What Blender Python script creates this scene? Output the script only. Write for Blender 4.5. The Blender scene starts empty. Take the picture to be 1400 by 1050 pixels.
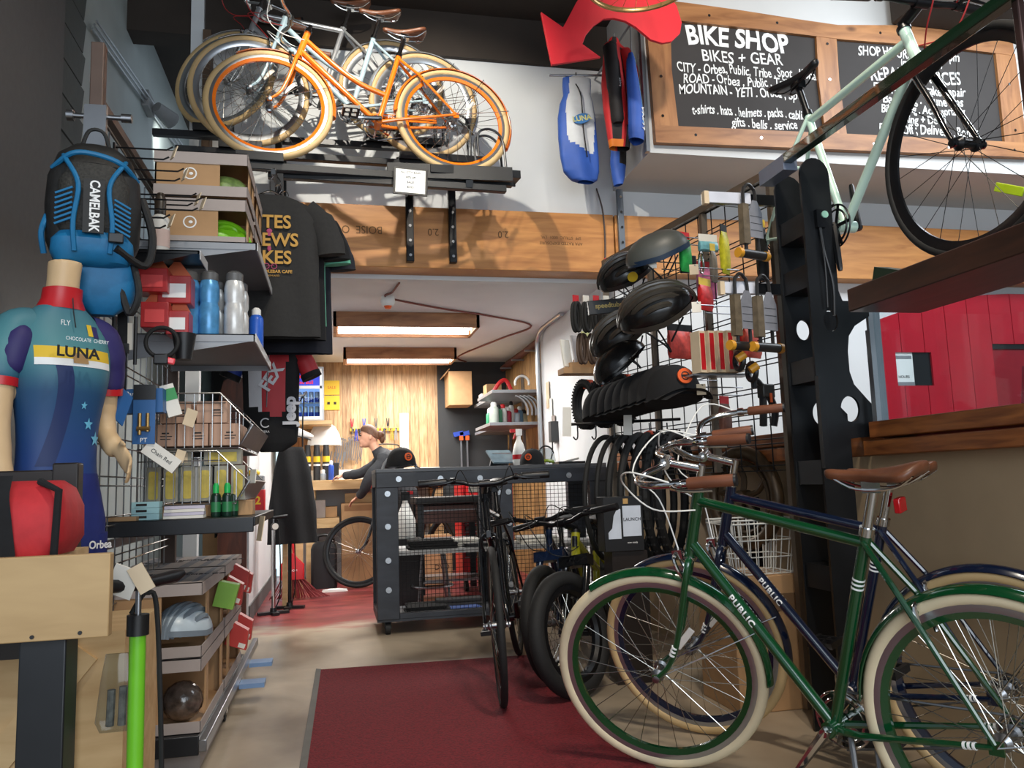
import bpy, bmesh, math, random
from mathutils import Vector, Matrix, Euler
PI = math.pi
random.seed(7)
SC = bpy.context.scene
COL = SC.collection

# ---------------------------------------------------------------- camera
cam_d = bpy.data.cameras.new('camera')
cam_d.sensor_fit = 'HORIZONTAL'
cam_d.sensor_width = 36.0
cam_d.lens = 36.0 * 1100.0 / 1400.0
cam_d.clip_start = 0.05
cam = bpy.data.objects.new('camera', cam_d)
COL.objects.link(cam)
cam.location = (0, 0, 0.97)
_yaw, _pitch, _roll = math.radians(12.6), math.radians(6.9), 0.033
cam.rotation_euler = (Matrix.Rotation(-_yaw, 3, 'Z') @ Matrix.Rotation(PI / 2 + _pitch, 3, 'X') @ Matrix.Rotation(-_roll, 3, 'Z')).to_euler()
SC.camera = cam

# ---------------------------------------------------------------- world, light, exposure
SC.view_settings.view_transform = 'Standard'
SC.view_settings.look = 'None'
SC.view_settings.gamma = 1.0
SC.view_settings.use_curve_mapping = False
SC.view_settings.exposure = 0.0
world = bpy.data.worlds.new('world')
SC.world = world
world.use_nodes = True
_bg = world.node_tree.nodes['Background']
_bg.inputs[0].default_value = (0.75, 0.87, 1.0, 1)
_bg.inputs[1].default_value = 0.5


def area(name, loc, target, sx, sy, power, color=(1, 1, 1), spread=PI):
    d = bpy.data.lights.new(name, 'AREA')
    d.shape = 'RECTANGLE'
    d.size, d.size_y, d.energy, d.color = sx, sy, power, color
    d.spread = spread
    o = bpy.data.objects.new(name, d)
    o.location = loc
    o.rotation_euler = (Vector(target) - Vector(loc)).to_track_quat('-Z', 'Y').to_euler()
    COL.objects.link(o)
    return o


def spot(name, loc, target, power, angle=70, blend=.5, size=.04, color=(1, .93, .82)):
    d = bpy.data.lights.new(name, 'SPOT')
    d.energy, d.color, d.spot_size, d.spot_blend, d.shadow_soft_size = power, color, math.radians(angle), blend, size
    o = bpy.data.objects.new(name, d)
    o.location = loc
    o.rotation_euler = (Vector(target) - Vector(loc)).to_track_quat('-Z', 'Y').to_euler()
    COL.objects.link(o)
    return o


WARM = (1, .86, .68)
area('storefront_daylight', (0.4, -2.4, 1.9), (0.6, 4, 1.8), 3.6, 2.4, 150, (.84, .92, 1.0))
spot('track_spot', (.15, 3.3, 4.12), (.55, 5.1, 2.85), 215, 78, .5, .02, (1, .93, .8))
spot('track_spot', (1.5, 2.2, 4.1), (3.0, 4.7, 3.3), 190, 70, .8, .08, (1, .92, .82))
spot('track_spot', (1.0, 1.2, 4.1), (1.4, 3.6, 1.3), 190, 80, .8, .06, (1, .90, .76))
spot('track_spot', (.5, 1.0, 4.1), (-.6, 2.9, 1.5), 140, 80, .8, .06, (1, .92, .80))
spot('track_spot', (1.2, .6, 4.1), (1.7, 2.2, .75), 150, 80, .8, .05, (1, .84, .66))
area('next_room_light', (4.6, 3.2, 4.05), (4.6, 5.0, 1.3), 2.4, 1.2, 120, (.84, .92, 1.0))
area('store_room_light', (-1.7, 7.6, 2.3), (-1.5, 8.4, 0), .6, 1.2, 25, (1, 1, 1))

# ---------------------------------------------------------------- helpers
def lin(c):
    r = []
    for v in c[:3]:
        v = v / 255.0
        r.append(v / 12.92 if v <= 0.04045 else ((v + 0.055) / 1.055) ** 2.4)
    return (r[0], r[1], r[2], 1)


_mats = {}


def mt(name, rgb=(128, 128, 128), rough=.5, metal=0.0, var=.10, scale=9.0, bump=0.0, spec=.5, coat=0.0, emit=0.0, alpha=1.0, stretch=(1, 1, 1), trans=0.0):
    if name in _mats:
        return _mats[name]
    m = bpy.data.materials.new(name)
    m.use_nodes = True
    nt = m.node_tree
    b = nt.nodes['Principled BSDF']
    b.inputs['Roughness'].default_value = rough
    b.inputs['Metallic'].default_value = metal
    b.inputs['Specular IOR Level'].default_value = spec
    b.inputs['Coat Weight'].default_value = coat
    b.inputs['Alpha'].default_value = alpha
    b.inputs['Transmission Weight'].default_value = trans
    tc = nt.nodes.new('ShaderNodeTexCoord')
    mp = nt.nodes.new('ShaderNodeMapping')
    mp.inputs['Scale'].default_value = stretch
    nt.links.new(tc.outputs['Object'], mp.inputs[0])
    nz = nt.nodes.new('ShaderNodeTexNoise')
    nz.inputs['Scale'].default_value = scale
    nz.inputs['Detail'].default_value = 5
    nt.links.new(mp.outputs[0], nz.inputs['Vector'])
    rp = nt.nodes.new('ShaderNodeValToRGB')
    c = lin(rgb)
    rp.color_ramp.elements[0].position = .3
    rp.color_ramp.elements[1].position = .7
    rp.color_ramp.elements[0].color = tuple(v * (1 - var) for v in c[:3]) + (1,)
    rp.color_ramp.elements[1].color = tuple(min(1, v * (1 + var)) for v in c[:3]) + (1,)
    nt.links.new(nz.outputs['Fac'], rp.inputs[0])
    nt.links.new(rp.outputs[0], b.inputs['Base Color'])
    if bump:
        bp = nt.nodes.new('ShaderNodeBump')
        bp.inputs['Strength'].default_value = bump
        bp.inputs['Distance'].default_value = .01
        nt.links.new(nz.outputs['Fac'], bp.inputs['Height'])
        nt.links.new(bp.outputs[0], b.inputs['Normal'])
    if emit:
        b.inputs['Emission Color'].default_value = c
        b.inputs['Emission Strength'].default_value = emit
    _mats[name] = m
    return m


def wood(name, c1, c2, scale=3.0, stretch=(1, 12, 12), rough=.5, plank=None, knots=False):
    """streaky wood; plank = (axis, width) cuts it into boards that differ in tone"""
    if name in _mats:
        return _mats[name]
    m = bpy.data.materials.new(name)
    m.use_nodes = True
    nt = m.node_tree
    N, L = nt.nodes.new, nt.links.new
    b = nt.nodes['Principled BSDF']
    b.inputs['Roughness'].default_value = rough
    tc = N('ShaderNodeTexCoord')
    mp = N('ShaderNodeMapping')
    mp.inputs['Scale'].default_value = stretch
    L(tc.outputs['Object'], mp.inputs[0])
    nz = N('ShaderNodeTexNoise')
    nz.inputs['Scale'].default_value = scale
    nz.inputs['Detail'].default_value = 6
    nz.inputs['Distortion'].default_value = .6
    L(mp.outputs[0], nz.inputs['Vector'])
    rp = N('ShaderNodeValToRGB')
    rp.color_ramp.elements[0].position = .32
    rp.color_ramp.elements[1].position = .68
    rp.color_ramp.elements[0].color = lin(c2)
    rp.color_ramp.elements[1].color = lin(c1)
    L(nz.outputs['Fac'], rp.inputs[0])
    out = rp.outputs[0]
    if plank:
        ax, w = plank
        sp = N('ShaderNodeSeparateXYZ')
        L(tc.outputs['Object'], sp.inputs[0])
        dv = N('ShaderNodeMath'); dv.operation = 'DIVIDE'; dv.inputs[1].default_value = w
        L(sp.outputs[ax], dv.inputs[0])
        fl = N('ShaderNodeMath'); fl.operation = 'FLOOR'
        L(dv.outputs[0], fl.inputs[0])
        wn = N('ShaderNodeTexWhiteNoise'); wn.noise_dimensions = '1D'
        L(fl.outputs[0], wn.inputs['W'])
        fr = N('ShaderNodeMath'); fr.operation = 'FRACT'
        L(dv.outputs[0], fr.inputs[0])
        gt = N('ShaderNodeMath'); gt.operation = 'GREATER_THAN'; gt.inputs[1].default_value = .05
        L(fr.outputs[0], gt.inputs[0])
        ad = N('ShaderNodeMath'); ad.operation = 'MULTIPLY_ADD'; ad.inputs[1].default_value = .45; ad.inputs[2].default_value = .72
        L(wn.outputs['Value'], ad.inputs[0])
        mu = N('ShaderNodeMath'); mu.operation = 'MULTIPLY'
        L(ad.outputs[0], mu.inputs[0])
        mx2 = N('ShaderNodeMath'); mx2.operation = 'MULTIPLY_ADD'; mx2.inputs[1].default_value = .55; mx2.inputs[2].default_value = .45
        L(gt.outputs[0], mx2.inputs[0])
        L(mx2.outputs[0], mu.inputs[1])
        mx = N('ShaderNodeMix'); mx.data_type = 'RGBA'; mx.blend_type = 'MULTIPLY'
        mx.inputs[0].default_value = 1
        L(out, mx.inputs[6]); L(mu.outputs[0], mx.inputs[7])
        out = mx.outputs[2]
    if knots:
        vo = N('ShaderNodeTexVoronoi')
        vo.inputs['Scale'].default_value = 1.6
        mp2 = N('ShaderNodeMapping'); mp2.inputs['Scale'].default_value = knots
        L(tc.outputs['Object'], mp2.inputs[0]); L(mp2.outputs[0], vo.inputs['Vector'])
        r2 = N('ShaderNodeValToRGB')
        r2.color_ramp.elements[0].position = .03; r2.color_ramp.elements[0].color = (.25, .2, .15, 1)
        r2.color_ramp.elements[1].position = .09; r2.color_ramp.elements[1].color = (1, 1, 1, 1)
        L(vo.outputs['Distance'], r2.inputs[0])
        mx = N('ShaderNodeMix'); mx.data_type = 'RGBA'; mx.blend_type = 'MULTIPLY'; mx.inputs[0].default_value = 1
        L(out, mx.inputs[6]); L(r2.outputs[0], mx.inputs[7])
        out = mx.outputs[2]
    L(out, b.inputs['Base Color'])
    bp = N('ShaderNodeBump'); bp.inputs['Strength'].default_value = .15; bp.inputs['Distance'].default_value = .004
    L(nz.outputs['Fac'], bp.inputs['Height']); L(bp.outputs[0], b.inputs['Normal'])
    _mats[name] = m
    return m


def gradmat(name, stops, axis=2, lo=0.0, hi=1.0, rough=.6):
    """a printed colour blend along one object axis (a dyed pattern in cloth)"""
    if name in _mats:
        return _mats[name]
    m = bpy.data.materials.new(name)
    m.use_nodes = True
    nt = m.node_tree
    N, L = nt.nodes.new, nt.links.new
    b = nt.nodes['Principled BSDF']
    b.inputs['Roughness'].default_value = rough
    tc = N('ShaderNodeTexCoord'); sp = N('ShaderNodeSeparateXYZ')
    L(tc.outputs['Object'], sp.inputs[0])
    mr = N('ShaderNodeMapRange'); mr.inputs[1].default_value = lo; mr.inputs[2].default_value = hi
    L(sp.outputs[axis], mr.inputs[0])
    rp = N('ShaderNodeValToRGB')
    el = rp.color_ramp.elements
    while len(el) < len(stops):
        el.new(.5)
    for e, (p, c) in zip(el, stops):
        e.position = p
        e.color = lin(c)
    L(mr.outputs[0], rp.inputs[0]); L(rp.outputs[0], b.inputs['Base Color'])
    _mats[name] = m
    return m


def thin_glass(name, tint=(235, 242, 245), gloss=.9, rough=.02):
    if name in _mats:
        return _mats[name]
    m = bpy.data.materials.new(name)
    m.use_nodes = True
    nt = m.node_tree
    N, L = nt.nodes.new, nt.links.new
    out = nt.nodes['Material Output']
    nt.nodes.remove(nt.nodes['Principled BSDF'])
    tr = N('ShaderNodeBsdfTransparent'); tr.inputs[0].default_value = lin(tint)
    gl = N('ShaderNodeBsdfGlossy'); gl.inputs['Roughness'].default_value = rough
    fr = N('ShaderNodeLayerWeight'); fr.inputs['Blend'].default_value = .5
    pw = N('ShaderNodeMath'); pw.operation = 'POWER'; pw.inputs[1].default_value = 4
    L(fr.outputs['Facing'], pw.inputs[0])
    ml = N('ShaderNodeMath'); ml.operation = 'MULTIPLY_ADD'; ml.inputs[1].default_value = gloss * .6; ml.inputs[2].default_value = .03
    L(pw.outputs[0], ml.inputs[0])
    mx = N('ShaderNodeMixShader')
    L(ml.outputs[0], mx.inputs[0]); L(tr.outputs[0], mx.inputs[1]); L(gl.outputs[0], mx.inputs[2])
    L(mx.outputs[0], out.inputs[0])
    _mats[name] = m
    return m


class M:
    """collects shapes, builds ONE mesh object"""

    def __init__(s, xf=None):
        s.v, s.f, s.mi, s.cur, s.xf = [], [], [], 0, xf

    def _add(s, vs, fs):
        o = len(s.v)
        if s.xf is not None:
            vs = [s.xf @ Vector(p) for p in vs]
        s.v.extend([tuple(p) for p in vs])
        for f in fs:
            s.f.append(tuple(i + o for i in f))
            s.mi.append(s.cur)
        return s

    def box(s, x0, x1, y0, y1, z0, z1):
        vs = [(x, y, z) for z in (z0, z1) for y in (y0, y1) for x in (x0, x1)]
        return s._add(vs, [(0, 2, 3, 1), (4, 5, 7, 6), (0, 1, 5, 4), (2, 6, 7, 3), (0, 4, 6, 2), (1, 3, 7, 5)])

    def obox(s, c, size, rot=(0, 0, 0)):
        R = Euler(rot).to_matrix()
        h = [v / 2 for v in size]
        vs = [Vector(c) + R @ Vector((x, y, z)) for z in (-h[2], h[2]) for y in (-h[1], h[1]) for x in (-h[0], h[0])]
        return s._add(vs, [(0, 2, 3, 1), (4, 5, 7, 6), (0, 1, 5, 4), (2, 6, 7, 3), (0, 4, 6, 2), (1, 3, 7, 5)])

    def bar(s, a, b, w, h=None, up=(0, 0, 1)):
        """square bar from a to b, w across, h along up"""
        h = h or w
        a, b = Vector(a), Vector(b)
        d = (b - a).normalized()
        u = Vector(up)
        if abs(d.dot(u)) > .98:
            u = Vector((0, 1, 0))
        sd = d.cross(u).normalized()
        u = sd.cross(d)
        vs = []
        for p in (a, b):
            for i, j in ((-1, -1), (1, -1), (1, 1), (-1, 1)):
                vs.append(p + sd * (w / 2 * i) + u * (h / 2 * j))
        return s._add(vs, [(3, 2, 1, 0), (4, 5, 6, 7), (0, 1, 5, 4), (1, 2, 6, 5), (2, 3, 7, 6), (3, 0, 4, 7)])

    def tube(s, pts, r, n=8, closed=False, caps=True):
        pts = [Vector(p) for p in pts]
        k = len(pts)
        rs = r if isinstance(r, (list, tuple)) else [r] * k
        rings = []
        prev = None
        for i, p in enumerate(pts):
            if closed:
                t = pts[(i + 1) % k] - pts[i - 1]
            else:
                t = pts[min(i + 1, k - 1)] - pts[max(i - 1, 0)]
            if t.length < 1e-9:
                t = Vector((0, 0, 1))
            t.normalize()
            if prev is None:
                ref = Vector((0, 0, 1)) if abs(t.z) < .9 else Vector((1, 0, 0))
                a = t.cross(ref).normalized()
            else:
                a = prev - t * prev.dot(t)
                if a.length < 1e-6:
                    a = t.cross(Vector((.3, .5, .8)))
                a.normalize()
            prev = a
            bb = t.cross(a)
            rings.append([p + (a * math.cos(2 * PI * j / n) + bb * math.sin(2 * PI * j / n)) * rs[i] for j in range(n)])
        return s.loft(rings, caps=caps and not closed, wrap=closed)

    def cyl(s, a, b, r, r2=None, n=16):
        return s.tube([a, b], [r, r if r2 is None else r2], n)

    def loft(s, rings, caps=True, wrap=False, open_=False):
        n = len(rings[0])
        k = len(rings)
        vs = [p for rg in rings for p in rg]
        fs = []
        for i in range(k if wrap else k - 1):
            i2 = (i + 1) % k
            for j in range(n - 1 if open_ else n):
                j2 = (j + 1) % n
                fs.append((i * n + j, i * n + j2, i2 * n + j2, i2 * n + j))
        if caps and not wrap and not open_:
            fs.append(tuple(range(n - 1, -1, -1)))
            fs.append(tuple((k - 1) * n + j for j in range(n)))
        return s._add(vs, fs)

    def lathe(s, prof, o=(0, 0, 0), n=20, axis='z', caps=True):
        rings = []
        for r, z in prof:
            rg = []
            for j in range(n):
                a = 2 * PI * j / n
                x, y = r * math.cos(a), r * math.sin(a)
                p = (x, y, z) if axis == 'z' else ((z, x, y) if axis == 'x' else (y, z, x))
                rg.append((o[0] + p[0], o[1] + p[1], o[2] + p[2]))
            rings.append(rg)
        return s.loft(rings, caps)

    def ell(s, c, r, nu=16, nv=10, v0=-PI / 2, v1=PI / 2):
        if not isinstance(r, (tuple, list)):
            r = (r, r, r)
        rings = []
        for i in range(nv + 1):
            t = v0 + (v1 - v0) * i / nv
            q = max(math.cos(t), .001)
            rings.append([(c[0] + r[0] * q * math.cos(2 * PI * j / nu), c[1] + r[1] * q * math.sin(2 * PI * j / nu), c[2] + r[2] * math.sin(t)) for j in range(nu)])
        return s.loft(rings)

    def prism(s, poly, a, b, plane='xz'):
        """2d outline extruded between a and b on the third axis"""
        def P3(u, v, w):
            return {'xz': (u, w, v), 'xy': (u, v, w), 'yz': (w, u, v)}[plane]
        n = len(poly)
        vs = [P3(u, v, a) for u, v in poly] + [P3(u, v, b) for u, v in poly]
        fs = [tuple(range(n)), tuple(range(2 * n - 1, n - 1, -1))]
        for i in range(n):
            j = (i + 1) % n
            fs.append((i, i + n, j + n, j))
        return s._add(vs, fs)

    def torus(s, c, R, r, axis='y', n=48, m=8, a0=0, a1=2 * PI, rr=None):
        full = abs(a1 - a0 - 2 * PI) < 1e-6
        k = n if full else n + 1
        rings = []
        for i in range(k):
            t = a0 + (a1 - a0) * i / n
            rg = []
            for j in range(m):
                q = 2 * PI * j / m
                rad = R + r * math.cos(q)
                w = (rr or r) * math.sin(q)
                x, z = rad * math.cos(t), rad * math.sin(t)
                p = {'y': (x, w, z), 'z': (x, z, w), 'x': (w, x, z)}[axis]
                rg.append((c[0] + p[0], c[1] + p[1], c[2] + p[2]))
            rings.append(rg)
        return s.loft(rings, caps=not full, wrap=full)

    def sheet(s, fn, nu, nv, cfn=None):
        vs = [fn(i / nu, j / nv) for j in range(nv + 1) for i in range(nu + 1)]
        o = len(s.f)
        fs = []
        for j in range(nv):
            for i in range(nu):
                a = j * (nu + 1) + i
                fs.append((a, a + 1, a + nu + 2, a + nu + 1))
        s._add(vs, fs)
        if cfn:
            q = 0
            for j in range(nv):
                for i in range(nu):
                    s.mi[o + q] = cfn((i + .5) / nu, (j + .5) / nv)
                    q += 1
        return s

    def build(s, name, mat, parent=None, world=False, loc=None, smooth=True, bevel=0, angle=38, label=None, mods=None):
        me = bpy.data.meshes.new(name)
        vs = s.v
        if world and parent is not None:
            l = parent.location
            vs = [(x - l.x, y - l.y, z - l.z) for x, y, z in vs]
        elif loc is not None:
            vs = [(x - loc[0], y - loc[1], z - loc[2]) for x, y, z in vs]
        me.from_pydata(vs, [], s.f)
        for m_ in (mat if isinstance(mat, (list, tuple)) else [mat]):
            me.materials.append(m_)
        if any(s.mi):
            me.polygons.foreach_set('material_index', s.mi)
        bm = bmesh.new()
        bm.from_mesh(me)
        bmesh.ops.recalc_face_normals(bm, faces=bm.faces)
        bm.to_mesh(me)
        bm.free()
        if smooth:
            me.shade_smooth()
            me.set_sharp_from_angle(angle=math.radians(angle))
        o = bpy.data.objects.new(name, me)
        COL.objects.link(o)
        if parent is not None:
            o.parent = parent
        if loc is not None:
            o.location = loc
        if bevel:
            b = o.modifiers.new('bevel', 'BEVEL')
            b.width = bevel
            b.segments = 2
            b.limit_method = 'ANGLE'
        if label:
            o['label'] = label
        return o


def thing(name, label, cat, loc=(0, 0, 0), rot=(0, 0, 0), group=None):
    o = bpy.data.objects.new(name, None)
    o.empty_display_size = .05
    COL.objects.link(o)
    o.location = loc
    o.rotation_euler = rot
    return tag(o, label, cat, group)


def tag(o, label, cat, group=None, kind=None):
    o['label'] = label
    o['category'] = cat
    if group:
        o['group'] = group
    if kind:
        o['kind'] = kind
    return o


def solo(m, name, mat, label, cat, loc=(0, 0, 0), group=None, **k):
    """a thing that is one mesh; shapes given in world coordinates, origin at loc"""
    return tag(m.build(name, mat, loc=loc, **k), label, cat, group)


def struct(m, name, mat, parent=None, **k):
    o = m.build(name, mat, parent, **k)
    if parent is None:
        o['kind'] = 'structure'
    return o


def dup(root, loc, rot=None, label=None, group=None):
    r = root.copy()
    COL.objects.link(r)
    r.location = loc
    if rot is not None:
        r.rotation_euler = rot
    if label:
        r['label'] = label
    if group:
        r['group'] = group
    for ch in list(root.children):
        c = ch.copy()
        COL.objects.link(c)
        c.parent = r
        for g in ch.children:
            d = g.copy()
            COL.objects.link(d)
            d.parent = c
    return r


def text(body, size, mat, parent=None, loc=(0, 0, 0), rot=(PI / 2, 0, 0), name='lettering', ext=.0008, align='CENTER', bold=0.0, shear=0.0, sx=1.0, space=1.0, jit=0.0):
    """flat lettering as a mesh; jit > 0 gives a hand-lettered wobble"""
    cu = bpy.data.curves.new('t', 'FONT')
    cu.body = body
    cu.size = size
    cu.extrude = ext
    cu.align_x = align
    cu.align_y = 'CENTER'
    cu.offset = bold
    cu.shear = shear
    cu.space_character = space
    cu.resolution_u = 3
    t = bpy.data.objects.new('t', cu)
    me = bpy.data.meshes.new_from_object(t)
    bpy.data.objects.remove(t)
    me.name = name
    for v in me.vertices:
        v.co.x *= sx
        if jit:
            x, y = v.co.x, v.co.y
            v.co.y += jit * size * (math.sin(x / size * 1.3 + len(body)) * .55 + math.sin(x / size * 3.1) * .3)
            v.co.x += jit * size * math.sin(y / size * 4 + x / size * 1.7) * .5
    me.materials.clear()
    me.materials.append(mat)
    o = bpy.data.objects.new(name, me)
    COL.objects.link(o)
    o.parent = parent
    o.location = loc
    o.rotation_euler = rot
    return o


def rrect(w, h, r, n=4, cx=0, cy=0):
    p = []
    for sx, sy, a in ((1, 1, 0), (-1, 1, PI / 2), (-1, -1, PI), (1, -1, 1.5 * PI)):
        for i in range(n + 1):
            t = a + PI / 2 * i / n
            p.append((cx + sx * (w / 2 - r) + r * math.cos(t), cy + sy * (h / 2 - r) + r * math.sin(t)))
    return p


def curve(pts, n=6):
    """Catmull-Rom through points"""
    P = [Vector(p) for p in pts]
    out = []
    for i in range(len(P) - 1):
        p0, p1, p2, p3 = P[max(i - 1, 0)], P[i], P[i + 1], P[min(i + 2, len(P) - 1)]
        for k in range(n):
            t = k / n
            out.append(.5 * ((2 * p1) + (p2 - p0) * t + (2 * p0 - 5 * p1 + 4 * p2 - p3) * t * t + (3 * p1 - p0 - 3 * p2 + p3) * t ** 3))
    out.append(P[-1])
    return out


def strip(a0, a1, n):
    return [a0 + (a1 - a0) * i / (n - 1) for i in range(n)]


# ---------------------------------------------------------------- materials
CHROME = mt('chrome', (205, 205, 205), .12, 1.0, .03)
STEEL = mt('brushed_steel', (150, 152, 156), .35, 1.0, .08)
ALU = mt('aluminium', (175, 178, 182), .3, .9, .05)
BLACK = mt('black_plastic', (22, 22, 24), .42, 0, .15)
BLACKM = mt('black_metal', (20, 21, 24), .32, .3, .2, 20)
BPAINT = mt('black_painted_steel', (24, 26, 30), .38, .1, .3, 6, .05)
RUBBER = mt('black_rubber', (20, 20, 20), .75, 0, .2, 40, .1)
CREAMT = mt('cream_rubber', (216, 200, 166), .62, 0, .06, 8)
TANT = mt('tan_rubber', (196, 166, 118), .62, 0, .07, 8)
LEATHER = mt('brown_leather', (104, 62, 40), .42, 0, .25, 14, .15, coat=.1)
GRIPM = mt('brown_grip', (112, 66, 44), .5, 0, .15, 20, .1)
WHITE = mt('white_paint', (232, 232, 228), .5, 0, .04)
PAPER = mt('paper_white', (226, 222, 212), .7, 0, .06)
CARD = mt('cardboard', (176, 138, 98), .8, 0, .08, 12)
CARDG = mt('grey_cardboard', (150, 140, 134), .8, 0, .06, 12)
KRAFT = mt('kraft_tag', (208, 188, 158), .75, 0, .08)
SPOKE = mt('spoke_steel', (190, 188, 180), .25, 1.0, .05)
DSPOKE = mt('black_spoke', (30, 30, 30), .35, .6, .05)
REDPL = mt('red_plastic', (190, 24, 32), .4, 0, .08)
CLEAR = thin_glass('clear_plastic', (225, 230, 232), .8, .08)
GLASS = thin_glass('window_glass', (236, 243, 245), .75, .01)
YELLOW = mt('yellow_print', (226, 186, 40), .55, 0, .05)
ORANGE = mt('orange_print', (232, 96, 36), .55, 0, .05)
INKB = mt('black_ink', (26, 24, 24), .7, 0, .05)
INKW = mt('white_ink', (238, 238, 236), .7, 0, .02)
GREYSH = mt('grey_shelf_steel', (142, 144, 148), .42, .25, .06, 10)
DARKCL = mt('charcoal_cloth', (44, 43, 42), .9, 0, .12, 60, .1)
BLKCL = mt('black_cloth', (20, 20, 22), .92, 0, .15, 60, .1)
SKIN = mt('skin', (214, 160, 132), .55, 0, .05)
MANNQ = mt('mannequin_beige', (214, 180, 136), .5, 0, .04)

# ---------------------------------------------------------------- the room
def floor_mat():
    m = bpy.data.materials.new('concrete_floor')
    m.use_nodes = True
    nt = m.node_tree
    N, L = nt.nodes.new, nt.links.new
    b = nt.nodes['Principled BSDF']
    tc = N('ShaderNodeTexCoord')
    n1 = N('ShaderNodeTexNoise'); n1.inputs['Scale'].default_value = 1.6; n1.inputs['Detail'].default_value = 9; n1.inputs['Distortion'].default_value = .5
    L(tc.outputs['Object'], n1.inputs['Vector'])
    r1 = N('ShaderNodeValToRGB')
    e = r1.color_ramp.elements
    e[0].position, e[0].color = .3, lin((112, 98, 82))
    e[1].position, e[1].color = .72, lin((186, 170, 148))
    L(n1.outputs['Fac'], r1.inputs[0])
    # worn red paint in the workshop behind y = 6
    sp = N('ShaderNodeSeparateXYZ'); L(tc.outputs['Object'], sp.inputs[0])
    n2 = N('ShaderNodeTexNoise'); n2.inputs['Scale'].default_value = 3; n2.inputs['Detail'].default_value = 8
    mp = N('ShaderNodeMapping'); mp.inputs['Scale'].default_value = (1, 3, 1)
    L(tc.outputs['Object'], mp.inputs[0]); L(mp.outputs[0], n2.inputs['Vector'])
    ma = N('ShaderNodeMath'); ma.operation = 'MULTIPLY_ADD'; ma.inputs[1].default_value = 1.1
    L(n2.outputs['Fac'], ma.inputs[0]); L(sp.outputs[1], ma.inputs[2])
    mr = N('ShaderNodeMapRange'); mr.inputs[1].default_value = 6.35; mr.inputs[2].default_value = 6.75
    L(ma.outputs[0], mr.inputs[0])
    r2 = N('ShaderNodeValToRGB')
    e = r2.color_ramp.elements
    e[0].position, e[0].color = .3, lin((96, 40, 42))
    e[1].position, e[1].color = .7, lin((150, 62, 62))
    L(n2.outputs['Fac'], r2.inputs[0])
    mx = N('ShaderNodeMix'); mx.data_type = 'RGBA'
    L(mr.outputs[0], mx.inputs[0]); L(r1.outputs[0], mx.inputs[6]); L(r2.outputs[0], mx.inputs[7])
    L(mx.outputs[2], b.inputs['Base Color'])
    rr = N('ShaderNodeMapRange'); rr.inputs[3].default_value = .22; rr.inputs[4].default_value = .5
    L(n1.outputs['Fac'], rr.inputs[0]); L(rr.outputs[0], b.inputs['Roughness'])
    return m


WALLW = mt('white_wall_paint', (214, 217, 219), .65, 0, .03, 3)
WALLC = mt('pale_grey_wall_paint', (176, 184, 182), .5, 0, .05, 4)
GREYW = mt('dark_grey_wall_paint', (84, 84, 84), .6, 0, .06, 30, .1)
DARKC = mt('dark_brown_ceiling', (52, 44, 38), .85, 0, .1, 5)
BEIGE = mt('beige_drywall', (172, 148, 116), .75, 0, .05, 6, .05)
BEAMW = wood('beam_plywood', (198, 138, 76), (164, 106, 54), 2.2, (1.2, 1, 9), .45, knots=(1, 1, 3))
SILLW = wood('sill_wood', (166, 98, 46), (112, 58, 22), 3, (14, 1.5, 14), .4)
PLANKW = wood('plank_wall_wood', (204, 170, 128), (160, 122, 84), 4, (14, 1, 1.4), .55, plank=(0, .095), knots=(1, 1, .5))
PLYB = wood('pale_ply', (214, 182, 134), (192, 156, 108), 2.5, (1.5, 8, 8), .6)
DKWOOD = wood('dark_brown_wood', (92, 44, 26), (60, 26, 14), 3, (8, 8, 1.5), .45)

struct(M().box(-3.2, 7.2, -2.6, 10.5, -.1, 0), 'floor', floor_mat())
struct(M().box(-3.2, 7.2, -2.6, 5.36, 4.3, 4.4), 'ceiling', DARKC)
struct(M().box(-3.2, -.9, 5.36, 10.5, 4.3, 4.4), 'ceiling', DARKC)
struct(M().box(-1.45, 2.1, 5.42, 9.4, 2.37, 2.47), 'ceiling', WALLW)
# left wall: dark column, ribbed siding, pale wall
w = struct(M().box(-1.45, -1.3, 3.0, 10.4, 0, 4.3), 'wall_left', WALLC)
struct(M().box(-1.45, -1.24, 2.2, 3.97, 0, 4.3), 'wall_left_column', GREYW, bevel=.01)
sd = M()
for i in range(24):
    z = i * .18
    sd.prism([(-1.3, z), (-1.262, z + .015), (-1.25, z + .165), (-1.3, z + .18)], 3.97, 4.32, 'xz')
struct(sd, 'wall_left_siding', mt('dark_siding', (66, 70, 68), .5, 0, .08, 20, .1), smooth=False)
# wall above the workshop opening, dark header, plywood beam
struct(M().box(-.86, 7.2, 5.36, 5.5, 2.8, 3.97), 'wall_upper', WALLW)
struct(M().box(-3.2, 7.2, 5.32, 5.5, 3.97, 4.3), 'trim_1', DARKC)
bm_ = thing('beam', 'long plywood beam across the workshop opening with upside down stamps', 'beam', (-.84, 5.22, 2.4))
bm_['kind'] = 'structure'; bm_.name = 'trim_2'
for k_ in ('label', 'category'):
    del bm_[k_]
bmb = M().box(-.84, 1.94, 5.22, 5.42, 2.40, 2.82).build('beam_board', BEAMW, bm_, world=True, bevel=.004)
M().box(1.95, 7.1, 5.22, 5.42, 2.40, 2.82).build('beam_board', BEAMW, bm_, world=True, bevel=.004)
INKS = mt('stamp_ink', (104, 74, 44), .8, 0, .1)
for s_, x_, sz in (('BOISE  O', .19, .075), ('2.0', .66, .07), ('2.0', 1.14, .07), ('APA', 2.95 + .35, .08)):
    text(s_, sz, INKS, bm_, (x_ + .84, -.0012, .25), (PI / 2, PI, 0), 'stamp', .0004, sx=.9)
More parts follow.
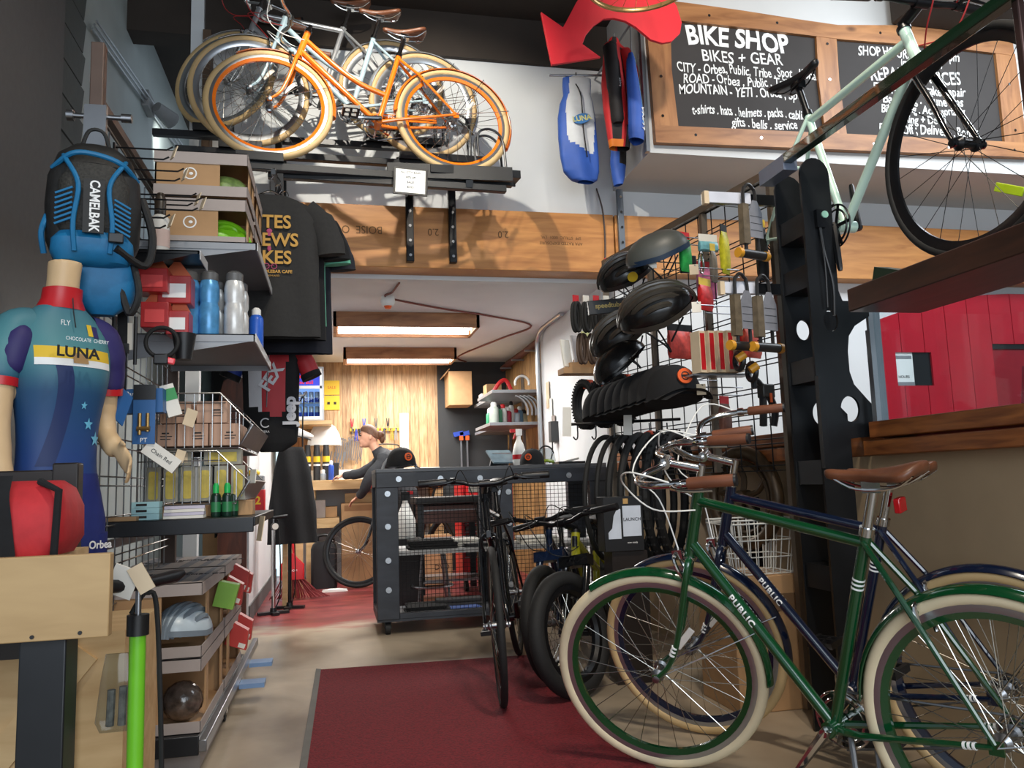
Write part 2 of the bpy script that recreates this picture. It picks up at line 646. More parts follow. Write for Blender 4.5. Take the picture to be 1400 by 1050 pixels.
text('SPF  STRUC  0001  LVL', .03, INKS, bm_, (1.55 + .84, -.0012, .24), (PI / 2, PI, 0), 'stamp', .0004)
text('APA RATED EXPOSURE', .03, INKS, bm_, (1.55 + .84, -.0012, .20), (PI / 2, PI, 0), 'stamp', .0004)
# end post of the upper wall
struct(M().box(-.90, -.82, 5.28, 5.36, 0, 4.3), 'trim_3', WALLW)
struct(M().box(-.82, -.77, 5.24, 5.36, 2.82, 3.97), 'trim_4', mt('brown_post', (92, 72, 56), .7))
# box over the chalkboard
SOFF = mt('soffit_paint', (196, 196, 194), .65, 0, .03, 3)
struct(M().box(2.0, 7.2, 4.66, 5.36, 3.05, 4.3), 'wall_soffit', SOFF)
struct(M().box(3.85, 7.2, 4.3, 4.6, 4.08, 4.3), 'trim_7', DARKC)
struct(M().box(1.975, 2.0, 4.64, 4.68, 3.05, 4.3), 'trim_5', ALU)
# next room beyond the glass
struct(M().box(1.98, 7.2, 5.36, 5.5, 0, 2.8), 'wall_back_next_room', WALLW)
struct(M().box(7.1, 7.2, -2.6, 5.36, 0, 4.3), 'wall_right', WALLW)
# workshop
struct(M().box(-.50, 1.17, 9.2, 9.3, .95, 2.37), 'wall_back', PLANKW)
struct(M().box(-.50, 1.17, 9.2, 9.3, 0, .95), 'wall_back_lower', WALLW)
struct(M().box(1.17, 2.1, 9.18, 9.3, 0, 2.37), 'wall_back_black', mt('charcoal_wall', (46, 48, 50), .7, 0, .06))
struct(M().box(1.92, 2.1, 5.5, 7.3, 0, 2.37), 'wall_workshop_right', WALLW)
CRATE = wood('crate_slats', (176, 136, 84), (120, 86, 48), 3, (2, 8, 1.2), .7, plank=(1, .16))
struct(M().box(1.98, 2.1, 7.3, 9.2, 0, 2.37), 'wall_workshop_slats', CRATE)
struct(M().box(-.70, -.62, 6.35, 9.2, 0, 2.37), 'wall_workshop_left', WALLW)
struct(M().box(-.62, -.61, 6.35, 9.2, 0, .12), 'baseboard_left', mt('grey_baseboard', (92, 92, 92), .6))
struct(M().box(-1.45, -1.02, 9.2, 9.3, 0, 2.37), 'wall_store_left', mt('store_dark', (52, 50, 48), .7))
struct(M().box(-1.02, -.5, 9.2, 9.3, 1.86, 2.37), 'wall_store_over', mt('store_dark', (52, 50, 48), .7))
win = struct(M().box(-1.04, -.5, 9.16, 9.2, 1.80, 1.86).box(-1.04, -1.0, 9.16, 9.2, 0, 1.86).box(-.8, -.76, 9.16, 9.2, 0, 1.86).box(-.54, -.5, 9.16, 9.2, 0, 1.86).box(-1.04, -.5, 9.16, 9.2, .98, 1.02), 'window_1', BPAINT)
SKYM = mt('daylight_outside', (226, 236, 240), .9, 0, .02, emit=1.6)
struct(M().box(-1.6, -.2, 9.6, 9.62, -.1, 2.2), 'window_1_daylight', SKYM)
M().box(-1.0, -.54, 9.18, 9.184, 0.02, 1.8).build('pane', GLASS, win)
# half-height partition with timber sill and glass
struct(M().box(1.98, 2.10, -1.2, 5.36, 0, 1.02), 'wall_partition', BEIGE)
struct(M().box(1.90, 2.14, -1.2, 2.62, 1.02, 1.075).box(1.90, 2.14, 2.90, 5.36, 1.02, 1.075).box(1.99, 2.14, 2.62, 2.90, 1.02, 1.14).box(1.93, 2.12, -1.2, 2.62, 1.085, 1.145).box(1.93, 2.12, 2.90, 5.36, 1.085, 1.145), 'trim_6', SILLW, bevel=.004)
w2 = struct(M().box(2.0, 2.05, -1.2, -1.16, 1.145, 1.7).box(2.0, 2.05, 2.66, 2.675, 1.145, 1.66), 'window_2', ALU)
M().box(2.02, 2.028, -1.2, 2.66, 1.145, 1.66).build('pane', GLASS, w2)

# ---------------------------------------------------------------- bicycles
def wheel_parts(name, c, R, rt, rim_m, tyre_m, spoke_m, xf, parent, nsp=28, hub_r=.018, rim_in=.028, hub_m=None, rim2=None, disc=False, refl=False):
    """one bicycle wheel in the local xz plane around c: rim mesh with tyre, spokes and hub as its children"""
    T = (xf if xf is not None else Matrix.Identity(4)) @ Matrix.Translation(c)
    rr = R - 2 * rt
    mm = M(T)
    prof = [(rr + .008, -rt * .62), (rr + .008, rt * .62), (rr - rim_in * .5, rt * .62), (rr - rim_in, rt * .25), (rr - rim_in, -rt * .25), (rr - rim_in * .5, -rt * .62)]
    rings = []
    n = 56
    for i in range(n):
        t = 2 * PI * i / n
        rings.append([(r * math.cos(t), w, r * math.sin(t)) for r, w in prof])
    mm.loft(rings, wrap=True)
    if rim2 is not None:
        mm.cur = 1
        pr2 = [(rr - rim_in * .45, rt * .66), (rr - rim_in - .002, rt * .3), (rr - rim_in - .002, -rt * .3), (rr - rim_in * .45, -rt * .66)]
        mm.loft([[(r * math.cos(2 * PI * i / n), w, r * math.sin(2 * PI * i / n)) for r, w in pr2] for i in range(n)], wrap=True)
    rim = mm.build(name, [rim_m, rim2] if rim2 else rim_m, parent)
    M(T).torus((0, 0, 0), R - rt, rt, 'y', 64, 12).build('tyre', tyre_m, rim)
    sp = M(T)
    for i in range(nsp):
        t = 2 * PI * i / nsp
        side = 1 if i % 2 else -1
        off = (.35 if (i // 2) % 2 else -.35) * (1.9 if nsp > 20 else .4)
        a = t + off
        p0 = (hub_r * math.cos(a), side * .028, hub_r * math.sin(a))
        p1 = ((rr - rim_in) * math.cos(t), 0, (rr - rim_in) * math.sin(t))
        sp.tube([p0, p1], .0013, 4, caps=False)
    sp.build('spokes', spoke_m, rim)
    hb = M(T)
    hb.lathe([(.006, -.062), (.012, -.06), (.012, -.042), (hub_r + .004, -.032), (hub_r + .004, -.027), (.013, -.022), (.013, .022), (hub_r + .004, .027), (hub_r + .004, .032), (.012, .042), (.012, .06), (.006, .062)], axis='y', n=16)
    hb.build('hub', hub_m or STEEL, rim)
    if refl:
        M(T).obox((-(rr - .09) * .5, .006, (rr - .09) * .5), (.085, .006, .022), (0, PI / 4, 0)).build('spoke_reflector', mt('white_reflector', (214, 206, 196), .3), rim, bevel=.002)
    if disc:
        d = M(T)
        d.lathe([(.05, .036), (.08, .036), (.08, .038), (.05, .038)], axis='y', n=32)
        for i in range(6):
            t = i * PI / 3
            d.bar((.015 * math.cos(t), .037, .015 * math.sin(t)), (.055 * math.cos(t + .4), .037, .055 * math.sin(t + .4)), .008, .002, up=(0, 1, 0))
        d.build('brake_disc', STEEL, rim)
    return rim


def fender(xf, c, R, w, a0, a1, mat, name, parent, drop=.012):
    mm = M((xf if xf is not None else Matrix.Identity(4)) @ Matrix.Translation(c))
    n = 40
    prof = []
    for j in range(7):
        q = -1 + 2 * j / 6
        prof.append((R - drop * q * q * 1.4, w * q))
    inner = [(r - .0025, y * .94) for r, y in reversed(prof)]
    pr = prof + inner
    mm.loft([[(r * math.cos(t), y, r * math.sin(t)) for r, y in pr] for t in strip(a0, a1, n)])
    return mm.build(name, mat, parent)


def saddle_mesh(o, L=.262, W=.076):
    rings = []
    for t in (0, .02, .06, .15, .28, .4, .52, .64, .75, .84, .91, .96, .99, 1.0):
        x = .14 - L * t
        q = max(0, (t - .3) / .7)
        hw = .017 + (W - .017) * (3 * q * q - 2 * q ** 3)
        e = 1.0
        if t < .06:
            e = math.sqrt(max(.05, 1 - ((.06 - t) / .065) ** 2))
        if t > .84:
            e = math.sqrt(max(.04, 1 - ((t - .84) / .165) ** 2))
        top = .016 * t * t - .010 * math.sin(PI * t)
        rg = []
        for j in range(18):
            a = 2 * PI * j / 18
            cy, cz = math.cos(a), math.sin(a)
            yy = hw * e * math.copysign(abs(cy) ** .8, cy)
            zz = (.012 * cz if cz > 0 else (.016 + .012 * t) * cz) * (.4 + .6 * e) - .018 * (abs(yy) / W) ** 2 * (1 if cz >= 0 else 1.3)
            rg.append((o[0] + x, o[1] + yy, o[2] + top + zz))
        rings.append(rg)
    return rings


def bike(name, label, loc, head, pitch=0.0, lean=0.0, steer=0.0, group=None, R=.345, rt=.019, wb=1.04, bb=(.44, .28), st=.56, sta=72, ha=71, rake=.05, hb=.43, ht=.64,
         style='diamond', frame=None, tyre=CREAMT, rim=ALU, rim2=None, spoke=SPOKE, fend=None, bars='city', grip=GRIPM, saddle=LEATHER, sad_up=.17, stem_up=.06, stem_f=.11,
         bar_rise=0.0, metal=CHROME, deco=None, deco2=None, cable=WHITE, ring=True, brake='caliper', stand=True, tr=.0155, guard=None, fork_m=None, band=None, crank_a=-2.6, nsp=28, chain_side=-1,
         disc=False, rear=True, reflector=False, hubm=None, cap=None, seat_ring=None, cat='bicycle', pedals=True, fend_front=True, fork_w=None):
    t = thing(name, label, cat, loc, (lean, pitch, head), group)
    a, s = math.radians(ha), math.radians(sta)
    ax = Vector((-math.cos(a), 0, math.sin(a)))
    pe = Vector((math.sin(a), 0, math.cos(a)))
    fa = Vector((wb, 0, R))
    base = fa - rake * pe
    HB, HT = base + hb * ax, base + ht * ax
    BB = Vector((bb[0], 0, bb[1]))
    up = Vector((-math.cos(s), 0, math.sin(s)))
    ST = BB + st * up
    SD = BB + (st + sad_up) * up
    S = Matrix.Translation(base) @ Matrix.Rotation(steer, 4, ax) @ Matrix.Translation(-base)
    # frame
    f = M()
    f.tube([HB - ax * .012, HB, HT, HT + ax * .01], [tr * 1.25, tr * 1.18, tr * 1.18, tr * 1.25], 14)
    f.tube([BB - up * .01, ST + up * .012], tr, 12)
    f.cyl(BB + Vector((0, -.036, 0)), BB + Vector((0, .036, 0)), .022, n=16)
    f.tube([HB + ax * .035, BB], tr * 1.08, 12)
    if style == 'diamond':
        f.tube([HT - ax * .035, ST - up * .025], tr, 12)
    elif style == 'slope':
        f.tube([HT - ax * .03, ST - up * .10], tr * 1.05, 12)
    else:  # swooping step-through twin tube
        A, Bq = HT - ax * .04, BB + up * .20
        f.tube(curve([A, A * .68 + Bq * .32 + Vector((-.02, 0, -.055)), A * .33 + Bq * .67 + Vector((0, 0, -.045)), Bq], 8), tr * .98, 12)
    ra = Vector((0, 0, R))
    for y in (-1, 1):
        f.tube([BB + Vector((-.02, y * .022, 0)), BB + Vector((-.10, y * .042, .008)), ra + Vector((.01, y * .066, 0))], [.011, .010, .007], 8)
        f.tube([ST - up * .02 + Vector((0, y * .012, 0)), ST * .65 + ra * .35 + Vector((0, y * .042, 0)), ra + Vector((.005, y * .066, .006))], [.0085, .008, .0065], 8)
        f.box(-.014, .02, y * .064 - .003, y * .064 + .003, R - .018, R + .014)
    f.tube([ST * .6 + ra * .4 + Vector((0, -.04, 0)), ST * .6 + ra * .4 + Vector((0, .04, 0))], .007, 8)
    fr = f.build('frame', frame, t)
    if band:
        for p, d in ((BB + up * (st - .13), up), (BB + up * (st - .142), up), (BB + up * (st - .154), up)):
            M().tube([p, p + d * .005], tr + .0008, 12).build('stripe_band', band, fr)
        for y in (-1, 1):
            q0, q1 = BB + Vector((-.10, y * .042, .008)), ra + Vector((.01, y * .066, 0))
            for k in range(3):
                p = q0.lerp(q1, .80 + .035 * k)
                M().tube([p, p + (q1 - q0).normalized() * .006], .0095, 10).build('stripe_band', band, fr)
    if deco:
        txt, cm, sz = deco
        p0, p1 = HB + ax * .035, BB
        d = (p1 - p0).normalized()
        for sgn in (1, -1):
            nrm = Vector((0, sgn, 0))
            X = d if sgn > 0 else -d
            if nrm.cross(X).z < 0:
                X = -X
            # reads down the tube from the left side, up it from the right
            Yv = nrm.cross(X)
            o = text(txt, sz, cm, fr, (0, 0, 0), (0, 0, 0), 'brand_lettering', .0004, bold=.0008, space=1.15)
            bmt = bmesh.new(); bmt.from_mesh(o.data)
            for cut in range(-6, 7):
                bmesh.ops.bisect_plane(bmt, geom=bmt.verts[:] + bmt.edges[:] + bmt.faces[:], plane_co=(0, cut * .003, 0), plane_no=(0, 1, 0))
            bmt.to_mesh(o.data); bmt.free()
            rt_ = tr * 1.08 + .0006
            for v in o.data.vertices:   # wrapped round the tube
                an, rr_ = v.co.y / rt_, rt_ + v.co.z
                v.co.y, v.co.z = rr_ * math.sin(an), rr_ * math.cos(an)
            o.matrix_local = Matrix.Translation(p0.lerp(p1, .40)) @ Matrix((X, Yv, nrm)).transposed().to_4x4()
    if cap:
        M().tube([HB + ax * .05 + Vector((tr * 1.0, 0, 0)), HB + ax * .10 + Vector((tr * 1.0, 0, 0))], [.013, .013], 8).build('head_badge', cap, fr)
    M().tube([HB - ax * .018, HB - ax * .008], tr * 1.5, 14).build('lower_headset', metal, t)
    M().tube([HT + ax * .006, HT + ax * .02], tr * 1.45, 14).build('upper_headset', metal, t)
    # fork
    f = M(S)
    cr = HB - ax * .022
    fw_ = fork_w or (rt + .022)
    f.tube([cr, HB - ax * .012], tr * 1.15, 12)
    if fork_w:
        f.obox(cr, (.05, fw_ * 2 + .05, .05), (0, -(PI / 2 - a), 0))
    for y in (-1, 1):
        dirn = (fa - cr)
        f.tube(curve([cr + Vector((0, y * .012, 0)), cr - ax * .02 + Vector((0, y * fw_, 0)), (cr.lerp(fa, .5) if fork_m else base + ax * .16) + Vector((0, y * (fw_ + .006), 0)), (cr.lerp(fa, .8) if fork_m else base + ax * .06 + pe * .014) + Vector((0, y * .05, 0)), fa + Vector((0, y * .052, 0))], 5),
               [(.013 if not fork_w else .02) - (.0058 if not fork_w else .004) * min(1, i / 20) for i in range(21)], 10)
        f.box(fa.x - .012, fa.x + .012, y * .052 - .003, y * .052 + .003, fa.z - .012, fa.z + .012)
    fk = f.build('fork', fork_m or frame, t)
    if band:
        for y in (-1, 1):
            q0, q1 = base + ax * .16 + Vector((0, y * (fw_ + .006), 0)), base + ax * .06 + pe * .014 + Vector((0, y * .05, 0))
            for k in range(3):
                p = q0.lerp(q1, .35 + .13 * k)
                M(S).tube([p, p + (q1 - q0).normalized() * .006], .0112, 10).build('stripe_band', band, fk)
    wheel_parts('front_wheel', fa, R, rt, rim, tyre, spoke, S, t, nsp, hub_m=hubm, rim2=rim2, disc=disc, refl=bool(fend))
    if rear:
        wheel_parts('rear_wheel', ra, R, rt, rim, tyre, spoke, None, t, nsp, hub_m=hubm, rim2=rim2, disc=disc, refl=bool(fend))
    if fend:
        if fend_front:
            ff = fender(S, fa, R + .014, rt + .008, math.radians(18), math.radians(118), fend, 'front_fender', t) if fend_front == 'fwd' else fender(S, fa, R + .014, rt + .008, math.radians(62), math.radians(190), fend, 'front_fender', t)
            st_ = M(S)
            for y in (-1, 1):
                st_.tube([fa + Vector((0, y * .054, 0)), fa + Vector((-(R + .01) * math.cos(.35), y * (rt + .008), (R + .01) * math.sin(.35)))], .002, 5)
            st_.build('fender_stay', metal, ff)
        rf = fender(None, ra, R + .014, rt + .008, math.radians(-8), math.radians(205), fend, 'rear_fender', t) if False else fender(None, ra, R + .014, rt + .008, math.radians(5), math.radians(208 - 0), fend, 'rear_fender', t)
        rf_ = M()
        for y in (-1, 1):
            rf_.tube([ra + Vector((0, y * .068, 0)), ra + Vector((-(R + .01) * math.cos(.25), y * (rt + .008), (R + .01) * math.sin(.25)))], .002, 5)
            rf_.tube([ra + Vector((0, y * .068, 0)), ra + Vector((-(R + .01) * math.cos(.95), y * (rt + .008), (R + .01) * math.sin(.95)))], .002, 5)
        rf_.build('fender_stay', metal, rf)
    # seat post, saddle
    p_ = M().tube([ST, SD - up * .045], .0135, 12)
    p_.tube([ST - up * .004, ST + up * .018], tr * 1.28, 14)
    p_.obox(SD - up * .04, (.05, .035, .03))
    p_.build('seat_post', metal, t)
    M().loft(saddle_mesh(SD)).build('saddle', saddle, t, mods=None, angle=60)
    r_ = M()
    for y in (-1, 1):
        r_.tube(curve([SD + Vector((.12, y * .008, -.012)), SD + Vector((.05, y * .02, -.042)), SD + Vector((-.05, y * .022, -.04)), SD + Vector((-.11, y * .045, -.008))], 4), .0035, 6)
    sd_ = t.children[-1]
    r_.build('saddle_rails', metal, sd_)
    if reflector:
        q = ST + up * .06 + Vector((-.03, 0, 0))
        M().obox(q + Vector((-.012, 0, 0)), (.02, .05, .045), (0, 0, 0)).build('rear_reflector', REFL, t, bevel=.004)
    # stem and handlebar
    Q = HT + ax * stem_up
    C_ = Q + pe * stem_f * 1.0 + ax * .0
    sm = M(S).tube([HT + ax * .01, Q + ax * .012], .0128, 12)
    sm.tube([Q - ax * .002, C_], .0125 if bars == 'city' else .017, 10)
    sm.tube([C_ + Vector((0, -.026, 0)), C_ + Vector((0, .026, 0))], .018, 12)
    sm.build('stem', metal, t)
    h = M(S)
    ends = []
    if bars == 'city':
        half = [(0, 0, 0), (.012, .06, bar_rise * .05), (.045, .12, bar_rise * .45), (.05, .185, bar_rise * .85), (-.0, .245, bar_rise), (-.09, .272, bar_rise), (-.235, .285, bar_rise - .005)]
        gr = 1
    elif bars == 'flat':
        half = [(0, 0, 0), (0, .06, 0), (-.008, .14, bar_rise), (-.025, .30, bar_rise)]
        gr = 1
    else:  # drop / bullhorn
        half = [(0, 0, 0), (0, .10, .002), (.01, .17, .0), (.06, .195, -.0), (.10, .2, -.03), (.08, .2, -.09), (.0, .205, -.12)]
        gr = 1
    pp = {}
    for y in (-1, 1):
        pts = curve([C_ + Vector((x, y * yy, z)) for x, yy, z in half], 5)
        h.tube(pts, .0113, 10)
        pp[y] = pts
    hbar = h.build('handlebar', metal if bars != 'drop' else BLACK, t)
    for y in (-1, 1):
        g = M(S)
        e1, e0 = pp[y][-1], pp[y][-2]
        d = (pp[y][-1] - pp[y][-4]).normalized()
        L = .125
        g.tube([e1 - d * L, e1 - d * (L - .006), e1 - d * .012, e1 + d * .004], [.0135, .0168, .0168, .0168], 14)
        g.cur = 1
        g.tube([e1 + d * .003, e1 + d * .010], [.0175, .0165], 14)
        g.build('grip', [grip, BLACK], hbar)
        l = M(S)
        q = e1 - d * (L + .03)
        sd2 = Vector((0, -y, 0)) if bars == 'city' else Vector((1, 0, 0))
        fw2 = Vector((0, 0, -1))
        l.tube([q - d * .008, q + d * .012], .0155, 12)
        side = (d.cross(Vector((0, 0, 1)))).normalized()
        if side.dot(Vector((1, y * .3, 0))) < 0:
            side = -side
        l.tube(curve([q + side * .012, q + side * .035 - d * .005, q + side * .045 + d * .04 - ax * .008, q + side * .042 + d * .11 - ax * .012], 4), [.007] * 5 + [.0055] * 4 + [.0045] * 4, 8)
        l.build('brake_lever', metal if bars == 'city' else BLACKM, hbar)
    if cable is not None:
        cb = M(S)
        for y in (-1, 1):
            q = pp[y][-1] - (pp[y][-1] - pp[y][-4]).normalized() * .16
            tgt = cr + Vector((.03, y * .01, .03)) if y < 0 else HT - ax * .06 + Vector((.0, y * .02, 0))
            fwd = Vector((.16, 0, .0))
            cb.tube(curve([q, q + fwd * .8 + Vector((0, -y * .03, .045)), C_ + Vector((.13, y * .07, -.03)), C_ + Vector((.06, y * .05, -.13)), tgt], 6), .0025, 6)
        cb.build('brake_cable', cable, t)
    # brakes
    if brake == 'caliper':
        for T_, o_, nm in ((S, cr + pe * .02 - ax * .01, 'front_brake'), (None, ST * .55 + ra * .45 + Vector((-.01, 0, .02)), 'rear_brake')):
            b_ = M(T_)
            for y in (-1, 1):
                b_.tube(curve([o_ + Vector((.012, y * .004, .03)), o_ + Vector((.02, y * .03, .02)), o_ + Vector((.012, y * .036, -.02)), o_ + Vector((.0, y * .026, -.055))], 4), .0065, 8)
            b_.obox(o_ + Vector((.012, 0, .025)), (.03, .02, .03))
            b_.build(nm, metal, t)
    # cranks
    c = M()
    cs = chain_side
    for y, an in ((cs, crank_a), (-cs, crank_a + PI)):
        d = Vector((math.cos(an), 0, math.sin(an)))
        p0 = BB + Vector((0, y * .052, 0))
        c.tube([p0 - d * .012, p0 + d * .01, p0 + d * .165 + Vector((0, y * .012, 0)), p0 + d * .175 + Vector((0, y * .012, 0))], [.012, .0145, .0095, .007], 8)
        c.cyl(BB, p0 + Vector((0, y * .012, 0)), .011)
    crank = c.build('crankset', metal, t)
    if ring:
        r_ = M()
        y0 = cs * .042
        r_.torus((BB.x, y0, BB.z), .078, .0035, 'y', 40, 6)
        r_.torus((BB.x, y0, BB.z), .060, .004, 'y', 32, 6)
        for k in range(5):
            q = 2 * PI * k / 5
            r_.bar(BB + Vector((0, y0, 0)), BB + Vector((.076 * math.cos(q), y0, .076 * math.sin(q))), .012, .004, up=(0, 1, 0))
        r_.build('chainring', metal, crank)
        ch = M()
        rr_ = .036
        ch.tube([BB + Vector((0, y0, .082)), ra + Vector((0, y0, rr_))], .0035, 6)
        ch.tube([BB + Vector((0, y0, -.082)), ra + Vector((0, y0, -rr_))], .0035, 6)
        ch.torus((ra.x, y0, ra.z), rr_, .004, 'y', 24, 6)
        ch.torus((ra.x, y0, ra.z), rr_ * .7, .003, 'y', 20, 6)
        ch.build('chain', STEEL if metal is not BLACKM else BLACKM, t)
    if pedals:
        for y, an in ((cs, crank_a), (-cs, crank_a + PI)):
            d = Vector((math.cos(an), 0, math.sin(an)))
            q = BB + d * .17 + Vector((0, y * .064, 0))
            p_ = M().cyl(q, q + Vector((0, y * .1, 0)), .007, n=8)
            p_.box(q.x - .045, q.x - .033, min(q.y + y * .015, q.y + y * .1), max(q.y + y * .015, q.y + y * .1), q.z - .011, q.z + .011)
            p_.box(q.x + .033, q.x + .045, min(q.y + y * .015, q.y + y * .1), max(q.y + y * .015, q.y + y * .1), q.z - .011, q.z + .011)
            for k in (0.02, .06, .095):
                p_.box(q.x - .04, q.x + .04, q.y + y * k - .004, q.y + y * k + .004, q.z - .008, q.z + .008)
            p_.build('pedal', BLACK, crank)
    if guard:
        g_ = M()
        y0 = cs * .055
        g_.bar(BB + Vector((.06, y0, .075)), BB + Vector((-.36, y0, .095)), .004, .045)
        go = g_.build('chain_guard', guard, t)
        text('PUBLIC', .03, INKW, go, (BB.x - .12, y0 + .003, BB.z + .084), (PI / 2, .055, PI), 'brand_lettering', bold=.0008)
    if stand:
        k_ = M()
        q0 = BB + Vector((-.06, .03, -.01))
        k_.tube([q0, q0 + Vector((-.03, .05, -.06)), Vector((bb[0] - .16, .22, .008))], [.009, .008, .006], 8)
        k_.tube([Vector((bb[0] - .16, .22, .02)), Vector((bb[0] - .17, .226, .003))], .009, 8)
        k_.build('kickstand', STEEL, t)
    return t
REFL = mt('red_reflector', (190, 16, 26), .2, 0, .1, coat=.5)
GREEN = mt('green_bike_paint', (6, 64, 32), .18, 0.0, .03, coat=1)
NAVY = mt('navy_bike_paint', (9, 22, 46), .2, 0.0, .03, coat=1)
ORNG = mt('orange_bike_paint', (240, 120, 28), .22, 0, .03, coat=1)
SKYB = mt('pale_blue_bike_paint', (172, 196, 206), .22, 0, .03, coat=.8)
SILV = mt('silver_bike_paint', (190, 192, 194), .25, .6, .03, coat=.6)
MINTW = mt('mint_white_bike_paint', (206, 236, 220), .25, 0, .04, coat=.6)
OLIVE = mt('olive_bike_paint', (150, 146, 30), .22, .1, .04, coat=1)
BLKG = mt('gloss_black_paint', (14, 15, 18), .15, 0, .05, coat=1)
BLUB = mt('blue_black_paint', (16, 30, 56), .15, 0, .05, coat=1)

bike('city_bicycle', 'glossy green city bicycle with cream tyres in front of the dark blue one', (1.566, 1.685, 0), 2.033, 0, -.138, .514, frame=GREEN, fend=GREEN, rim=ALU, rim2=GREEN,
     tyre=CREAMT, deco=('PUBLIC', INKW, .03), band=INKW, reflector=False, fend_front=True, stem_up=.07, crank_a=2.24, guard=None)
bike('city_bicycle', 'dark blue city bicycle with cream tyres behind the green one', (1.863, 2.015, 0), 2.075, 0, -.135, .329, frame=NAVY, fend=NAVY, rim=ALU, rim2=NAVY,
     tyre=TANT, deco=('PUBLIC', INKW, .03), band=INKW, reflector=True, stem_up=.09, bar_rise=.10, crank_a=.6)
ob = bike('step_through_bicycle', 'orange step through bicycle with tan tyres at the front of the wall rack', (.715, 4.419, 2.744), 3.254, .025, .157, -.038, frame=ORNG, fend=ORNG, rim=ALU, rim2=ORNG,
     tyre=TANT, bb=(.45, .285), st=.486, hb=.37, ht=.53, style='step', stand=False, band=None, guard=ORNG, crank_a=PI - .1, stem_up=.05, bar_rise=.02, cable=WHITE, sad_up=.19)
sb = bike('step_through_bicycle', 'pale blue step through bicycle with tan tyres behind the orange bicycle', (.575, 4.80, 2.985), 3.243, .032, 0.0, -.05, frame=SKYB, fend=SILV, rim=ALU,
     tyre=TANT, bb=(.45, .285), st=.494, hb=.36, ht=.521, style='step', stand=False, crank_a=PI - .3, stem_up=.05, bar_rise=.04, cable=mt('red_cable', (170, 40, 40), .5), sad_up=.19)
tb = bike('step_through_bicycle', 'silver step through bicycle with tan tyres closest to the wall on the rack', (.39, 5.06, 3.20), 3.20, .02, .0, -.5, frame=SILV, fend=SILV, rim=ALU,
     tyre=TANT, bb=(.45, .285), st=.494, hb=.36, ht=.521, style='diamond', stand=False, crank_a=PI - .3, stem_up=.05, bar_rise=.04, cable=mt('red_cable', (170, 40, 40), .5), sad_up=.19)
fx = bike('fixed_gear_bicycle', 'pale mint and white fixed gear bicycle with black wheels on the high shelf', (1.93, 3.10, 1.619), -1.536, 0, .02, .008, frame=MINTW, fork_m=BLKG, rim=BLACKM, spoke=DSPOKE, hubm=BLACKM,
     tyre=RUBBER, R=.34, rt=.014, wb=.98, bb=(.41, .27), st=.517, sta=73, ha=73, rake=.045, hb=.36, ht=.497, bars='flat', grip=BLACK, saddle=BLACK, metal=BLACKM, stand=False, brake='none', rear=False,
     cable=mt('red_cable', (170, 40, 40), .5), crank_a=-1.4, stem_up=.03, stem_f=.09, bar_rise=.01, nsp=24, sad_up=.19, pedals=False)
fx.scale = (1.062, 1.062, 1.062)
M().obox((1.09, .012, .16), (.10, .006, .026), (0, .5, 0)).build('spoke_reflector', mt('lime_reflector', (190, 220, 40), .3), [c for c in fx.children if c.name.startswith('front_wheel')][0], bevel=.002)
# three hybrids and mountain bikes parked nose-out beside the counter
bike('road_bicycle', 'slim black city bicycle parked nose out nearest the counter', (1.02, 4.58, 0), -1.86, 0, .10, .16, frame=BLKG, rim=BLACKM, spoke=SPOKE, tyre=RUBBER, R=.343, rt=.016, hb=.43, ht=.58,
     style='diamond', bars='flat', grip=BLACK, saddle=BLACK, metal=BLACKM, stand=False, cable=mt('black_cable', (20, 20, 20), .5), stem_up=.06, bar_rise=.02, brake='caliper')
bike('mountain_bicycle', 'small dark blue mountain bicycle between the slim black and olive bicycles', (1.40, 4.75, 0), -1.97, 0, .05, -.25, frame=BLUB, rim=BLACKM, spoke=SPOKE, tyre=RUBBER, R=.28, rt=.032, hb=.36, ht=.47, wb=.93, bb=(.38, .25),
     style='slope', bars='flat', grip=BLACK, saddle=BLACK, metal=BLACKM, stand=False, cable=mt('black_cable', (20, 20, 20), .5), stem_up=.03, bar_rise=.02, brake='none', st=.36, fork_w=.055)
bike('mountain_bicycle', 'small olive green mountain bicycle with a fat black front tyre', (1.52, 4.40, 0), -2.08, 0, .05, -.42, frame=OLIVE, fork_m=BLKG, rim=BLACKM, spoke=SPOKE, tyre=RUBBER, R=.28, rt=.037, hb=.36, ht=.47, wb=.93, bb=(.38, .25),
     style='slope', bars='flat', grip=BLACK, saddle=BLACK, metal=BLACKM, stand=False, cable=mt('black_cable', (20, 20, 20), .5), stem_up=.03, bar_rise=.02, brake='none', st=.36, fork_w=.06, cap=BLACK, tr=.019)
bike('workshop_bicycle', 'black bicycle the mechanic is holding at the workbench', (1.23, 8.36, 0), -2.87, 0, .0, -.45, frame=BLKG, rim=BLACKM, spoke=SPOKE, tyre=RUBBER, R=.343, rt=.017, bars='flat', grip=BLACK, saddle=BLACK, metal=BLACKM, stand=False, brake='none', cable=None, crank_a=-2.2)

# ---------------------------------------------------------------- left side: display gondola
GRID = mt('grid_wire_chrome', (150, 150, 150), .3, .9, .05)
DGRID = mt('grid_wire_black', (26, 26, 28), .4, .4, .1)


def wire_grid(m, p0, du, dv, nu, nv, r=.0028, dbl=0.0, nrm=None):
    p0, du, dv = Vector(p0), Vector(du), Vector(dv)
    n = nrm or du.cross(dv).normalized()
    for i in range(nu + 1):
        a = p0 + du * (i / nu)
        m.tube([a, a + dv], r, 5, caps=False)
    for j in range(nv + 1):
        a = p0 + dv * (j / nv) + n * (2 * r)
        m.tube([a, a + du], r, 5, caps=False)
        if dbl:
            m.tube([a + dv.normalized() * dbl, a + du + dv.normalized() * dbl], r, 5, caps=False)


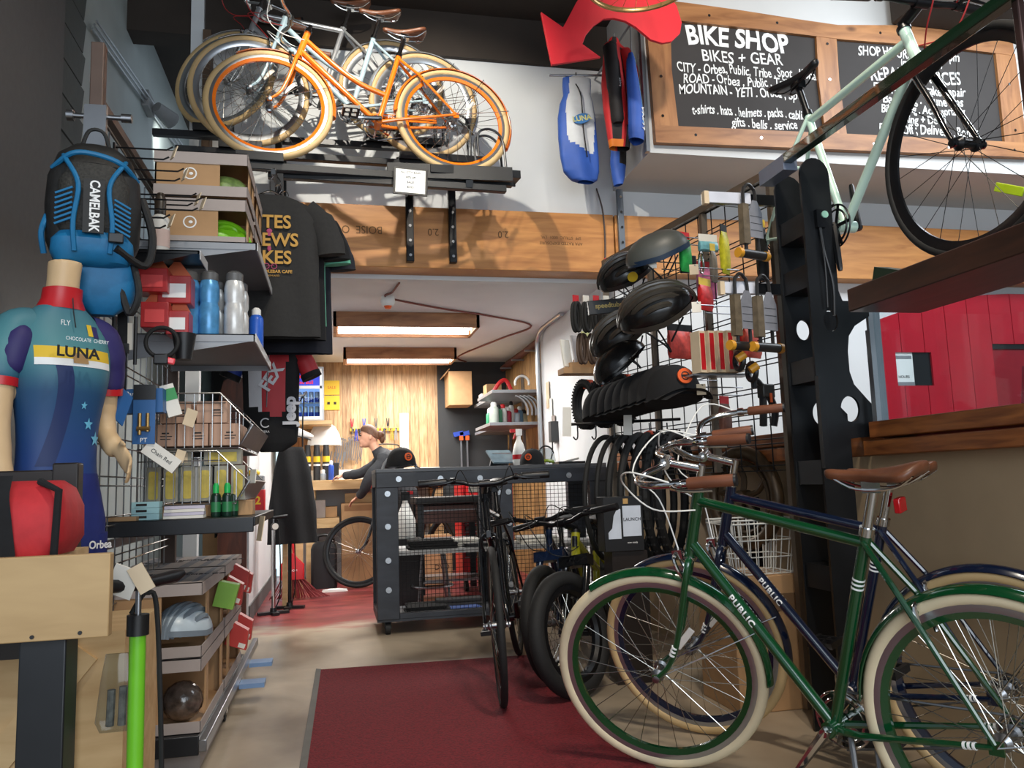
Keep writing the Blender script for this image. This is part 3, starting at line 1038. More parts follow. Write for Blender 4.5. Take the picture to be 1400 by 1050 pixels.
g = thing('display_gondola', 'tall steel display gondola with wire grid and slotted upright on the left', 'display rack', (-.74, 3.5, 0))
m = M()
m.box(-.755, -.715, 2.66, 2.70, .06, 2.42)
m.build('upright', mt('slotted_upright', (96, 80, 72), .5, .4), g, world=True, bevel=.003)
M().box(-.76, -.70, 3.92, 3.96, .06, 2.30).build('upright', mt('slotted_upright'), g, world=True, bevel=.003)
M().bar((-.73, 2.68, 2.215), (-.73, 3.96, 2.245), .035, .03).build('top_rail', mt('slotted_upright'), g, world=True)
m = M(); wire_grid(m, (-.73, 2.70, .08), (0, 1.24, 0), (0, 0, 2.1), 12, 16, .0028, .03)
m.build('wire_grid', GRID, g, world=True)
for z in (.3, .8, 1.3):
    M().bar((-.76, 2.7, z), (-.76, 3.95, z), .02, .03).build('cross_bar', STEEL, g, world=True)
m = M().cyl((-.80, 2.67, 2.17), (-.64, 2.67, 2.17), .008).cyl((-.82, 2.67, 2.17), (-.80, 2.67, 2.17), .018).cyl((-.66, 2.67, 2.17), (-.63, 2.67, 2.17), .014).box(-.765, -.70, 2.645, 2.665, 2.04, 2.2)
m.build('clamp_bracket', STEEL, g, world=True)


def shelf(y0, y1, x0, x1, z, label, mat=GREYSH, th=.028):
    s = thing('steel_shelf', label, 'shelf', (x0, y0, z - th))
    m = M().box(x0, x1, y0, y1, z - .004, z)
    m.box(x0, x1, y0, y0 + .004, z - th, z).box(x0, x1, y1 - .004, y1, z - th, z).box(x1 - .004, x1, y0, y1, z - th, z)
    m.build('shelf_tray', mat, s, world=True)
    b = M()
    b.prism([(x0, z - th), (x1 - .02, z - th), (x0, z - th - .07)], y0 + .004, y0 + .008, 'xz')
    b.build('shelf_bracket', mat, s, world=True)
    M().box(x1, x1 + .003, y0 + .02, y1 - .02, z - .026, z + .006).build('price_rail', mt('price_rail', (196, 196, 196), .4), s, world=True)
    return s


shelf(3.08, 3.88, -.72, -.28, 1.895, 'grey steel shelf under the two green helmet boxes')
shelf(3.08, 3.86, -.72, -.285, 1.545, 'grey steel shelf holding the water bottles')
HEDGE = mt('grey_box_edge', (168, 156, 150), .75, 0, .05)


def display_box(x0, x1, y0, y1, z0, z1, label, cut=.1, logo=True, lip=.045, body=CARD):
    """open-cornered helmet carton with folded grey top and bottom trays"""
    b = thing('helmet_box', label, 'box', (x0, y0, z0), group=None)
    m = M()
    t = .006
    m.box(x0, x1 - cut, y0, y0 + t, z0, z1).box(x0, x0 + t, y0, y1, z0, z1).box(x0, x1, y1 - t, y1, z0, z1)
    m.box(x0, x1, y0, y1, z0, z0 + t).box(x0, x1, y0, y1, z1 - t, z1)
    m.box(x1 - t, x1, y0 + cut, y0 + cut + .05, z0, z1).box(x1 - t, x1, y1 - .05, y1, z0, z1)
    m.build('carton', body, b, world=True)
    for za, zb, nm in ((z1 - lip, z1 + .003, 'lid_tray'), (z0 - .002, z0 + lip * .85, 'base_tray')):
        q = M()
        q.box(x0 - .003, x1 + .003, y0 - .004, y0 - .001, za, zb).box(x1 + .001, x1 + .004, y0 - .004, y1, za, zb)
        if nm == 'lid_tray':
            q.box(x0 - .003, x1 + .003, y0 - .004, y1, zb - .003, zb)
        q.build(nm, HEDGE, b, world=True)
    if logo:
        q = M()
        cx, cz = x0 + (x1 - x0) * .38, (z0 + z1) / 2
        q.torus((cx, y0 - .0015, cz), .022, .0025, 'y', 20, 4, rr=.0005)
        q.ell((cx + .003, y0 - .001, cz), (.008, .001, .006), 8, 4)
        q.build('printed_logo', INKW, b, world=True)
    return b


def helmet(name, label, c, s, mat, mat2, rot=0, vents=7, straps=True, tilt=0, group=None, visor=False, ribs=True):
    """bike helmet: shell with raised ribs, rim band, straps and buckle"""
    h = thing(name, label, 'helmet', c, (tilt, 0, rot), group)
    m = M()
    rings = []
    for i in range(11):
        t = i / 10 * PI / 2
        q = max(math.cos(t), .02)
        rings.append([(s * .15 * q * math.cos(a) * (1.05 if math.cos(a) > 0 else 1), s * .105 * q * math.sin(a), s * .115 * math.sin(t) - (.02 * s * math.cos(a) * q if math.cos(a) < 0 else 0)) for a in [2 * PI * j / 28 for j in range(28)]])
    m.loft(rings)
    m.build('shell', mat, h)
    if ribs:
        for k in range(vents):
            y = (k - (vents - 1) / 2) / ((vents - 1) / 2)
            pts = []
            for i in range(13):
                a = PI * (i / 12)
                ww = .105 * y * .86 * math.sin(a * .82 + .28) * s
                x = .15 * math.cos(a) * s * math.sqrt(max(0, 1 - (y * .86) ** 2)) * 1.02
                z = .115 * s * math.sin(a) * math.sqrt(max(.02, 1 - (y * .8) ** 2)) * 1.06
                pts.append((x, ww, z))
            M().tube(pts, .0125 * s, 6).build('rib', mat2, h)
    M().loft([[(s * .153 * math.cos(a) , s * .108 * math.sin(a), z * s - (.02 * s * math.cos(a) if math.cos(a) < 0 else 0)) for a in [2 * PI * j / 28 for j in range(28)]] for z in (-.012, .012)], caps=False).build('rim_band', mat2, h)
    if visor:
        M().sheet(lambda u, v: (s * (.14 + .06 * math.sin(PI * v) * (1 if u > .5 else .0) + .04 * u), s * .09 * (v * 2 - 1), s * (.03 - .01 * u)), 3, 10).build('visor', mat2, h)
    if straps:
        st = M()
        for y in (-1, 1):
            st.tube(curve([(.07 * s, y * .098 * s, -.01), (.02 * s, y * .085 * s, -.09 * s), (0, y * .03 * s, -.16 * s)], 4), .004 * s, 5)
            st.tube(curve([(-.08 * s, y * .085 * s, -.01), (-.01 * s, y * .085 * s, -.09 * s)], 4), .004 * s, 5)
        st.tube([(0, -.03 * s, -.16 * s), (0, .03 * s, -.16 * s)], .006 * s, 5)
        st.build('strap', BLKCL, h)
    return h


LIME = mt('lime_helmet', (120, 190, 30), .35, 0, .05)
display_box(-.66, -.325, 3.16, 3.46, 2.10, 2.27, 'upper kraft helmet box with a green bag in its window, top shelf front')
display_box(-.655, -.33, 3.16, 3.46, 1.90, 2.085, 'lower kraft helmet box with a lime helmet in its window, top shelf front')
display_box(-.66, -.325, 3.50, 3.80, 2.10, 2.27, 'upper helmet box at the back of the top left shelf')
display_box(-.655, -.33, 3.50, 3.80, 1.90, 2.085, 'lower helmet box at the back of the top left shelf')
helmet('bike_helmet', 'lime green helmet inside the lower kraft box on the top shelf', (-.43, 3.30, 1.95), .72, LIME, LIME, rot=.4, straps=False)
m = M(); m.ell((-.42, 3.30, 2.17), (.09, .09, .055), 12, 8)
solo(m, 'packed_bag', mt('green_bag', (128, 150, 80), .4, 0, .4, 40, .3), 'crinkled green bag inside the upper kraft helmet box', 'bag', (-.42, 3.30, 2.115))

# double prong hooks with tags
for i, (x, y, z) in enumerate([(-.56, 2.86, 2.15), (-.53, 2.90, 2.09), (-.50, 2.98, 2.03), (-.47, 2.90, 1.985), (-.55, 2.78, 1.88)]):
    h = thing('display_hook', ['uppermost empty double hook beside the backpack', 'second empty double hook beside the backpack', 'third empty double hook beside the backpack', 'fourth empty double hook in front of the helmet boxes', 'lowest double hook above the spray bottle'][i], 'hook', (-.725, y, z), group='hooks on the left grid')
    m = M().tube([(-.725, y, z), (x, y, z), (x + .02, y, z + .012)], .003, 6).tube([(-.725, y, z - .035), (x - .01, y, z - .035), (x + .008, y, z - .025)], .003, 6).box(-.728, -.722, y - .02, y + .02, z - .045, z + .01)
    m.build('hook_wire', BLACKM, h, world=True)
    M().obox((x + .024, y, z - .01), (.003, .035, .045), (0, .3, .5)).build('price_tag', KRAFT, h, world=True)


def bottle(name, label, c, r, h, mat, capm, cap_h=.03, group=None, neck=.6, clear=None, band=None, cat='bottle', waist=0.0):
    b = thing(name, label, cat, c, group=group)
    prof = [(r * .9, 0), (r, .006)]
    if waist:
        prof += [(r, h * .50), (r * (1 - waist), h * .56), (r * (1 - waist), h * .60), (r, h * .66)]
    prof += [(r, h * .86), (r * .92, h * .92), (r * neck, h)]
    M().lathe(prof, n=20).build('body', mat, b)
    M().lathe([(r * neck * 1.08, h - .004), (r * neck * 1.08, h + cap_h * .7), (r * neck * .6, h + cap_h)], n=16).build('cap', capm, b)
    if band:
        M().lathe([(r + .0008, h * .2), (r + .0008, h * .62)], n=20, caps=False).build('print_band', band, b)
    return b


BLUEB = mt('blue_bottle', (84, 150, 200), .3, .2, .25, 26)
CLRB = mt('clear_bottle', (206, 206, 204), .3, .2, .15, 26)
for i, (x, y, mat_, lb) in enumerate([(-.525, 3.14, BLUEB, 'insulated blue bottle, leftmost on the bottle shelf'), (-.455, 3.14, BLUEB, 'tall insulated blue bottle in the middle of the bottle shelf front'), (-.365, 3.14, CLRB, 'clear white insulated bottle at the aisle end of the shelf'),
                                      (-.455, 3.28, CLRB, 'grey bottle behind the tall blue bottle'), (-.365, 3.30, CLRB, 'clear bottle behind the front clear bottle'), (-.525, 3.30, BLUEB, 'blue bottle behind the leftmost blue bottle')]):
    bottle('water_bottle', lb, (x, y, 1.546), .037, .215, mat_, mt('bottle_cap_grey', (92, 92, 92), .4), .035, group='insulated bottles on the left shelf', neck=.8, waist=.12)
bottle('water_bottle', 'small bright blue bottle hanging past the end of the shelf', (-.318, 3.5, 1.545), .03, .16, mt('bright_blue', (40, 96, 200), .35), WHITE, .03)
bottle('spray_can', 'white spray bottle with red print below the hooks', (-.595, 2.95, 1.795), .033, .15, mt('can_white', (206, 202, 194), .4), mt('can_cap', (50, 40, 30), .4), .08, cat='spray can', neck=.55, band=mt('red_band', (196, 170, 160), .5))
shelf(2.86, 3.06, -.72, -.45, 1.795, 'narrow wire shelf under the white spray bottle', BLACKM, .012)
# red trays of small goods
for i, (x, y, z, w, h) in enumerate([(-.61, 2.96, 1.66, .10, .085), (-.545, 3.0, 1.63, .11, .10), (-.60, 2.96, 1.535, .09, .09), (-.53, 2.98, 1.515, .075, .085)]):
    t = thing('accessory_pack', ['red carded pack, upper left of the red packs', 'large red carded pack, upper right of the red packs', 'red pack at lower left of the red packs', 'pink and red tub, lowest of the red packs'][i], 'pack', (x, y, z), group='red packs on the hooks')
    M().obox((0, 0, h / 2), (w, .09, h)).build('carton', mt('pack_red', (168, 40, 42), .35, 0, .15, 20), t, bevel=.003)
    M().prism([(-w / 2, h), (w / 2, h), (w * .1, h + .06), (-w * .1, h + .06)], -.002, .002, 'xz').build('hang_card', mt('orange_card', (190, 90, 50), .6), t)
    M().box(-w * .35, w * .35, -.047, -.0455, h * .2, h * .7).build('print_panel', [mt('red_print', (214, 70, 70), .5), INKW][i % 2], t)
# hanging goods between backpack and mannequin
t = thing('cable_lock', 'black looped cable lock hanging in front of the bottle shelf', 'lock', (-.56, 2.84, 1.40))
m = M(); m.torus((0, 0, .07), .05, .007, 'y', 30, 8, rr=.007)
m.build('cable', RUBBER, t)
M().obox((0, 0, .012), (.045, .03, .035)).build('lock_body', BLACK, t, bevel=.004)
M().lathe([(.025, 0), (.04, .09)], n=20).build('cup', BLACK, thing('drink_holder', 'black tapered cup holder under the red tub', 'holder', (-.50, 2.9, 1.42)))
t = thing('pump_card', 'black mini pump on a white hang card beside the mannequin shoulder', 'pump', (-.665, 2.82, 1.42))
M().box(-.022, .022, -.003, .003, .02, .11).build('hang_card', PAPER, t)
M().tube([(-.035, -.01, -.03), (-.035, -.01, .13)], .008).tube([(.03, -.01, -.03), (.03, -.01, .13)], .006).build('pump_barrel', BLACK, t)
t = thing('bag_strap', 'wide black strap hanging down from the backpack', 'strap', (-.635, 2.64, 1.24))
M().sheet(lambda u, v: (-.015 + .03 * u, .004 * math.sin(v * 5), .42 * v), 2, 12).build('webbing', BLKCL, t, mods=None)
M().box(-.02, .02, -.006, .006, .16, .19).build('buckle', BLACK, t)
for i, (x, z, c_) in enumerate([(-.70, 1.385, (230, 84, 60)), (-.535, 1.395, (235, 70, 80))]):
    t = thing('bike_light', ['small orange red clip light beside the mannequin sleeve', 'small pink red clip light under the cable lock'][i], 'light', (x, 2.84, z))
    M().obox((0, 0, .012), (.035, .02, .022), (0, .2 * i, .2)).build('lens', mt('light_lens%d' % i, c_, .3), t, bevel=.005)
    M().tube([(0, .01, .012), (0, .03, .03)], .004).build('clip', BLACK, t)

# tool packs on the grid
BLUEP = mt('blue_card', (36, 92, 150), .5, 0, .1)
t = thing('tool_pack', 'long blue boxed tool with white lettering on the grid hooks', 'tool pack', (-.63, 2.88, 1.235))
M().obox((0, 0, .04), (.15, .06, .08), (0, -.03, 0)).build('carton', BLUEP, t)
text('Park Tool', .022, INKW, t, (.0, -.0315, .062), shear=.3)
t = thing('tool_pack', 'blue hang card with small brass tools beside the mannequin hand', 'tool pack', (-.605, 2.82, 1.13))
M().box(-.034, .034, -.002, .002, 0, .145).build('hang_card', BLUEP, t)
M().box(-.034, .034, -.003, .003, .145, .195).build('header', BLACK, t)
M().tube([(-.012, -.008, .03), (-.012, -.008, .10)], .006).tube([(.012, -.008, .04), (.012, -.008, .10)], .006).tube([(-.02, -.008, .05), (.02, -.008, .05)], .008).build('tool', mt('brass', (176, 140, 84), .3, .8), t)
text('PT', .02, INKW, t, (0, -.003, .012))
t = thing('parts_box', 'white green and red boxed part leaning on the blue tool packs', 'box', (-.535, 2.94, 1.235), (0, -.3, .3))
M().obox((0, 0, .05), (.045, .05, .11)).build('carton', PAPER, t)
M().box(-.0235, .0235, -.0262, -.0255, .05, .09).build('print_panel', mt('green_print', (40, 140, 70), .5), t)
t = thing('parts_box', 'small white chain box lying tilted under the blue hang card', 'box', (-.575, 2.86, 1.065), (0, .65, .15))
M().obox((0, 0, .03), (.12, .07, .05)).build('carton', PAPER, t)
text('Chain Red', .018, INKB, t, (0, -.0355, .03))
M().obox((0, 0, .0), (.03, .003, .04), (0, .3, .5)).build('tag_card', KRAFT, thing('price_tag', 'curled kraft price tag on the chain hook', 'tag', (-.50, 2.86, 1.09)))
M().obox((0, 0, .0), (.04, .003, .06), (0, .3, .6)).build('tag_card', KRAFT, thing('price_tag', 'curled kraft price tag over the brown cartons', 'tag', (-.485, 2.95, 1.225)))


def basket(x0, x1, y0, y1, z0, h, label):
    b = thing('wire_basket', label, 'basket', (x0, y0, z0))
    pr = [(x0, z0), (x0, z0 + h), (x1 - .10, z0 + h), (x1 + .01, z0 + h * .42), (x1 - .035, z0)]
    fr = M()
    for y in (y0, y1):
        fr.tube([(p[0], y, p[1]) for p in pr], .0035, 6, closed=True)
    for p in pr:
        fr.tube([(p[0], y0, p[1]), (p[0], y1, p[1])], .0035, 6)
    fr.build('frame', GRID, b, world=True)
    w_ = M()
    for y in (y0, y1):
        for i in range(1, 12):
            x = x0 + (x1 - x0) * i / 12
            zt = z0 + h if x < x1 - .10 else z0 + h - (x - (x1 - .10)) / .11 * h * .58
            zb = z0 if x < x1 - .035 else z0 + (x - x1 + .035) / .045 * h * .42
            w_.tube([(x, y, zb), (x, y, zt)], .0022, 5)
        w_.tube([(x0, y, z0 + h * .82), (x1 - .08, y, z0 + h * .82)], .0022, 5)
    for i in range(1, 12):
        y = y0 + (y1 - y0) * i / 12
        w_.tube([(x0, y, z0 + h), (x0, y, z0), (x1 - .035, y, z0), (x1 + .01, y, z0 + h * .42)], .0022, 5)
    w_.build('wires', GRID, b, world=True)
    M().loft([[(x1 - .03, y, z0 + .01) for y in (y0 + .01, y1 - .01)] + [(x1 - .027, y, z0 + .01) for y in (y1 - .01, y0 + .01)], [(x1 + .013, y, z0 + h * .42) for y in (y0 + .01, y1 - .01)] + [(x1 + .016, y, z0 + h * .42) for y in (y1 - .01, y0 + .01)]]).build('label_plate', mt('plate_grey', (150, 152, 154), .3, .5), b, world=True)
    return b


basket(-.68, -.305, 3.08, 3.80, 1.125, .20, 'upper chrome wire basket full of small brown cartons')
basket(-.68, -.315, 3.08, 3.80, .925, .19, 'lower chrome wire basket holding yellow and grey packs')
SMALLC = mt('pinkish_carton', (186, 150, 128), .8, 0, .05)
first = None
n_ = 0
for k, (cx, cz, y) in enumerate([(-.61, 1.135, 3.16), (-.50, 1.135, 3.16), (-.39, 1.135, 3.16), (-.56, 1.218, 3.16), (-.435, 1.218, 3.16), (-.61, 1.135, 3.30), (-.50, 1.135, 3.30), (-.39, 1.135, 3.30), (-.50, 1.218, 3.30)]):
    lb = ['small brown carton, bottom left front of the upper basket', 'small brown carton, bottom centre front of the upper basket', 'small brown carton, bottom right front of the upper basket', 'small brown carton on top at the left of the upper basket', 'small brown carton on top at the right of the upper basket',
          'small brown carton in the second row left of the upper basket', 'small brown carton in the second row centre of the upper basket', 'small brown carton in the second row right of the upper basket', 'small brown carton topping the second row of the upper basket'][k]
    if first is None:
        first = thing('small_carton', lb, 'box', (cx, y, cz), group='small cartons in the upper basket')
        M().box(-.053, .053, -.06, .06, 0, .08).build('carton', SMALLC, first, bevel=.002)
        M().box(.0, .04, -.0612, -.0605, .035, .038).box(.0, .035, -.0612, -.0605, .025, .028).box(.005, .03, -.0612, -.0605, .045, .05).build('print', INKB, first)
    else:
        dup(first, (cx, y, cz), label=lb)
first = None
for k in range(6):
    cx, cz = (-.635 + k * .058, .937)
    lb = 'yellow and grey brake pack number %s from the left in the lower basket' % ['one', 'two', 'three', 'four', 'five', 'six'][k]
    if first is None:
        first = thing('parts_pack', lb, 'pack', (cx, 3.13, cz), (0, 0, .1), group='yellow and grey packs in the lower basket')
        M().box(-.024, .024, -.012, .012, 0, .125).build('carton', mt('pack_grey', (150, 146, 130), .6), first)
        M().prism(rrect(.032, .1, .008, 3, 0, .06), -.0135, -.0125, 'xz').build('window_card', mt('pack_yellow', (196, 172, 60), .5, 0, .2, 20), first)
    else:
        dup(first, (cx, 3.13, cz), label=lb)
for k, (cx, w) in enumerate([(-.40, .13), (-.555, .09)]):
    t = thing('parts_pack', ['wide yellow and grey pack lying on the upright packs', 'tan pack lying on the upright packs at the left'][k], 'pack', (cx, 3.16, 1.067))
    M().box(-w / 2, w / 2, -.03, .03, 0, .055).build('carton', mt('pack_grey'), t)
    M().box(-w * .38, w * .38, -.0312, -.0305, .01, .045).build('window_card', [mt('pack_yellow'), KRAFT][k], t)
# black shelf with small boxes
t = thing('black_shelf', 'black bent steel shelf under the wire baskets', 'shelf', (-.76, 3.0, .82))
M().box(-.80, -.275, 2.98, 3.86, .865, .878).box(-.80, -.275, 2.975, 2.985, .825, .878).box(-.28, -.27, 2.98, 3.86, .845, .878).build('shelf_tray', BPAINT, t, world=True, bevel=.003)
for k in range(3):
    t = thing('tube_box', ['bottom teal and white tube box of the stack of three', 'middle teal and white tube box of the stack of three', 'top teal and white tube box of the stack of three'][k], 'box', (-.64, 3.06, .879 + k * .021))
    M().box(-.045, .045, -.03, .03, 0, .02).build('carton', mt('teal_carton', (150, 190, 196), .6), t)
    M().box(-.03, .005, -.0312, -.0305, .006, .014).build('print', INKB, t)
t = thing('paper_stack', 'pale stack of folded leaflets on the black shelf', 'papers', (-.51, 3.03, .879))
for k in range(4):
    M().obox((0, 0, .006 + k * .011), (.13, .07, .01), (0, 0, .04 * k)).build('leaflet', [PAPER, mt('pale_violet', (196, 190, 206), .7)][k % 2], t)
t = thing('long_carton', 'long brown carton behind the leaflets on the black shelf', 'box', (-.50, 3.16, .879)); M().box(-.12, .10, -.03, .03, 0, .05).build('carton', CARD, t, bevel=.002)
t = thing('flat_carton', 'flat tan carton at the mannequin end of the black shelf', 'box', (-.72, 3.02, .879)); M().box(-.06, .06, -.03, .03, 0, .014).build('carton', CARD, t)
t = thing('small_carton', 'tan carton behind the green capped bottles', 'box', (-.325, 3.2, .879)); M().box(-.03, .03, -.05, .05, 0, .055).build('carton', CARD, t, bevel=.002)
for k, (x, y) in enumerate([(-.415, 3.08), (-.375, 3.07), (-.40, 3.14), (-.36, 3.13)]):
    bottle('lube_bottle', ['green capped lube bottle at the front left of the four', 'green capped lube bottle at the front right of the four', 'green capped lube bottle at the back left of the four', 'green capped lube bottle at the back right of the four'][k], (x, y, .879), .017, .085, mt('lube_dark', (18, 46, 34), .3), mt('lube_green', (20, 170, 80), .4), .035, group='green capped lube bottles', band=mt('lube_label', (40, 120, 70), .4))
M().obox((0, 0, 0), (.003, .04, .09), (0, .15, .5)).build('tag_card', KRAFT, thing('price_tag', 'kraft price tag hanging off the end of the black shelf', 'tag', (-.262, 3.1, .83)))
M().obox((0, 0, 0), (.003, .04, .05), (0, .1, .6)).build('tag_card', PAPER, thing('price_tag', 'white price tag on the lower basket end', 'tag', (-.29, 3.1, 1.02)))

# ---------------------------------------------------------------- rolling cart of helmet boxes
c = thing('rolling_cart', 'low black rolling cart with a steel edge and swivel casters', 'cart', (-.67, 3.6, 0))
M().box(-.90, -.45, 3.02, 4.40, .125, .15).box(-.90, -.45, 3.0, 3.03, .09, .155).build('deck', BPAINT, c, world=True, bevel=.003)
M().box(-.452, -.425, 3.0, 4.9, .10, .14).build('edge_rail', STEEL, c, world=True, bevel=.003)
M().box(-.9, -.46, 3.1, 4.3, .02, .075).build('lower_plank', CARDG, c, world=True)
for k, (x, y) in enumerate([(-.55, 3.16), (-.47, 3.75), (-.47, 4.35), (-.85, 3.16)]):
    w_ = M().cyl((x - .014, y, .038), (x + .014, y, .038), .038, n=20)
    w_ = w_.build('caster', RUBBER, c, world=True)
    q = M().box(x - .02, x - .016, y - .02, y + .02, .03, .09).box(x + .016, x + .02, y - .02, y + .02, .03, .09).cyl((x, y, .085), (x, y, .128), .026)
    b_ = q.build('caster_fork', CHROME, c, world=True)
for k in range(2):
    M().box(-.425, -.405 + .09, 3.95 + k * .45, 4.05 + k * .45, .08, .10).build('bracket_plate', mt('plate_blue_grey', (120, 150, 190), .4, .4), c, world=True)


def cart_box(y0, y1, z0, z1, label, top=False):
    b = display_box(-.86, -.452, y0, y1, z0, z1, label, cut=.13, logo=False, lip=.04)
    if top:
        q = M()
        for k, x in enumerate((-.84, -.74, -.64, -.56, -.49)):
            q.box(x, x + [.05, .03, .04, .03, .02][k], y0 + .02, y1 - .02, z1 + .0032, z1 + .0036)
        q.build('lid_stripes', mt('lid_grey_print', (122, 122, 128), .7), b, world=True)
        for k in range(3):
            text('HELMET CO', .035, INKB, b, (.10 + k * .13, (y1 - y0) / 2 + .06 * (k % 2), z1 - z0 + .0042), (0, 0, 0))
    return b


cart_box(3.03, 3.60, .16, .40, 'lower front helmet box on the cart with wrapped goods in its window')
cart_box(3.03, 3.60, .41, .655, 'upper front helmet box on the cart with a white helmet in its window', True)
cart_box(3.64, 4.24, .16, .40, 'lower rear helmet box on the rolling cart')
cart_box(3.64, 4.24, .41, .655, 'upper rear helmet box on the rolling cart', True)
helmet('bike_helmet', 'pale blue white helmet seen in the cart box window', (-.53, 3.16, .47), .82, mt('pale_helmet', (186, 200, 208), .35), mt('pale_helmet_grey', (120, 132, 142), .4), rot=1.2, straps=False)
m = M(); m.ell((-.53, 3.16, .235), (.07, .07, .07), 12, 8)
solo(m, 'wrapped_helmet', mt('smoky_wrap', (92, 80, 72), .15, 0, .5, 30, .5, coat=.6), 'dark helmet wrapped in shiny plastic in the lower cart box', 'helmet', (-.53, 3.16, .165))
RC = mt('red_carton', (186, 52, 44), .5)
for k, (y, z) in enumerate([(3.72, .53), (3.95, .56), (4.12, .53), (3.95, .30), (4.15, .31)]):
    t = thing('red_carton', ['red wedge carton poking out of the upper rear cart box, nearest', 'red wedge carton in the middle of the upper rear cart box', 'orange red wedge carton at the far end of the upper cart box', 'red carton poking out of the lower rear cart box, nearest', 'red carton at the far end of the lower rear cart box'][k], 'box', (-.44, y, z - .03), (0, .35, 0), group='red cartons in the cart boxes')
    M().prism([(-.05, 0), (.05, 0), (.03, .085), (-.04, .1)], -.03, .03, 'xz').build('carton', RC, t)
    M().box(.01, .04, -.0312, -.0305, .005, .025).build('barcode_panel', PAPER, t)
t = thing('green_carton', 'lime green wrapped carton poking out of the upper cart box', 'box', (-.445, 3.55, .50), (0, .25, 0)); M().box(-.04, .04, -.03, .03, 0, .10).build('carton', mt('lime_card', (140, 190, 70), .5), t)

# ---------------------------------------------------------------- backpack
bp = thing('backpack', 'black and bright blue hydration backpack hanging from the gondola upright', 'backpack', (-.70, 2.55, 1.63), (0, 0, .25))
bp.scale = (1.0, 1.0, .93)
BPK = mt('backpack_black', (24, 23, 22), .6, 0, .3, 40, .2)
BPB = mt('backpack_blue', (18, 108, 156), .55, 0, .1, 30, .1)


def sup(w, d, n=24, e=.6, cx=0, cy=0, z=0):
    r = []
    for j in range(n):
        a = 2 * PI * j / n
        ca, sa = math.cos(a), math.sin(a)
        r.append((cx + w * math.copysign(abs(ca) ** e, ca), cy + d * math.copysign(abs(sa) ** e, sa), z))
    return r


m = M().loft([sup(w, d, z=z) for w, d, z in ((.05, .03, 0), (.10, .06, .02), (.125, .085, .09), (.13, .095, .2), (.125, .09, .29), (.10, .07, .37), (.06, .05, .405), (.02, .02, .42))])
m.build('main_body', BPK, bp)
m = M().loft([sup(w, d, cy=-.05, z=z) for w, d, z in ((.05, .02, .0), (.095, .05, .01), (.11, .07, .04), (.108, .075, .075), (.09, .06, .10), (.05, .03, .11))])
m.build('front_pocket', BPB, bp)
m = M().loft([sup(w, d, cy=-.055, z=z) for w, d, z in ((.08, .045, .09), (.095, .064, .12), (.095, .066, .26), (.07, .05, .32), (.03, .02, .335))])
m.build('mesh_pocket', mt('backpack_mesh', (46, 44, 40), .7, 0, .4, 120, .4), bp)
m = M()
for s_ in (-1, 1):
    m.tube(curve([(s_ * .045, -.12, .03), (s_ * .05, -.132, .12), (s_ * .04, -.128, .24), (s_ * .075, -.09, .33), (s_ * .085, -.02, .37)], 5), .007, 8)
m.build('side_strap', BPB, bp)
M().tube(curve([(-.11, -.05, .31), (-.06, -.10, .345), (.0, -.105, .35), (.07, -.10, .33), (.115, -.04, .30)], 5), .008, 8).build('zip_trim', BPB, bp)
M().box(-.026, .028, -.142, -.136, .085, .255).build('logo_panel', BPK, bp)
text('CAMELBAK', .036, INKW, bp, (0.002, -.1425, .17), (PI / 2, PI / 2, 0), 'logo_lettering', sx=.9, bold=.0008)
for k in range(7):
    M().obox((-.075, -.125, .12 + k * .016), (.05, .004, .006), (0, -.4, -.35)).build('print_stripe', BPB, bp)
    M().obox((.075, -.125, .10 + k * .015), (.05, .004, .006), (0, .4, .35)).build('print_stripe', BPB, bp)
M().tube(curve([(-.04, 0, .40), (-.02, 0, .47), (.02, 0, .47), (.04, 0, .40)], 5), .006, 8).build('haul_loop', BPK, bp)
m = M().tube(curve([(.11, -.05, .02), (.125, -.07, -.08), (.10, -.05, -.14), (.07, -.04, -.02)], 5), .01, 8).tube(curve([(.13, -.02, .25), (.16, -.04, .12), (.14, -.05, .02), (.06, -.12, .05)], 5), .012, 8)
m.build('shoulder_strap', BPK, bp)
M().obox((.06, -.14, .075), (.04, .015, .03)).build('buckle', BLACK, bp, bevel=.003)
m = M().tube(curve([(-.12, -.04, .16), (-.132, -.05, .1), (-.125, -.03, .04)], 5), .008, 8)
m.build('side_piping', BPB, bp)
M().loft([sup(w, d, cx=.03, cy=.0, z=z) for w, d, z in ((.03, .02, -.14), (.08, .05, -.10), (.10, .06, -.02), (.09, .06, .03))]).build('hip_wing', BPB, bp)

# ---------------------------------------------------------------- mannequin in a printed jersey
def ellr(z, a, f, b, yo=0.0, n=36, xo=0.0):
    r = []
    for j in range(n):
        t = 2 * PI * j / n
        c, s = math.cos(t), math.sin(t)
        r.append((xo + a * math.copysign(abs(c) ** .85, c), yo + (b if s > 0 else f) * s, z))
    return r


def remesh(o, vs=.006, sm=4):
    r = o.modifiers.new('remesh', 'REMESH')
    r.mode = 'VOXEL'
    r.voxel_size = vs
    r.use_smooth_shade = True
    s = o.modifiers.new('smooth', 'SMOOTH')
    s.iterations = sm
    s.factor = .5


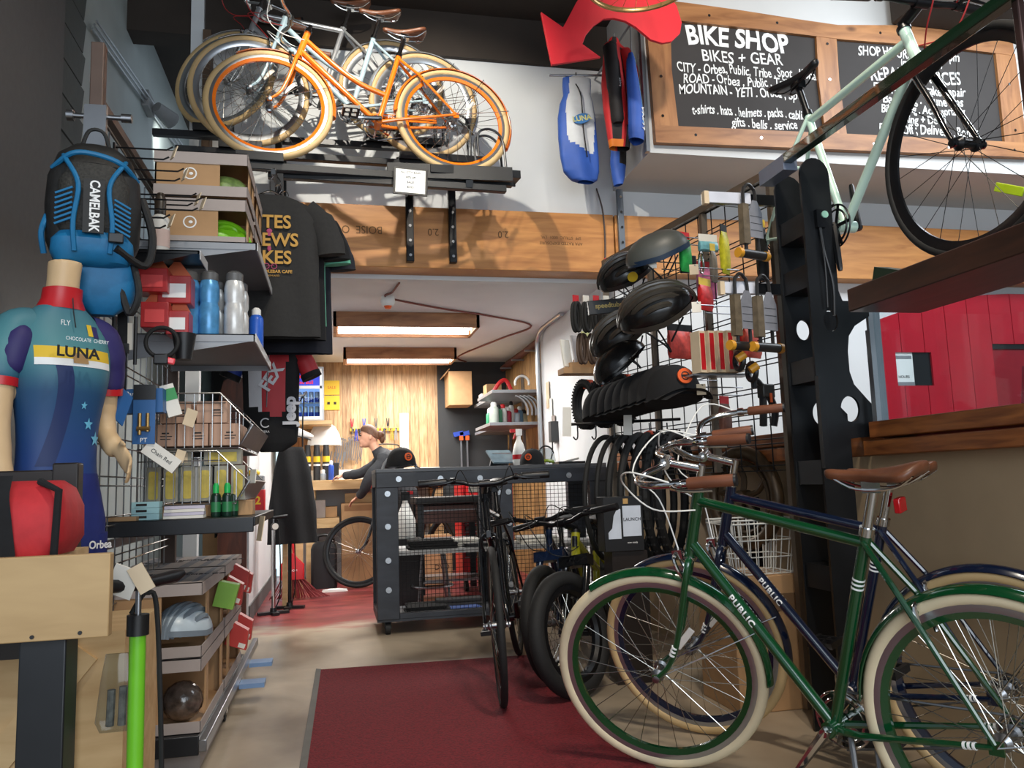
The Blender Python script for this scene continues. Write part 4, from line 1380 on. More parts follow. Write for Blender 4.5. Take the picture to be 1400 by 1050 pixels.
def hand(m, wrist, d, palm_n, side, sz=1.0, curl=.5):
    """palm and five bent fingers; d = pointing direction, palm_n = palm normal, side = towards the thumb"""
    w, d, n, t = Vector(wrist), Vector(d).normalized(), Vector(palm_n).normalized(), Vector(side).normalized()
    rings = []
    for k, (a, hw, ht) in enumerate(((-.02, .024, .020), (0, .026, .018), (.035, .036, .017), (.075, .041, .015), (.09, .039, .012))):
        c = w + d * a * sz
        rings.append([c + t * (hw * sz * math.cos(q)) + n * (ht * sz * math.sin(q)) for q in [2 * PI * j / 12 for j in range(12)]])
    m.loft(rings)
    for i, (off, L) in enumerate(((.030, .070), (.011, .080), (-.009, .075), (-.028, .060))):
        p = w + d * .085 * sz + t * off * sz
        cu = curl * (1 + .15 * i)
        pts, dd = [p - d * .02 * sz], d.copy()
        pts.append(p)
        for k, fr in enumerate((.45, .32, .23)):
            dd = (dd * math.cos(cu * .7) + n * math.sin(cu * .7)).normalized()
            nn = n
            p = p + dd * L * fr * sz
            pts.append(p)
        m.tube(pts, [.0085 * sz, .0088 * sz, .0082 * sz, .0075 * sz, .006 * sz], 8)
    p = w + d * .025 * sz + t * .028 * sz
    td = (d * .7 + t * .65 + n * .35).normalized()
    m.tube([p - td * .012, p, p + td * .032 * sz, p + (td * .8 + d * .45).normalized() * .062 * sz], [.011 * sz, .0125 * sz, .0105 * sz, .007 * sz], 8)


mq = thing('mannequin', 'headless beige mannequin wearing a blue cycling jersey and shorts, left edge', 'mannequin', (-.745, 2.44, 0), (0, 0, .75))
mq.scale = (.80, .80, 1.0)
b = M()
b.loft([ellr(z, a, f, k, y) for z, a, f, k, y in ((.80, .15, .10, .11, 0), (.90, .155, .10, .11, 0), (1.08, .118, .08, .08, 0), (1.2, .13, .09, .08, 0), (1.3, .148, .115, .088, 0), (1.40, .155, .092, .085, .005), (1.455, .125, .065, .075, .01), (1.495, .062, .055, .058, .01), (1.53, .052, .053, .052, .005), (1.58, .051, .054, .052, -.004), (1.625, .054, .056, .054, -.012))])
for s_ in (-1, 1):
    b.tube([(s_ * .085, 0, .86), (s_ * .09, .0, .50), (s_ * .085, .02, .45), (s_ * .08, .03, .10), (s_ * .08, .02, .06)], [.085, .058, .055, .036, .04], 14)
    if s_ > 0:
        pts = [(.13, .01, 1.42), (.155, .01, 1.40), (.18, .03, 1.30), (.187, .045, 1.20), (.185, .02, 1.14), (.18, -.05, 1.10)]
        b.tube(curve(pts, 4), [.050] * 4 + [.046] * 4 + [.042] * 4 + [.038] * 4 + [.034] * 4 + [.027], 14)
        hand(b, (.179, -.065, 1.095), (.05, -.8, -.5), (-1, 0, -.2), (-.1, -.2, 1), .92, .45)
    else:
        pts = [(-.13, .01, 1.42), (-.155, .01, 1.40), (-.185, .0, 1.29), (-.20, -.01, 1.17), (-.205, -.05, 1.06), (-.195, -.09, .97)]
        b.tube(curve(pts, 4), [.050] * 4 + [.047] * 4 + [.044] * 4 + [.042] * 4 + [.038] * 4 + [.028], 14)
        hand(b, (-.19, -.10, .955), (.1, -.4, -.9), (1, 0, 0), (.1, -1, .3), .92, .4)
bo = b.build('body', MANNQ, mq)
remesh(bo, .007, 5)
JER = gradmat('jersey_blend', [(0, (28, 48, 118)), (.35, (28, 62, 122)), (.62, (34, 78, 116)), (.78, (74, 134, 138)), (1, (62, 112, 126))], 2, .84, 1.5, .55)
j = M()
JR = [(.965, .146, .098, .102, 0), (1.02, .132, .092, .092, 0), (1.08, .128, .090, .088, 0), (1.14, .129, .094, .087, 0), (1.2, .138, .105, .088, 0), (1.26, .152, .128, .092, 0), (1.30, .16, .137, .096, 0), (1.345, .165, .126, .097, 0), (1.40, .165, .102, .093, .005), (1.44, .15, .082, .087, .008), (1.472, .115, .068, .078, .01), (1.497, .075, .066, .068, .008)]
j.loft([ellr(z, a, f, k, y) for z, a, f, k, y in JR], caps=False)
jo = j.build('jersey', JER, mq, angle=80)
ss = jo.modifiers.new('s', 'SUBSURF'); ss.levels = 1; ss.render_levels = 1
PURP = mt('indigo_sleeve', (42, 34, 92), .6, 0, .1)
for s_ in (-1, 1):
    q = M()
    y3 = .03 if s_ > 0 else 0
    q.tube(curve([(s_ * .10, .01, 1.425), (s_ * .15, .008, 1.412), (s_ * .180, y3 * .5, 1.345), (s_ * .186, y3, 1.285)], 5), [.060] * 5 + [.062] * 5 + [.056] * 5 + [.052], 18, caps=False)
    so = q.build('sleeve', PURP if s_ > 0 else JER, mq)
    q = M(); q.tube([(s_ * .1865, y3, 1.285), (s_ * .188, y3 * 1.1, 1.262)], [.0535, .052], 18, caps=False)
    q.build('sleeve_cuff', REDPL, so)
    if s_ < 0:
        q = M(); q.tube(curve([(s_ * .125, -.02, 1.41), (s_ * .155, -.025, 1.37), (s_ * .168, -.02, 1.30)], 5), [.035, .04, .045, .048, .05, .05, .05, .048, .045, .04, .03], 16)
        q.build('sleeve_panel', PURP, so)
M().loft([ellr(z, a, f, k, y) for z, a, f, k, y in ((1.488, .082, .069, .072, .008), (1.52, .064, .064, .060, .006), (1.548, .062, .064, .060, .0))], caps=False).build('collar', REDPL, mq)
SH = mt('royal_shorts', (28, 42, 112), .7, 0, .1, 30)
q = M().loft([ellr(z, a, f, k, y) for z, a, f, k, y in ((.80, .162, .112, .122, 0), (.9, .166, .112, .122, 0), (1.0, .141, .096, .098, 0), (1.03, .133, .094, .094, 0))], caps=False)
for s_ in (-1, 1):
    q.tube([(s_ * .078, 0, .86), (s_ * .09, 0, .70), (s_ * .092, .0, .55)], [.096, .084, .072], 16)
sho = q.build('shorts', SH, mq)
text('Orbea', .03, INKW, sho, (.10, -.112, .835), name='logo_lettering', bold=.0006)


def onto(o, target, off=.003):
    s = o.modifiers.new('wrap', 'SHRINKWRAP')
    s.target = target
    s.wrap_method = 'PROJECT'
    s.project_limit = .3
    s.use_project_y = True
    s.use_positive_direction = True
    s.use_negative_direction = True
    s.offset = off
    s.wrap_mode = 'ABOVE_SURFACE'


pl = M().sheet(lambda u, v: (-.125 + .25 * u, -.18, 1.318 + .052 * v), 24, 8, lambda u, v: 1 if v < .38 else 0).build('logo_panel', [YELLOW, INKW], jo)
onto(pl, jo, .002)
tx = text('LUNA', .04, INKB, jo, (-.03, -.18, 1.348), name='logo_lettering', sx=1.35, bold=.0012, ext=0); onto(tx, jo, .0035)
tx = text('CHOCOLATE  CHERRY', .014, INKW, jo, (.0, -.18, 1.385), name='logo_lettering', ext=0); onto(tx, jo, .0025)
tx = text('FLY', .02, INKW, jo, (-.075, -.18, 1.425), name='logo_lettering', ext=0); onto(tx, jo, .0025)
em = M().sheet(lambda u, v: (.05 + .018 * u, -.18, 1.41 + .035 * v), 4, 4).build('emblem', YELLOW, jo); onto(em, jo, .0025)
em = M().sheet(lambda u, v: (.07 + .02 * u, -.18, 1.407 + .035 * v), 4, 4).build('emblem', PURP, jo); onto(em, jo, .0025)


def star(cx, cz, r, name='star', mat=None):
    pts = []
    for k in range(10):
        a = PI / 2 + k * PI / 5
        q = r if k % 2 == 0 else r * .42
        pts.append((cx + q * math.cos(a), -.18, cz + q * math.sin(a)))
    m = M(); m._add([(cx, -.18, cz)] + pts, [(0, k + 1, (k + 1) % 10 + 1) for k in range(10)])
    o = m.build(name, mat, jo, smooth=False)
    onto(o, jo, .003)


STAR = mt('star_print', (110, 190, 220), .5)
star(.055, 1.165, .018, mat=STAR); star(.09, 1.125, .022, mat=STAR); star(.03, 1.215, .012, mat=STAR)
M().tube([(0, -.072, 1.515), (0, -.080, 1.475), (0, -.098, 1.43)], .002, 6).build('zip', BLACK, jo)
sg = M().sheet(lambda u, v: (-.02 + .05 * u, -.16, 1.325 + .03 * v * (1 - .5 * abs(u - .4))), 4, 3).build('badge', mt('tan_badge', (180, 140, 90), .5), jo); onto(sg, jo, .006)
sw = M().sheet(lambda u, v: (-.10 + .05 * u + .04 * math.sin(v * 2.5), -.18, 1.05 + .28 * v), 8, 20).build('swoosh_print', mt('deep_blue_print', (24, 44, 92), .6), jo); onto(sw, jo, .0015)
M().cyl((0, .02, 0), (0, .02, .015), .16, n=28).build('base', STEEL, mq)
M().obox((.245, .03, 1.23), (.06, .004, .10), (0, .5, .3)).build('sleeve_label', mt('blue_card'), mq)

# ---------------------------------------------------------------- foreground table with red bag
tb_ = thing('display_table', 'pale plywood fronted display table with black legs, lower left corner', 'table', (-.85, 1.75, 0))
pnl = M().box(-1.45, -.385, 1.56, 1.585, .725, .868).build('front_panel', wood('tan_panel_ply', (188, 156, 110), (172, 140, 96), 2.5, (1.5, 8, 8), .6), tb_, world=True, bevel=.002)
M().box(-1.45, -.52, 1.585, 1.93, .835, .86).build('table_top', PLYB, tb_, world=True)
q = M()
for x, z in ((-.43, .735), (-.50, .73), (-.52, .732)):
    q.cyl((x, 1.5595, z), (x, 1.5585, z), .003, n=8)
q.build('screw', BLACK, pnl, world=False) if False else None
for x, z in ((-.43, .735), (-.505, .733)):
    M().cyl((x + .85, -.1925, z), (x + .85, -.190, z), .0035, n=8).build('screw', BLACK, tb_)
for x in (-.535, -1.4):
    M().box(x, x + .075, 1.59, 1.66, 0, .835).build('leg', BPAINT, tb_, world=True, bevel=.003)
    x -= .5 if x > -1 else 0
    M().box(x, x + .075, 1.86, 1.93, 0, .835).build('leg', BPAINT, tb_, world=True, bevel=.003)
t = thing('wooden_crate', 'tan wooden crate stored under the display table', 'crate', (-.78, 2.12, 0))
M().box(-1.2, -.47, 2.05, 2.4, .02, .66).build('crate_body', PLYB, t, world=True)
M().bar((-1.0, 2.045, .05), (-.55, 2.045, .62), .06, .012, up=(0, 1, 0)).build('brace', PLYB, t, world=True)
rb = thing('messenger_bag', 'red messenger bag with black straps on the display table', 'bag', (-.66, 1.74, .861))
REDC = mt('red_bag_cloth', (186, 36, 42), .7, 0, .1, 30, .15)
M().loft([[(x, y, z) for x, y in rrect(w, d, .03)] for w, d, z in ((.30, .16, 0), (.33, .18, .03), (.33, .17, .09), (.31, .13, .125), (.28, .08, .14))]).build('bag_body', REDC, rb)
def band_(x, w):
    m = M(); m.sheet(lambda u, v: (x + w * u + .02 * (1 - v), -.094 + (.0 if v < .75 else (v - .75) * .12), .0 + .15 * v), 3, 10); return m
for x, w in ((.045, .03), (-.06, .05)):
    band_(x, w).build('strap', BLKCL, rb)
M().tube(curve([(-.16, -.09, .075), (-.05, -.1, .07), (.03, -.098, .07)], 5), .012, 8).build('strap', BLKCL, rb)
M().tube(curve([(-.1, -.05, .13), (-.05, -.07, .18), (.03, -.07, .16), (.05, -.08, .12)], 5), .009, 8).build('carry_handle', BLKCL, rb)
M().tube([(.155, -.085, .0), (.16, -.085, .12), (.12, -.06, .138)], .007, 8).build('edge_trim', BLKCL, rb)
t = thing('black_chair', 'dark wooden chair back behind the red bag', 'chair', (-.75, 2.02, 0))
M().box(-.62, -.565, 2.0, 2.04, 0, 1.045).build('back_post', mt('black_wood', (30, 22, 18), .4), t, world=True, bevel=.004)
M().box(-.98, -.93, 2.0, 2.04, 0, 1.045).build('back_post', mt('black_wood'), t, world=True, bevel=.004)
M().box(-.95, -.6, 2.005, 2.03, .93, 1.03).build('top_rail', mt('black_wood'), t, world=True, bevel=.004)
M().box(-.95, -.6, 2.01, 2.03, .62, .92).build('back_panel', mt('black_wood'), t, world=True)
# floor pump
def floor_pump(label, loc, barrel, rot=0, h=.62, gauge=True, group=None, handle=BLACK, dial_low=True):
    p = thing('floor_pump', label, 'pump', loc, (0, 0, rot), group)
    M().cyl((0, 0, .03), (0, 0, h), .0155, n=16).build('barrel', barrel, p)
    M().cyl((0, 0, h - .01), (0, 0, h + .03), .021, n=16).build('collar', BLACK, p)
    M().cyl((0, 0, h + .02), (0, 0, h + .09), .006, n=10).build('rod', STEEL, p)
    M().tube([(-.11, 0, h + .10), (-.09, 0, h + .095), (0, 0, h + .088), (.09, 0, h + .095), (.11, 0, h + .10)], [.008, .014, .012, .014, .008], 10).build('handle', handle, p)
    M().bar((-.12, 0, .012), (.12, 0, .012), .05, .02).bar((0, 0, .012), (0, -.10, .012), .05, .02).lathe([(.03, .0), (.024, .05)]).build('foot', BLACK, p)
    M().tube(curve([(.02, 0, .05), (.05, -.02, .2), (.04, -.01, h), (.02, 0, h + .07), (-.0, .02, h + .03)], 6), .005, 8).build('hose', RUBBER, p)
    gz = .10 if dial_low else h + .02
    M().cyl((.0, -.03, gz), (.0, -.055, gz), .03, n=20).cyl((0, 0, gz), (0, -.03, gz), .012).build('gauge', BLACK, p)
    M().cyl((.0, -.0552, gz), (.0, -.056, gz), .025, n=20).build('gauge_dial', PAPER, p)
    return p


gp = floor_pump('bright green floor pump standing in front of the rolling cart', (-.385, 1.78, 0), mt('lime_pump', (110, 190, 40), .35), .9, .70)
t = thing('price_tag', 'crumpled white and kraft tags hooked on the green pump handle', 'tag', (-.40, 1.74, .80))
M().obox((-.005, 0, .0), (.05, .004, .06), (.2, .4, 0)).build('tag_card', PAPER, t); M().obox((.03, -.01, .005), (.03, .004, .055), (0, -.5, 0)).build('tag_card', KRAFT, t)
t = thing('plastic_bag', 'clear bag of small parts hanging beside the green pump', 'bag', (-.43, 1.82, .50))
M().loft([[(x, y, z) for x, y in rrect(w, d, .005, 2)] for w, d, z in ((.06, .02, 0), (.075, .03, .02), (.06, .02, .1), (.045, .006, .15))]).build('bag_film', CLEAR, t)
M().tube([(-.012, 0, .01), (-.01, 0, .08)], .008).tube([(.01, 0, .01), (.012, 0, .085)], .008).build('part', mt('bag_text', (120, 116, 108), .6, 0, .5, 60), t)
t = thing('caster_wheel', 'black caster wheel on a chrome fork at the bottom left', 'wheel', (-.545, 3.0, 0)); t.location = (-.40, 2.55, 0)
M().cyl((-.014, 0, .042), (.014, 0, .042), .042, n=24).build('tread', RUBBER, t)
M().box(-.02, -.016, -.018, .018, .03, .085).box(.016, .02, -.018, .018, .03, .085).cyl((0, 0, .085), (0, 0, .10), .026).build('fork', CHROME, t)

# ---------------------------------------------------------------- wall rack under the hanging bicycles
rk = thing('bike_rack', 'black steel wall rack with trays and hoops carrying the three hanging bicycles', 'bike rack', (.35, 5.22, 2.40))


def on_bike(bk, p):
    return bk.matrix_basis @ Vector(p)


for bk, z0 in ((ob, -.02), (sb, -.02), (tb, -.02)):
    m = M()
    m.bar(on_bike(bk, (-.32, 0, z0 - .022)), on_bike(bk, (1.45, 0, z0 - .022)), .045, .04)
    m.build('wheel_rail', BPAINT, rk, world=True, bevel=.003)
    m = M()
    for a, b in ((-.36, .18), (.98, 1.22)):
        m = M()
        m.bar(on_bike(bk, (a, 0, z0 + .004)), on_bike(bk, (b, 0, z0 + .004)), .10, .012)
        for s_ in (-1, 1):
            m.bar(on_bike(bk, (a, s_ * .05, z0 + .014)), on_bike(bk, (b, s_ * .05, z0 + .014)), .008, .045)
        m.build('wheel_tray', BPAINT, rk, world=True)
    for s_ in (-1, 1):
        pts = curve([on_bike(bk, p) for p in ((-.28, s_ * .035, 0), (-.28, s_ * .035, .20), (-.25, s_ * .035, .27), (-.19, s_ * .035, .29), (-.13, s_ * .035, .25), (-.12, s_ * .035, .10))], 5)
        M().tube(pts, .0075, 8).build('wheel_hoop', BPAINT, rk, world=True)
for x, z1 in ((.50, 2.92), (.785, 3.02)):
    M().box(x - .025, x + .025, 5.17, 5.215, 2.43, z1).build('strut', BLACKM, rk, world=True, bevel=.004)
    for k in range(4):
        M().cyl((x, 5.17, 2.47 + k * .1), (x, 5.160, 2.47 + k * .1), .010, n=8).build('bolt', STEEL, rk, world=True)
    M().bar((x, 5.19, z1 - .03), (x - .02, 4.36, 2.665), .04, .04).build('arm', BPAINT, rk, world=True)
M().box(-.34, -.30, 4.9, 4.94, 2.62, 3.12).build('strut', BPAINT, rk, world=True)
M().bar((-.32, 5.19, 2.98), (-.32, 4.36, 2.70), .04, .04).build('arm', BPAINT, rk, world=True)
M().box(-.35, -.29, 5.17, 5.22, 2.60, 3.12).build('strut', BPAINT, rk, world=True)
M().bar((-.34, 4.36, 2.66), (.985, 4.40, 2.655), .042, .04).build('front_bar', BPAINT, rk, world=True, bevel=.003)
M().bar((.30, 4.37, 2.725), (1.02, 4.37, 2.735), .02, .085).build('side_plate', BPAINT, rk, world=True, bevel=.002)
t = thing('price_card', 'framed white price card hanging from the bike rack', 'sign', (.42, 4.30, 2.56), (-.12, .05, 0))
M().box(-.095, .095, 0, .006, 0, .165).build('card_frame', BLACK, t, bevel=.002)
M().box(-.082, .082, -.002, .0, .012, .153).build('card_paper', INKW, t)
for k, (s_, sz) in enumerate((('ALL CITY BIKES', .016), ('40% off', .018), ('SALE', .018), ('$350', .018))):
    text(s_, sz, INKB, t, (0, -.0026, .135 - k * .03), name='lettering')
# ---------------------------------------------------------------- black hanging shirts
tr_ = thing('shirt_hanger_post', 'black post with a sloping arm for hanging shirts below the bike rack', 'rack', (-.27, 4.30, 2.42))
M().box(-.285, -.255, 4.28, 4.31, 1.80, 2.64).build('post', BPAINT, tr_, world=True)
M().bar((-.27, 4.30, 2.55), (-.275, 3.84, 2.475), .02, .025).build('arm', BPAINT, tr_, world=True)
for k in range(4):
    M().lathe([(.004, 0), (.009, .008), (.004, .018)], o=(-.272, 3.88 + k * .1, 2.49 + k * .016)).build('stop_ball', STEEL, tr_, world=True)
rng = random.Random(3)


def hang_curve(u, v, rows):
    """interpolate garment rows (z, left, right, thickness)"""
    f = v * (len(rows) - 1)
    i = min(int(f), len(rows) - 2)
    t = f - i
    return [rows[i][k] * (1 - t) + rows[i + 1][k] * t for k in range(4)]


def garment(name, rows, mats, parent, cfn=None, nu=40, nv=36, wr=.006, ph=0.0, skew=0.0):
    """closed cloth shell with soft folds; u runs round it (0..0.5 front), v downwards"""
    def fn(u, v):
        z, l, r, th = hang_curve(u, v, rows)
        a = 2 * PI * u
        cx, hw = (r - l) / 2, (r + l) / 2
        x = cx - hw * math.cos(a)
        q = math.sin(a)
        y = -th * math.copysign(abs(q) ** .7, q)
        y += wr * math.sin(x * 38 + ph + z * 5) * (.3 + v) * (1 if q > 0 else .6) + wr * .6 * math.sin(x * 17 - z * 9 + ph)
        return (x + skew * z, y, z)
    m = M().sheet(fn, nu, nv, cfn)
    return m.build(name, mats, parent, angle=80)


def shirt(label, loc, cloth, rot=0, group=None, ph=0, hem=-.69, sleeve=True, graphic=False):
    t = thing('t_shirt', label, 't-shirt', loc, (0, 0, rot), group)
    rows = [(-.0, .07, .07, .012), (-.02, .12, .12, .022), (-.055, .19, .19, .03), (-.10, .222, .222, .035), (-.2, .225, .225, .036), (-.4, .225, .225, .034), (-.6, .23, .23, .034), (hem, .232, .232, .036)]
    b = garment('body', rows, cloth, t, wr=.005, ph=ph)
    for s_ in (-1, 1):
        m = M().tube(curve([(s_ * .17, 0, -.06), (s_ * .235, 0, -.12), (s_ * .275, .004, -.22), (s_ * .285, .005, -.285)], 6), [.05] * 6 + [.062] * 6 + [.066] * 6 + [.068], 16)
        for i, p in enumerate(m.v):
            m.v[i] = (p[0], p[1] * .5, p[2])
        m.build('sleeve', cloth, t)
    M().tube(curve([(-.17, 0, -.055), (-.05, 0, .0), (0, 0, .02), (.05, 0, .0), (.17, 0, -.055)], 5), .005, 6).tube(curve([(0, 0, .02), (0, 0, .07), (.015, 0, .10), (0, 0, .125), (-.02, 0, .11)], 5), .0025, 6).build('hanger', CHROME, t)
    return t, b


TEAL = mt('mint_cloth', (110, 190, 160), .9, 0, .08, 40)
t1, b1 = shirt('front charcoal t-shirt with gold block lettering hanging by the shelf end', (-.29, 3.86, 2.365), DARKCL, 0, 'hanging t-shirts', 0)
GOLD = mt('gold_print', (196, 150, 70), .7, 0, .1, 30)
PINKP = mt('pink_print', (176, 70, 110), .7)
for s_, z in (('BITES', -.148), ('BREWS', -.235), ('BIKES', -.32)):
    text(s_, .088, GOLD, b1, (.0, -.046, z), bold=.002, sx=.95, name='print_lettering')
text('HANDLEBAR CAFE', .02, GOLD, b1, (.02, -.044, -.385), name='print_lettering', bold=.0006)
text('ASHLAND', .012, GOLD, b1, (.02, -.044, -.405), name='print_lettering')
M().ell((.0, -.046, -.19), (.013, .002, .011), 12, 6).box(-.007, .007, -.047, -.045, -.215, -.195).build('pink_fork_print', PINKP, b1)
M().ell((.0, -.046, -.275), (.009, .002, .014), 12, 6).build('pink_drop_print', PINKP, b1)
M().torus((-.012, -.046, -.36), .012, .002, 'y', 20, 5, rr=.001).torus((.022, -.046, -.36), .012, .002, 'y', 20, 5, rr=.001).bar((-.012, -.046, -.36), (.022, -.046, -.355), .002).build('pink_bicycle_print', PINKP, b1)
shirt('black t-shirt hanging directly behind the printed charcoal one', (-.265, 3.96, 2.37), BLKCL, .03, 'hanging t-shirts', 1.5)
shirt('mint green t-shirt showing between the dark shirts', (-.262, 4.04, 2.365), TEAL, -.02, 'hanging t-shirts', 2.1, hem=-.60)
shirt('dark navy black t-shirt at the back of the hanging row', (-.235, 4.12, 2.36), mt('navy_cloth', (24, 26, 36), .9, 0, .1, 40), .02, 'hanging t-shirts', 3.3, hem=-.72)
# ---------------------------------------------------------------- race jersey under the shirts
t = thing('cycling_jersey', 'red white and black cycling jersey with vertical white lettering below the t-shirts', 'jersey', (-.315, 4.30, 1.745), (0, 0, -.05))
JW, JRD, JBL = mt('jersey_white', (206, 206, 210), .6), mt('jersey_red', (176, 36, 44), .6, 0, .1), mt('jersey_blue', (30, 60, 150), .6)


def jc(u, v):
    if u > .5:
        return 2
    x = -math.cos(2 * PI * u)
    if v > .66 + .06 * x:
        return 2
    if x < -.78 + .1 * v:
        return 3 if v < .4 else 2
    if x > .70 - .5 * max(0, v - .2):
        return 1 if v < .22 else 2
    if x < -.42 + .25 * v and v > .1:
        return 0
    return 1


rows = [(0, .06, .06, .02), (-.03, .10, .10, .035), (-.07, .14, .14, .05), (-.14, .145, .145, .06), (-.3, .14, .14, .055), (-.45, .135, .14, .05), (-.54, .11, .13, .045), (-.585, .05, .06, .03)]
jb = garment('body', rows, [JW, JRD, BLKCL, JBL], t, jc, 44, 40, .005, 1)
for s_, mm_ in ((-1, JBL), (1, JRD)):
    q = M().tube(curve([(s_ * .11, 0, -.05), (s_ * .165, 0, -.11), (s_ * .205, 0, -.20)], 6), [.04] * 6 + [.05] * 6 + [.052], 14)
    so = q.build('sleeve', mm_, t)
    M().tube([(s_ * .195, 0, -.178), (s_ * .207, 0, -.205)], [.053, .054], 14).build('cuff', BLKCL, so)
text('FEX', .085, JW, jb, (.01, -.066, -.21), (PI / 2, -1.0, 0), 'print_lettering', bold=.003)
text('Jeep', .085, JW, jb, (.10, -.055, -.38), (PI / 2, -PI / 2, 0), 'print_lettering', bold=.004)
M().torus((-.02, -.062, -.44), .022, .003, 'y', 18, 5, a0=.8, a1=5.6, rr=.001).build('round_emblem', JW, jb)
text('CERA', .016, JW, jb, (-.02, -.06, -.485), name='print_lettering')
M().tube([(0, -.058, -.03), (-.01, -.066, -.2), (-.015, -.06, -.36)], .003, 6).build('zip', STEEL, jb)
M().tube(curve([(-.1, 0, -.03), (0, 0, .01), (.1, 0, -.03)], 4), .006, 6).tube([(0, 0, .01), (0, 0, .06)], .003, 6).build('hanger', BLACK, t)

# ---------------------------------------------------------------- chalkboard sign
sg = thing('chalkboard_sign', 'wide double chalkboard in a knotty timber frame with white hand lettering', 'sign', (2.03, 4.655, 3.10), (0, -.022, 0))
FRW = wood('sign_frame_wood', (170, 118, 72), (126, 80, 44), 2.4, (1.2, 4, 7), .5, knots=(1, 1, 2))
FRV = wood('sign_frame_wood_upright', (170, 118, 72), (126, 80, 44), 2.4, (7, 4, 1.2), .5, knots=(2, 1, 1))
CHALKB = mt('chalkboard_black', (50, 46, 44), .8, 0, .12, 4)
topc = [(0, .86), (.0, .985), (.5, .965), (1.1, .93), (1.42, .91), (1.75, .93), (2.1, .955), (2.45, .94), (2.86, .90), (2.86, .80), (2.4, .82), (1.9, .835), (1.42, .80), (.8, .83)]
topc = [(0, .855), (.0, .985), (.3, .978), (.7, .955), (1.1, .925), (1.42, .905), (1.7, .925), (2.0, .945), (2.35, .93), (2.86, .885), (2.86, .775), (2.3, .80), (1.45, .80), (.8, .83)]
M().prism(topc, -.045, 0, 'xz').build('frame_top', FRW, sg)
M().prism([(0, 0), (2.88, .0), (2.88, .11), (1.4, .115), (0, .115)], -.045, 0, 'xz').build('frame_bottom', FRW, sg)
M().prism([(0, .115), (.165, .115), (.15, .5), (.17, .86), (0, .86)], -.042, 0, 'xz').build('frame_upright', FRV, sg)
M().prism([(1.235, .115), (1.40, .115), (1.385, .5), (1.40, .83), (1.245, .83), (1.225, .5)], -.042, 0, 'xz').build('frame_upright', FRV, sg)
M().prism([(2.68, .11), (2.87, .11), (2.87, .79), (2.70, .79)], -.042, 0, 'xz').build('frame_upright', FRV, sg)
M().box(.10, 1.28, -.02, -.004, .09, .87).build('board', CHALKB, sg)
M().box(1.36, 2.74, -.02, -.004, .09, .82).build('board', CHALKB, sg)
for x, z in ((.06, .18), (.07, .45), (.06, .74), (.45, .9), (.95, .885), (.28, .06), (.75, .06), (1.3, .2), (1.31, .5), (1.32, .76), (1.75, .87), (1.6, .05), (2.2, .05), (2.78, .2), (2.78, .55), (1.18, .05), (2.75, .05)):
    M().cyl((x, -.046, z), (x, -.042, z), .010, n=10).build('screw', CHROME, sg)
CH = mt('chalk_paint', (236, 236, 232), .8, 0, .04)
yb = -.0208
for s_, x, z, sz, b_, jx, sx in (('BIKE SHOP', .66, .755, .185, .0055, .09, .86), ('BIKES + GEAR', .68, .625, .115, .0008, .08, .86), ('CITY - Orbea, Public, Tribe , Spot , Kona', .71, .535, .095, .0008, .1, .64), ('ROAD - Orbea , Public , Tribe', .64, .46, .095, .0008, .1, .68),
                                 ('MOUNTAIN - YETI . Orbea , Spot', .66, .385, .095, .0012, .1, .68), ('t-shirts . hats . helmets . packs . cabling', .71, .245, .09, .0012, .1, .60), ('gifts . bells . service', .80, .165, .09, .0012, .1, .70),
                                 ('SHOP HOURS   10am - 8pm', 1.99, .74, .10, .001, .08, .70), ('(most conditions)', 2.08, .675, .06, .0008, .08, .8), ('REPAIR SERVICES', 2.02, .575, .135, .0012, .08, .74), ('Flat Tire Fix  Brake Repair', 2.04, .475, .095, .0012, .1, .74),
                                 ('Basic Pkg .  Tune Ups', 2.06, .40, .095, .0012, .1, .80), ('Bike Fitting . Accessorizing', 2.05, .325, .085, .0012, .1, .74), ('Cleaning + Detail', 2.0, .255, .085, .0012, .1, .76), ('Drop Off ; Delivery . Bonds', 2.08, .175, .10, .0012, .1, .72)):
    text(s_, sz, CH, sg, (x, yb, z), bold=b_, jit=jx, sx=sx, name='chalk_lettering', ext=.0004)
# ---------------------------------------------------------------- arrow sign and hanging wheel rim
ar = thing('arrow_sign', 'red painted plywood sign shaped like a curling arrow', 'sign', (1.55, 4.08, 3.27))
A_ = [(1.15, 3.58), (1.275, 3.50), (1.36, 3.66), (1.46, 3.82), (1.60, 3.90), (1.78, 3.88), (1.90, 3.80), (1.975, 3.70), (2.0, 3.60), (1.985, 3.53), (1.93, 3.475), (1.87, 3.46), (1.80, 3.475), (1.755, 3.51), (1.71, 3.545), (1.65, 3.575), (1.58, 3.585), (1.52, 3.575), (1.46, 3.53), (1.41, 3.47), (1.385, 3.41), (1.49, 3.34), (1.2, 3.27)]
M().prism(A_, 4.08, 4.10, 'xz').build('panel', mt('arrow_red', (214, 34, 46), .5, 0, .08, 5), ar, world=True, bevel=.002)
for x in (1.5, 1.85):
    M().tube([(x, 4.09, 3.8), (x, 4.09, 4.3)], .002, 5).build('wire', STEEL, ar, world=True)
wr_ = thing('bicycle_wheel', 'bare gold wheel rim with spokes hung flat near the ceiling', 'wheel', (1.52, 3.52, 3.46))
m = M().torus((0, 0, 0), .285, .011, 'z', 64, 8, rr=.014).build('rim', mt('gold_rim', (186, 150, 96), .3, .6, .1), wr_)
M().lathe([(.012, -.05), (.03, -.03), (.014, -.02), (.014, .02), (.03, .03), (.012, .05)]).build('hub', STEEL, wr_)
q = M()
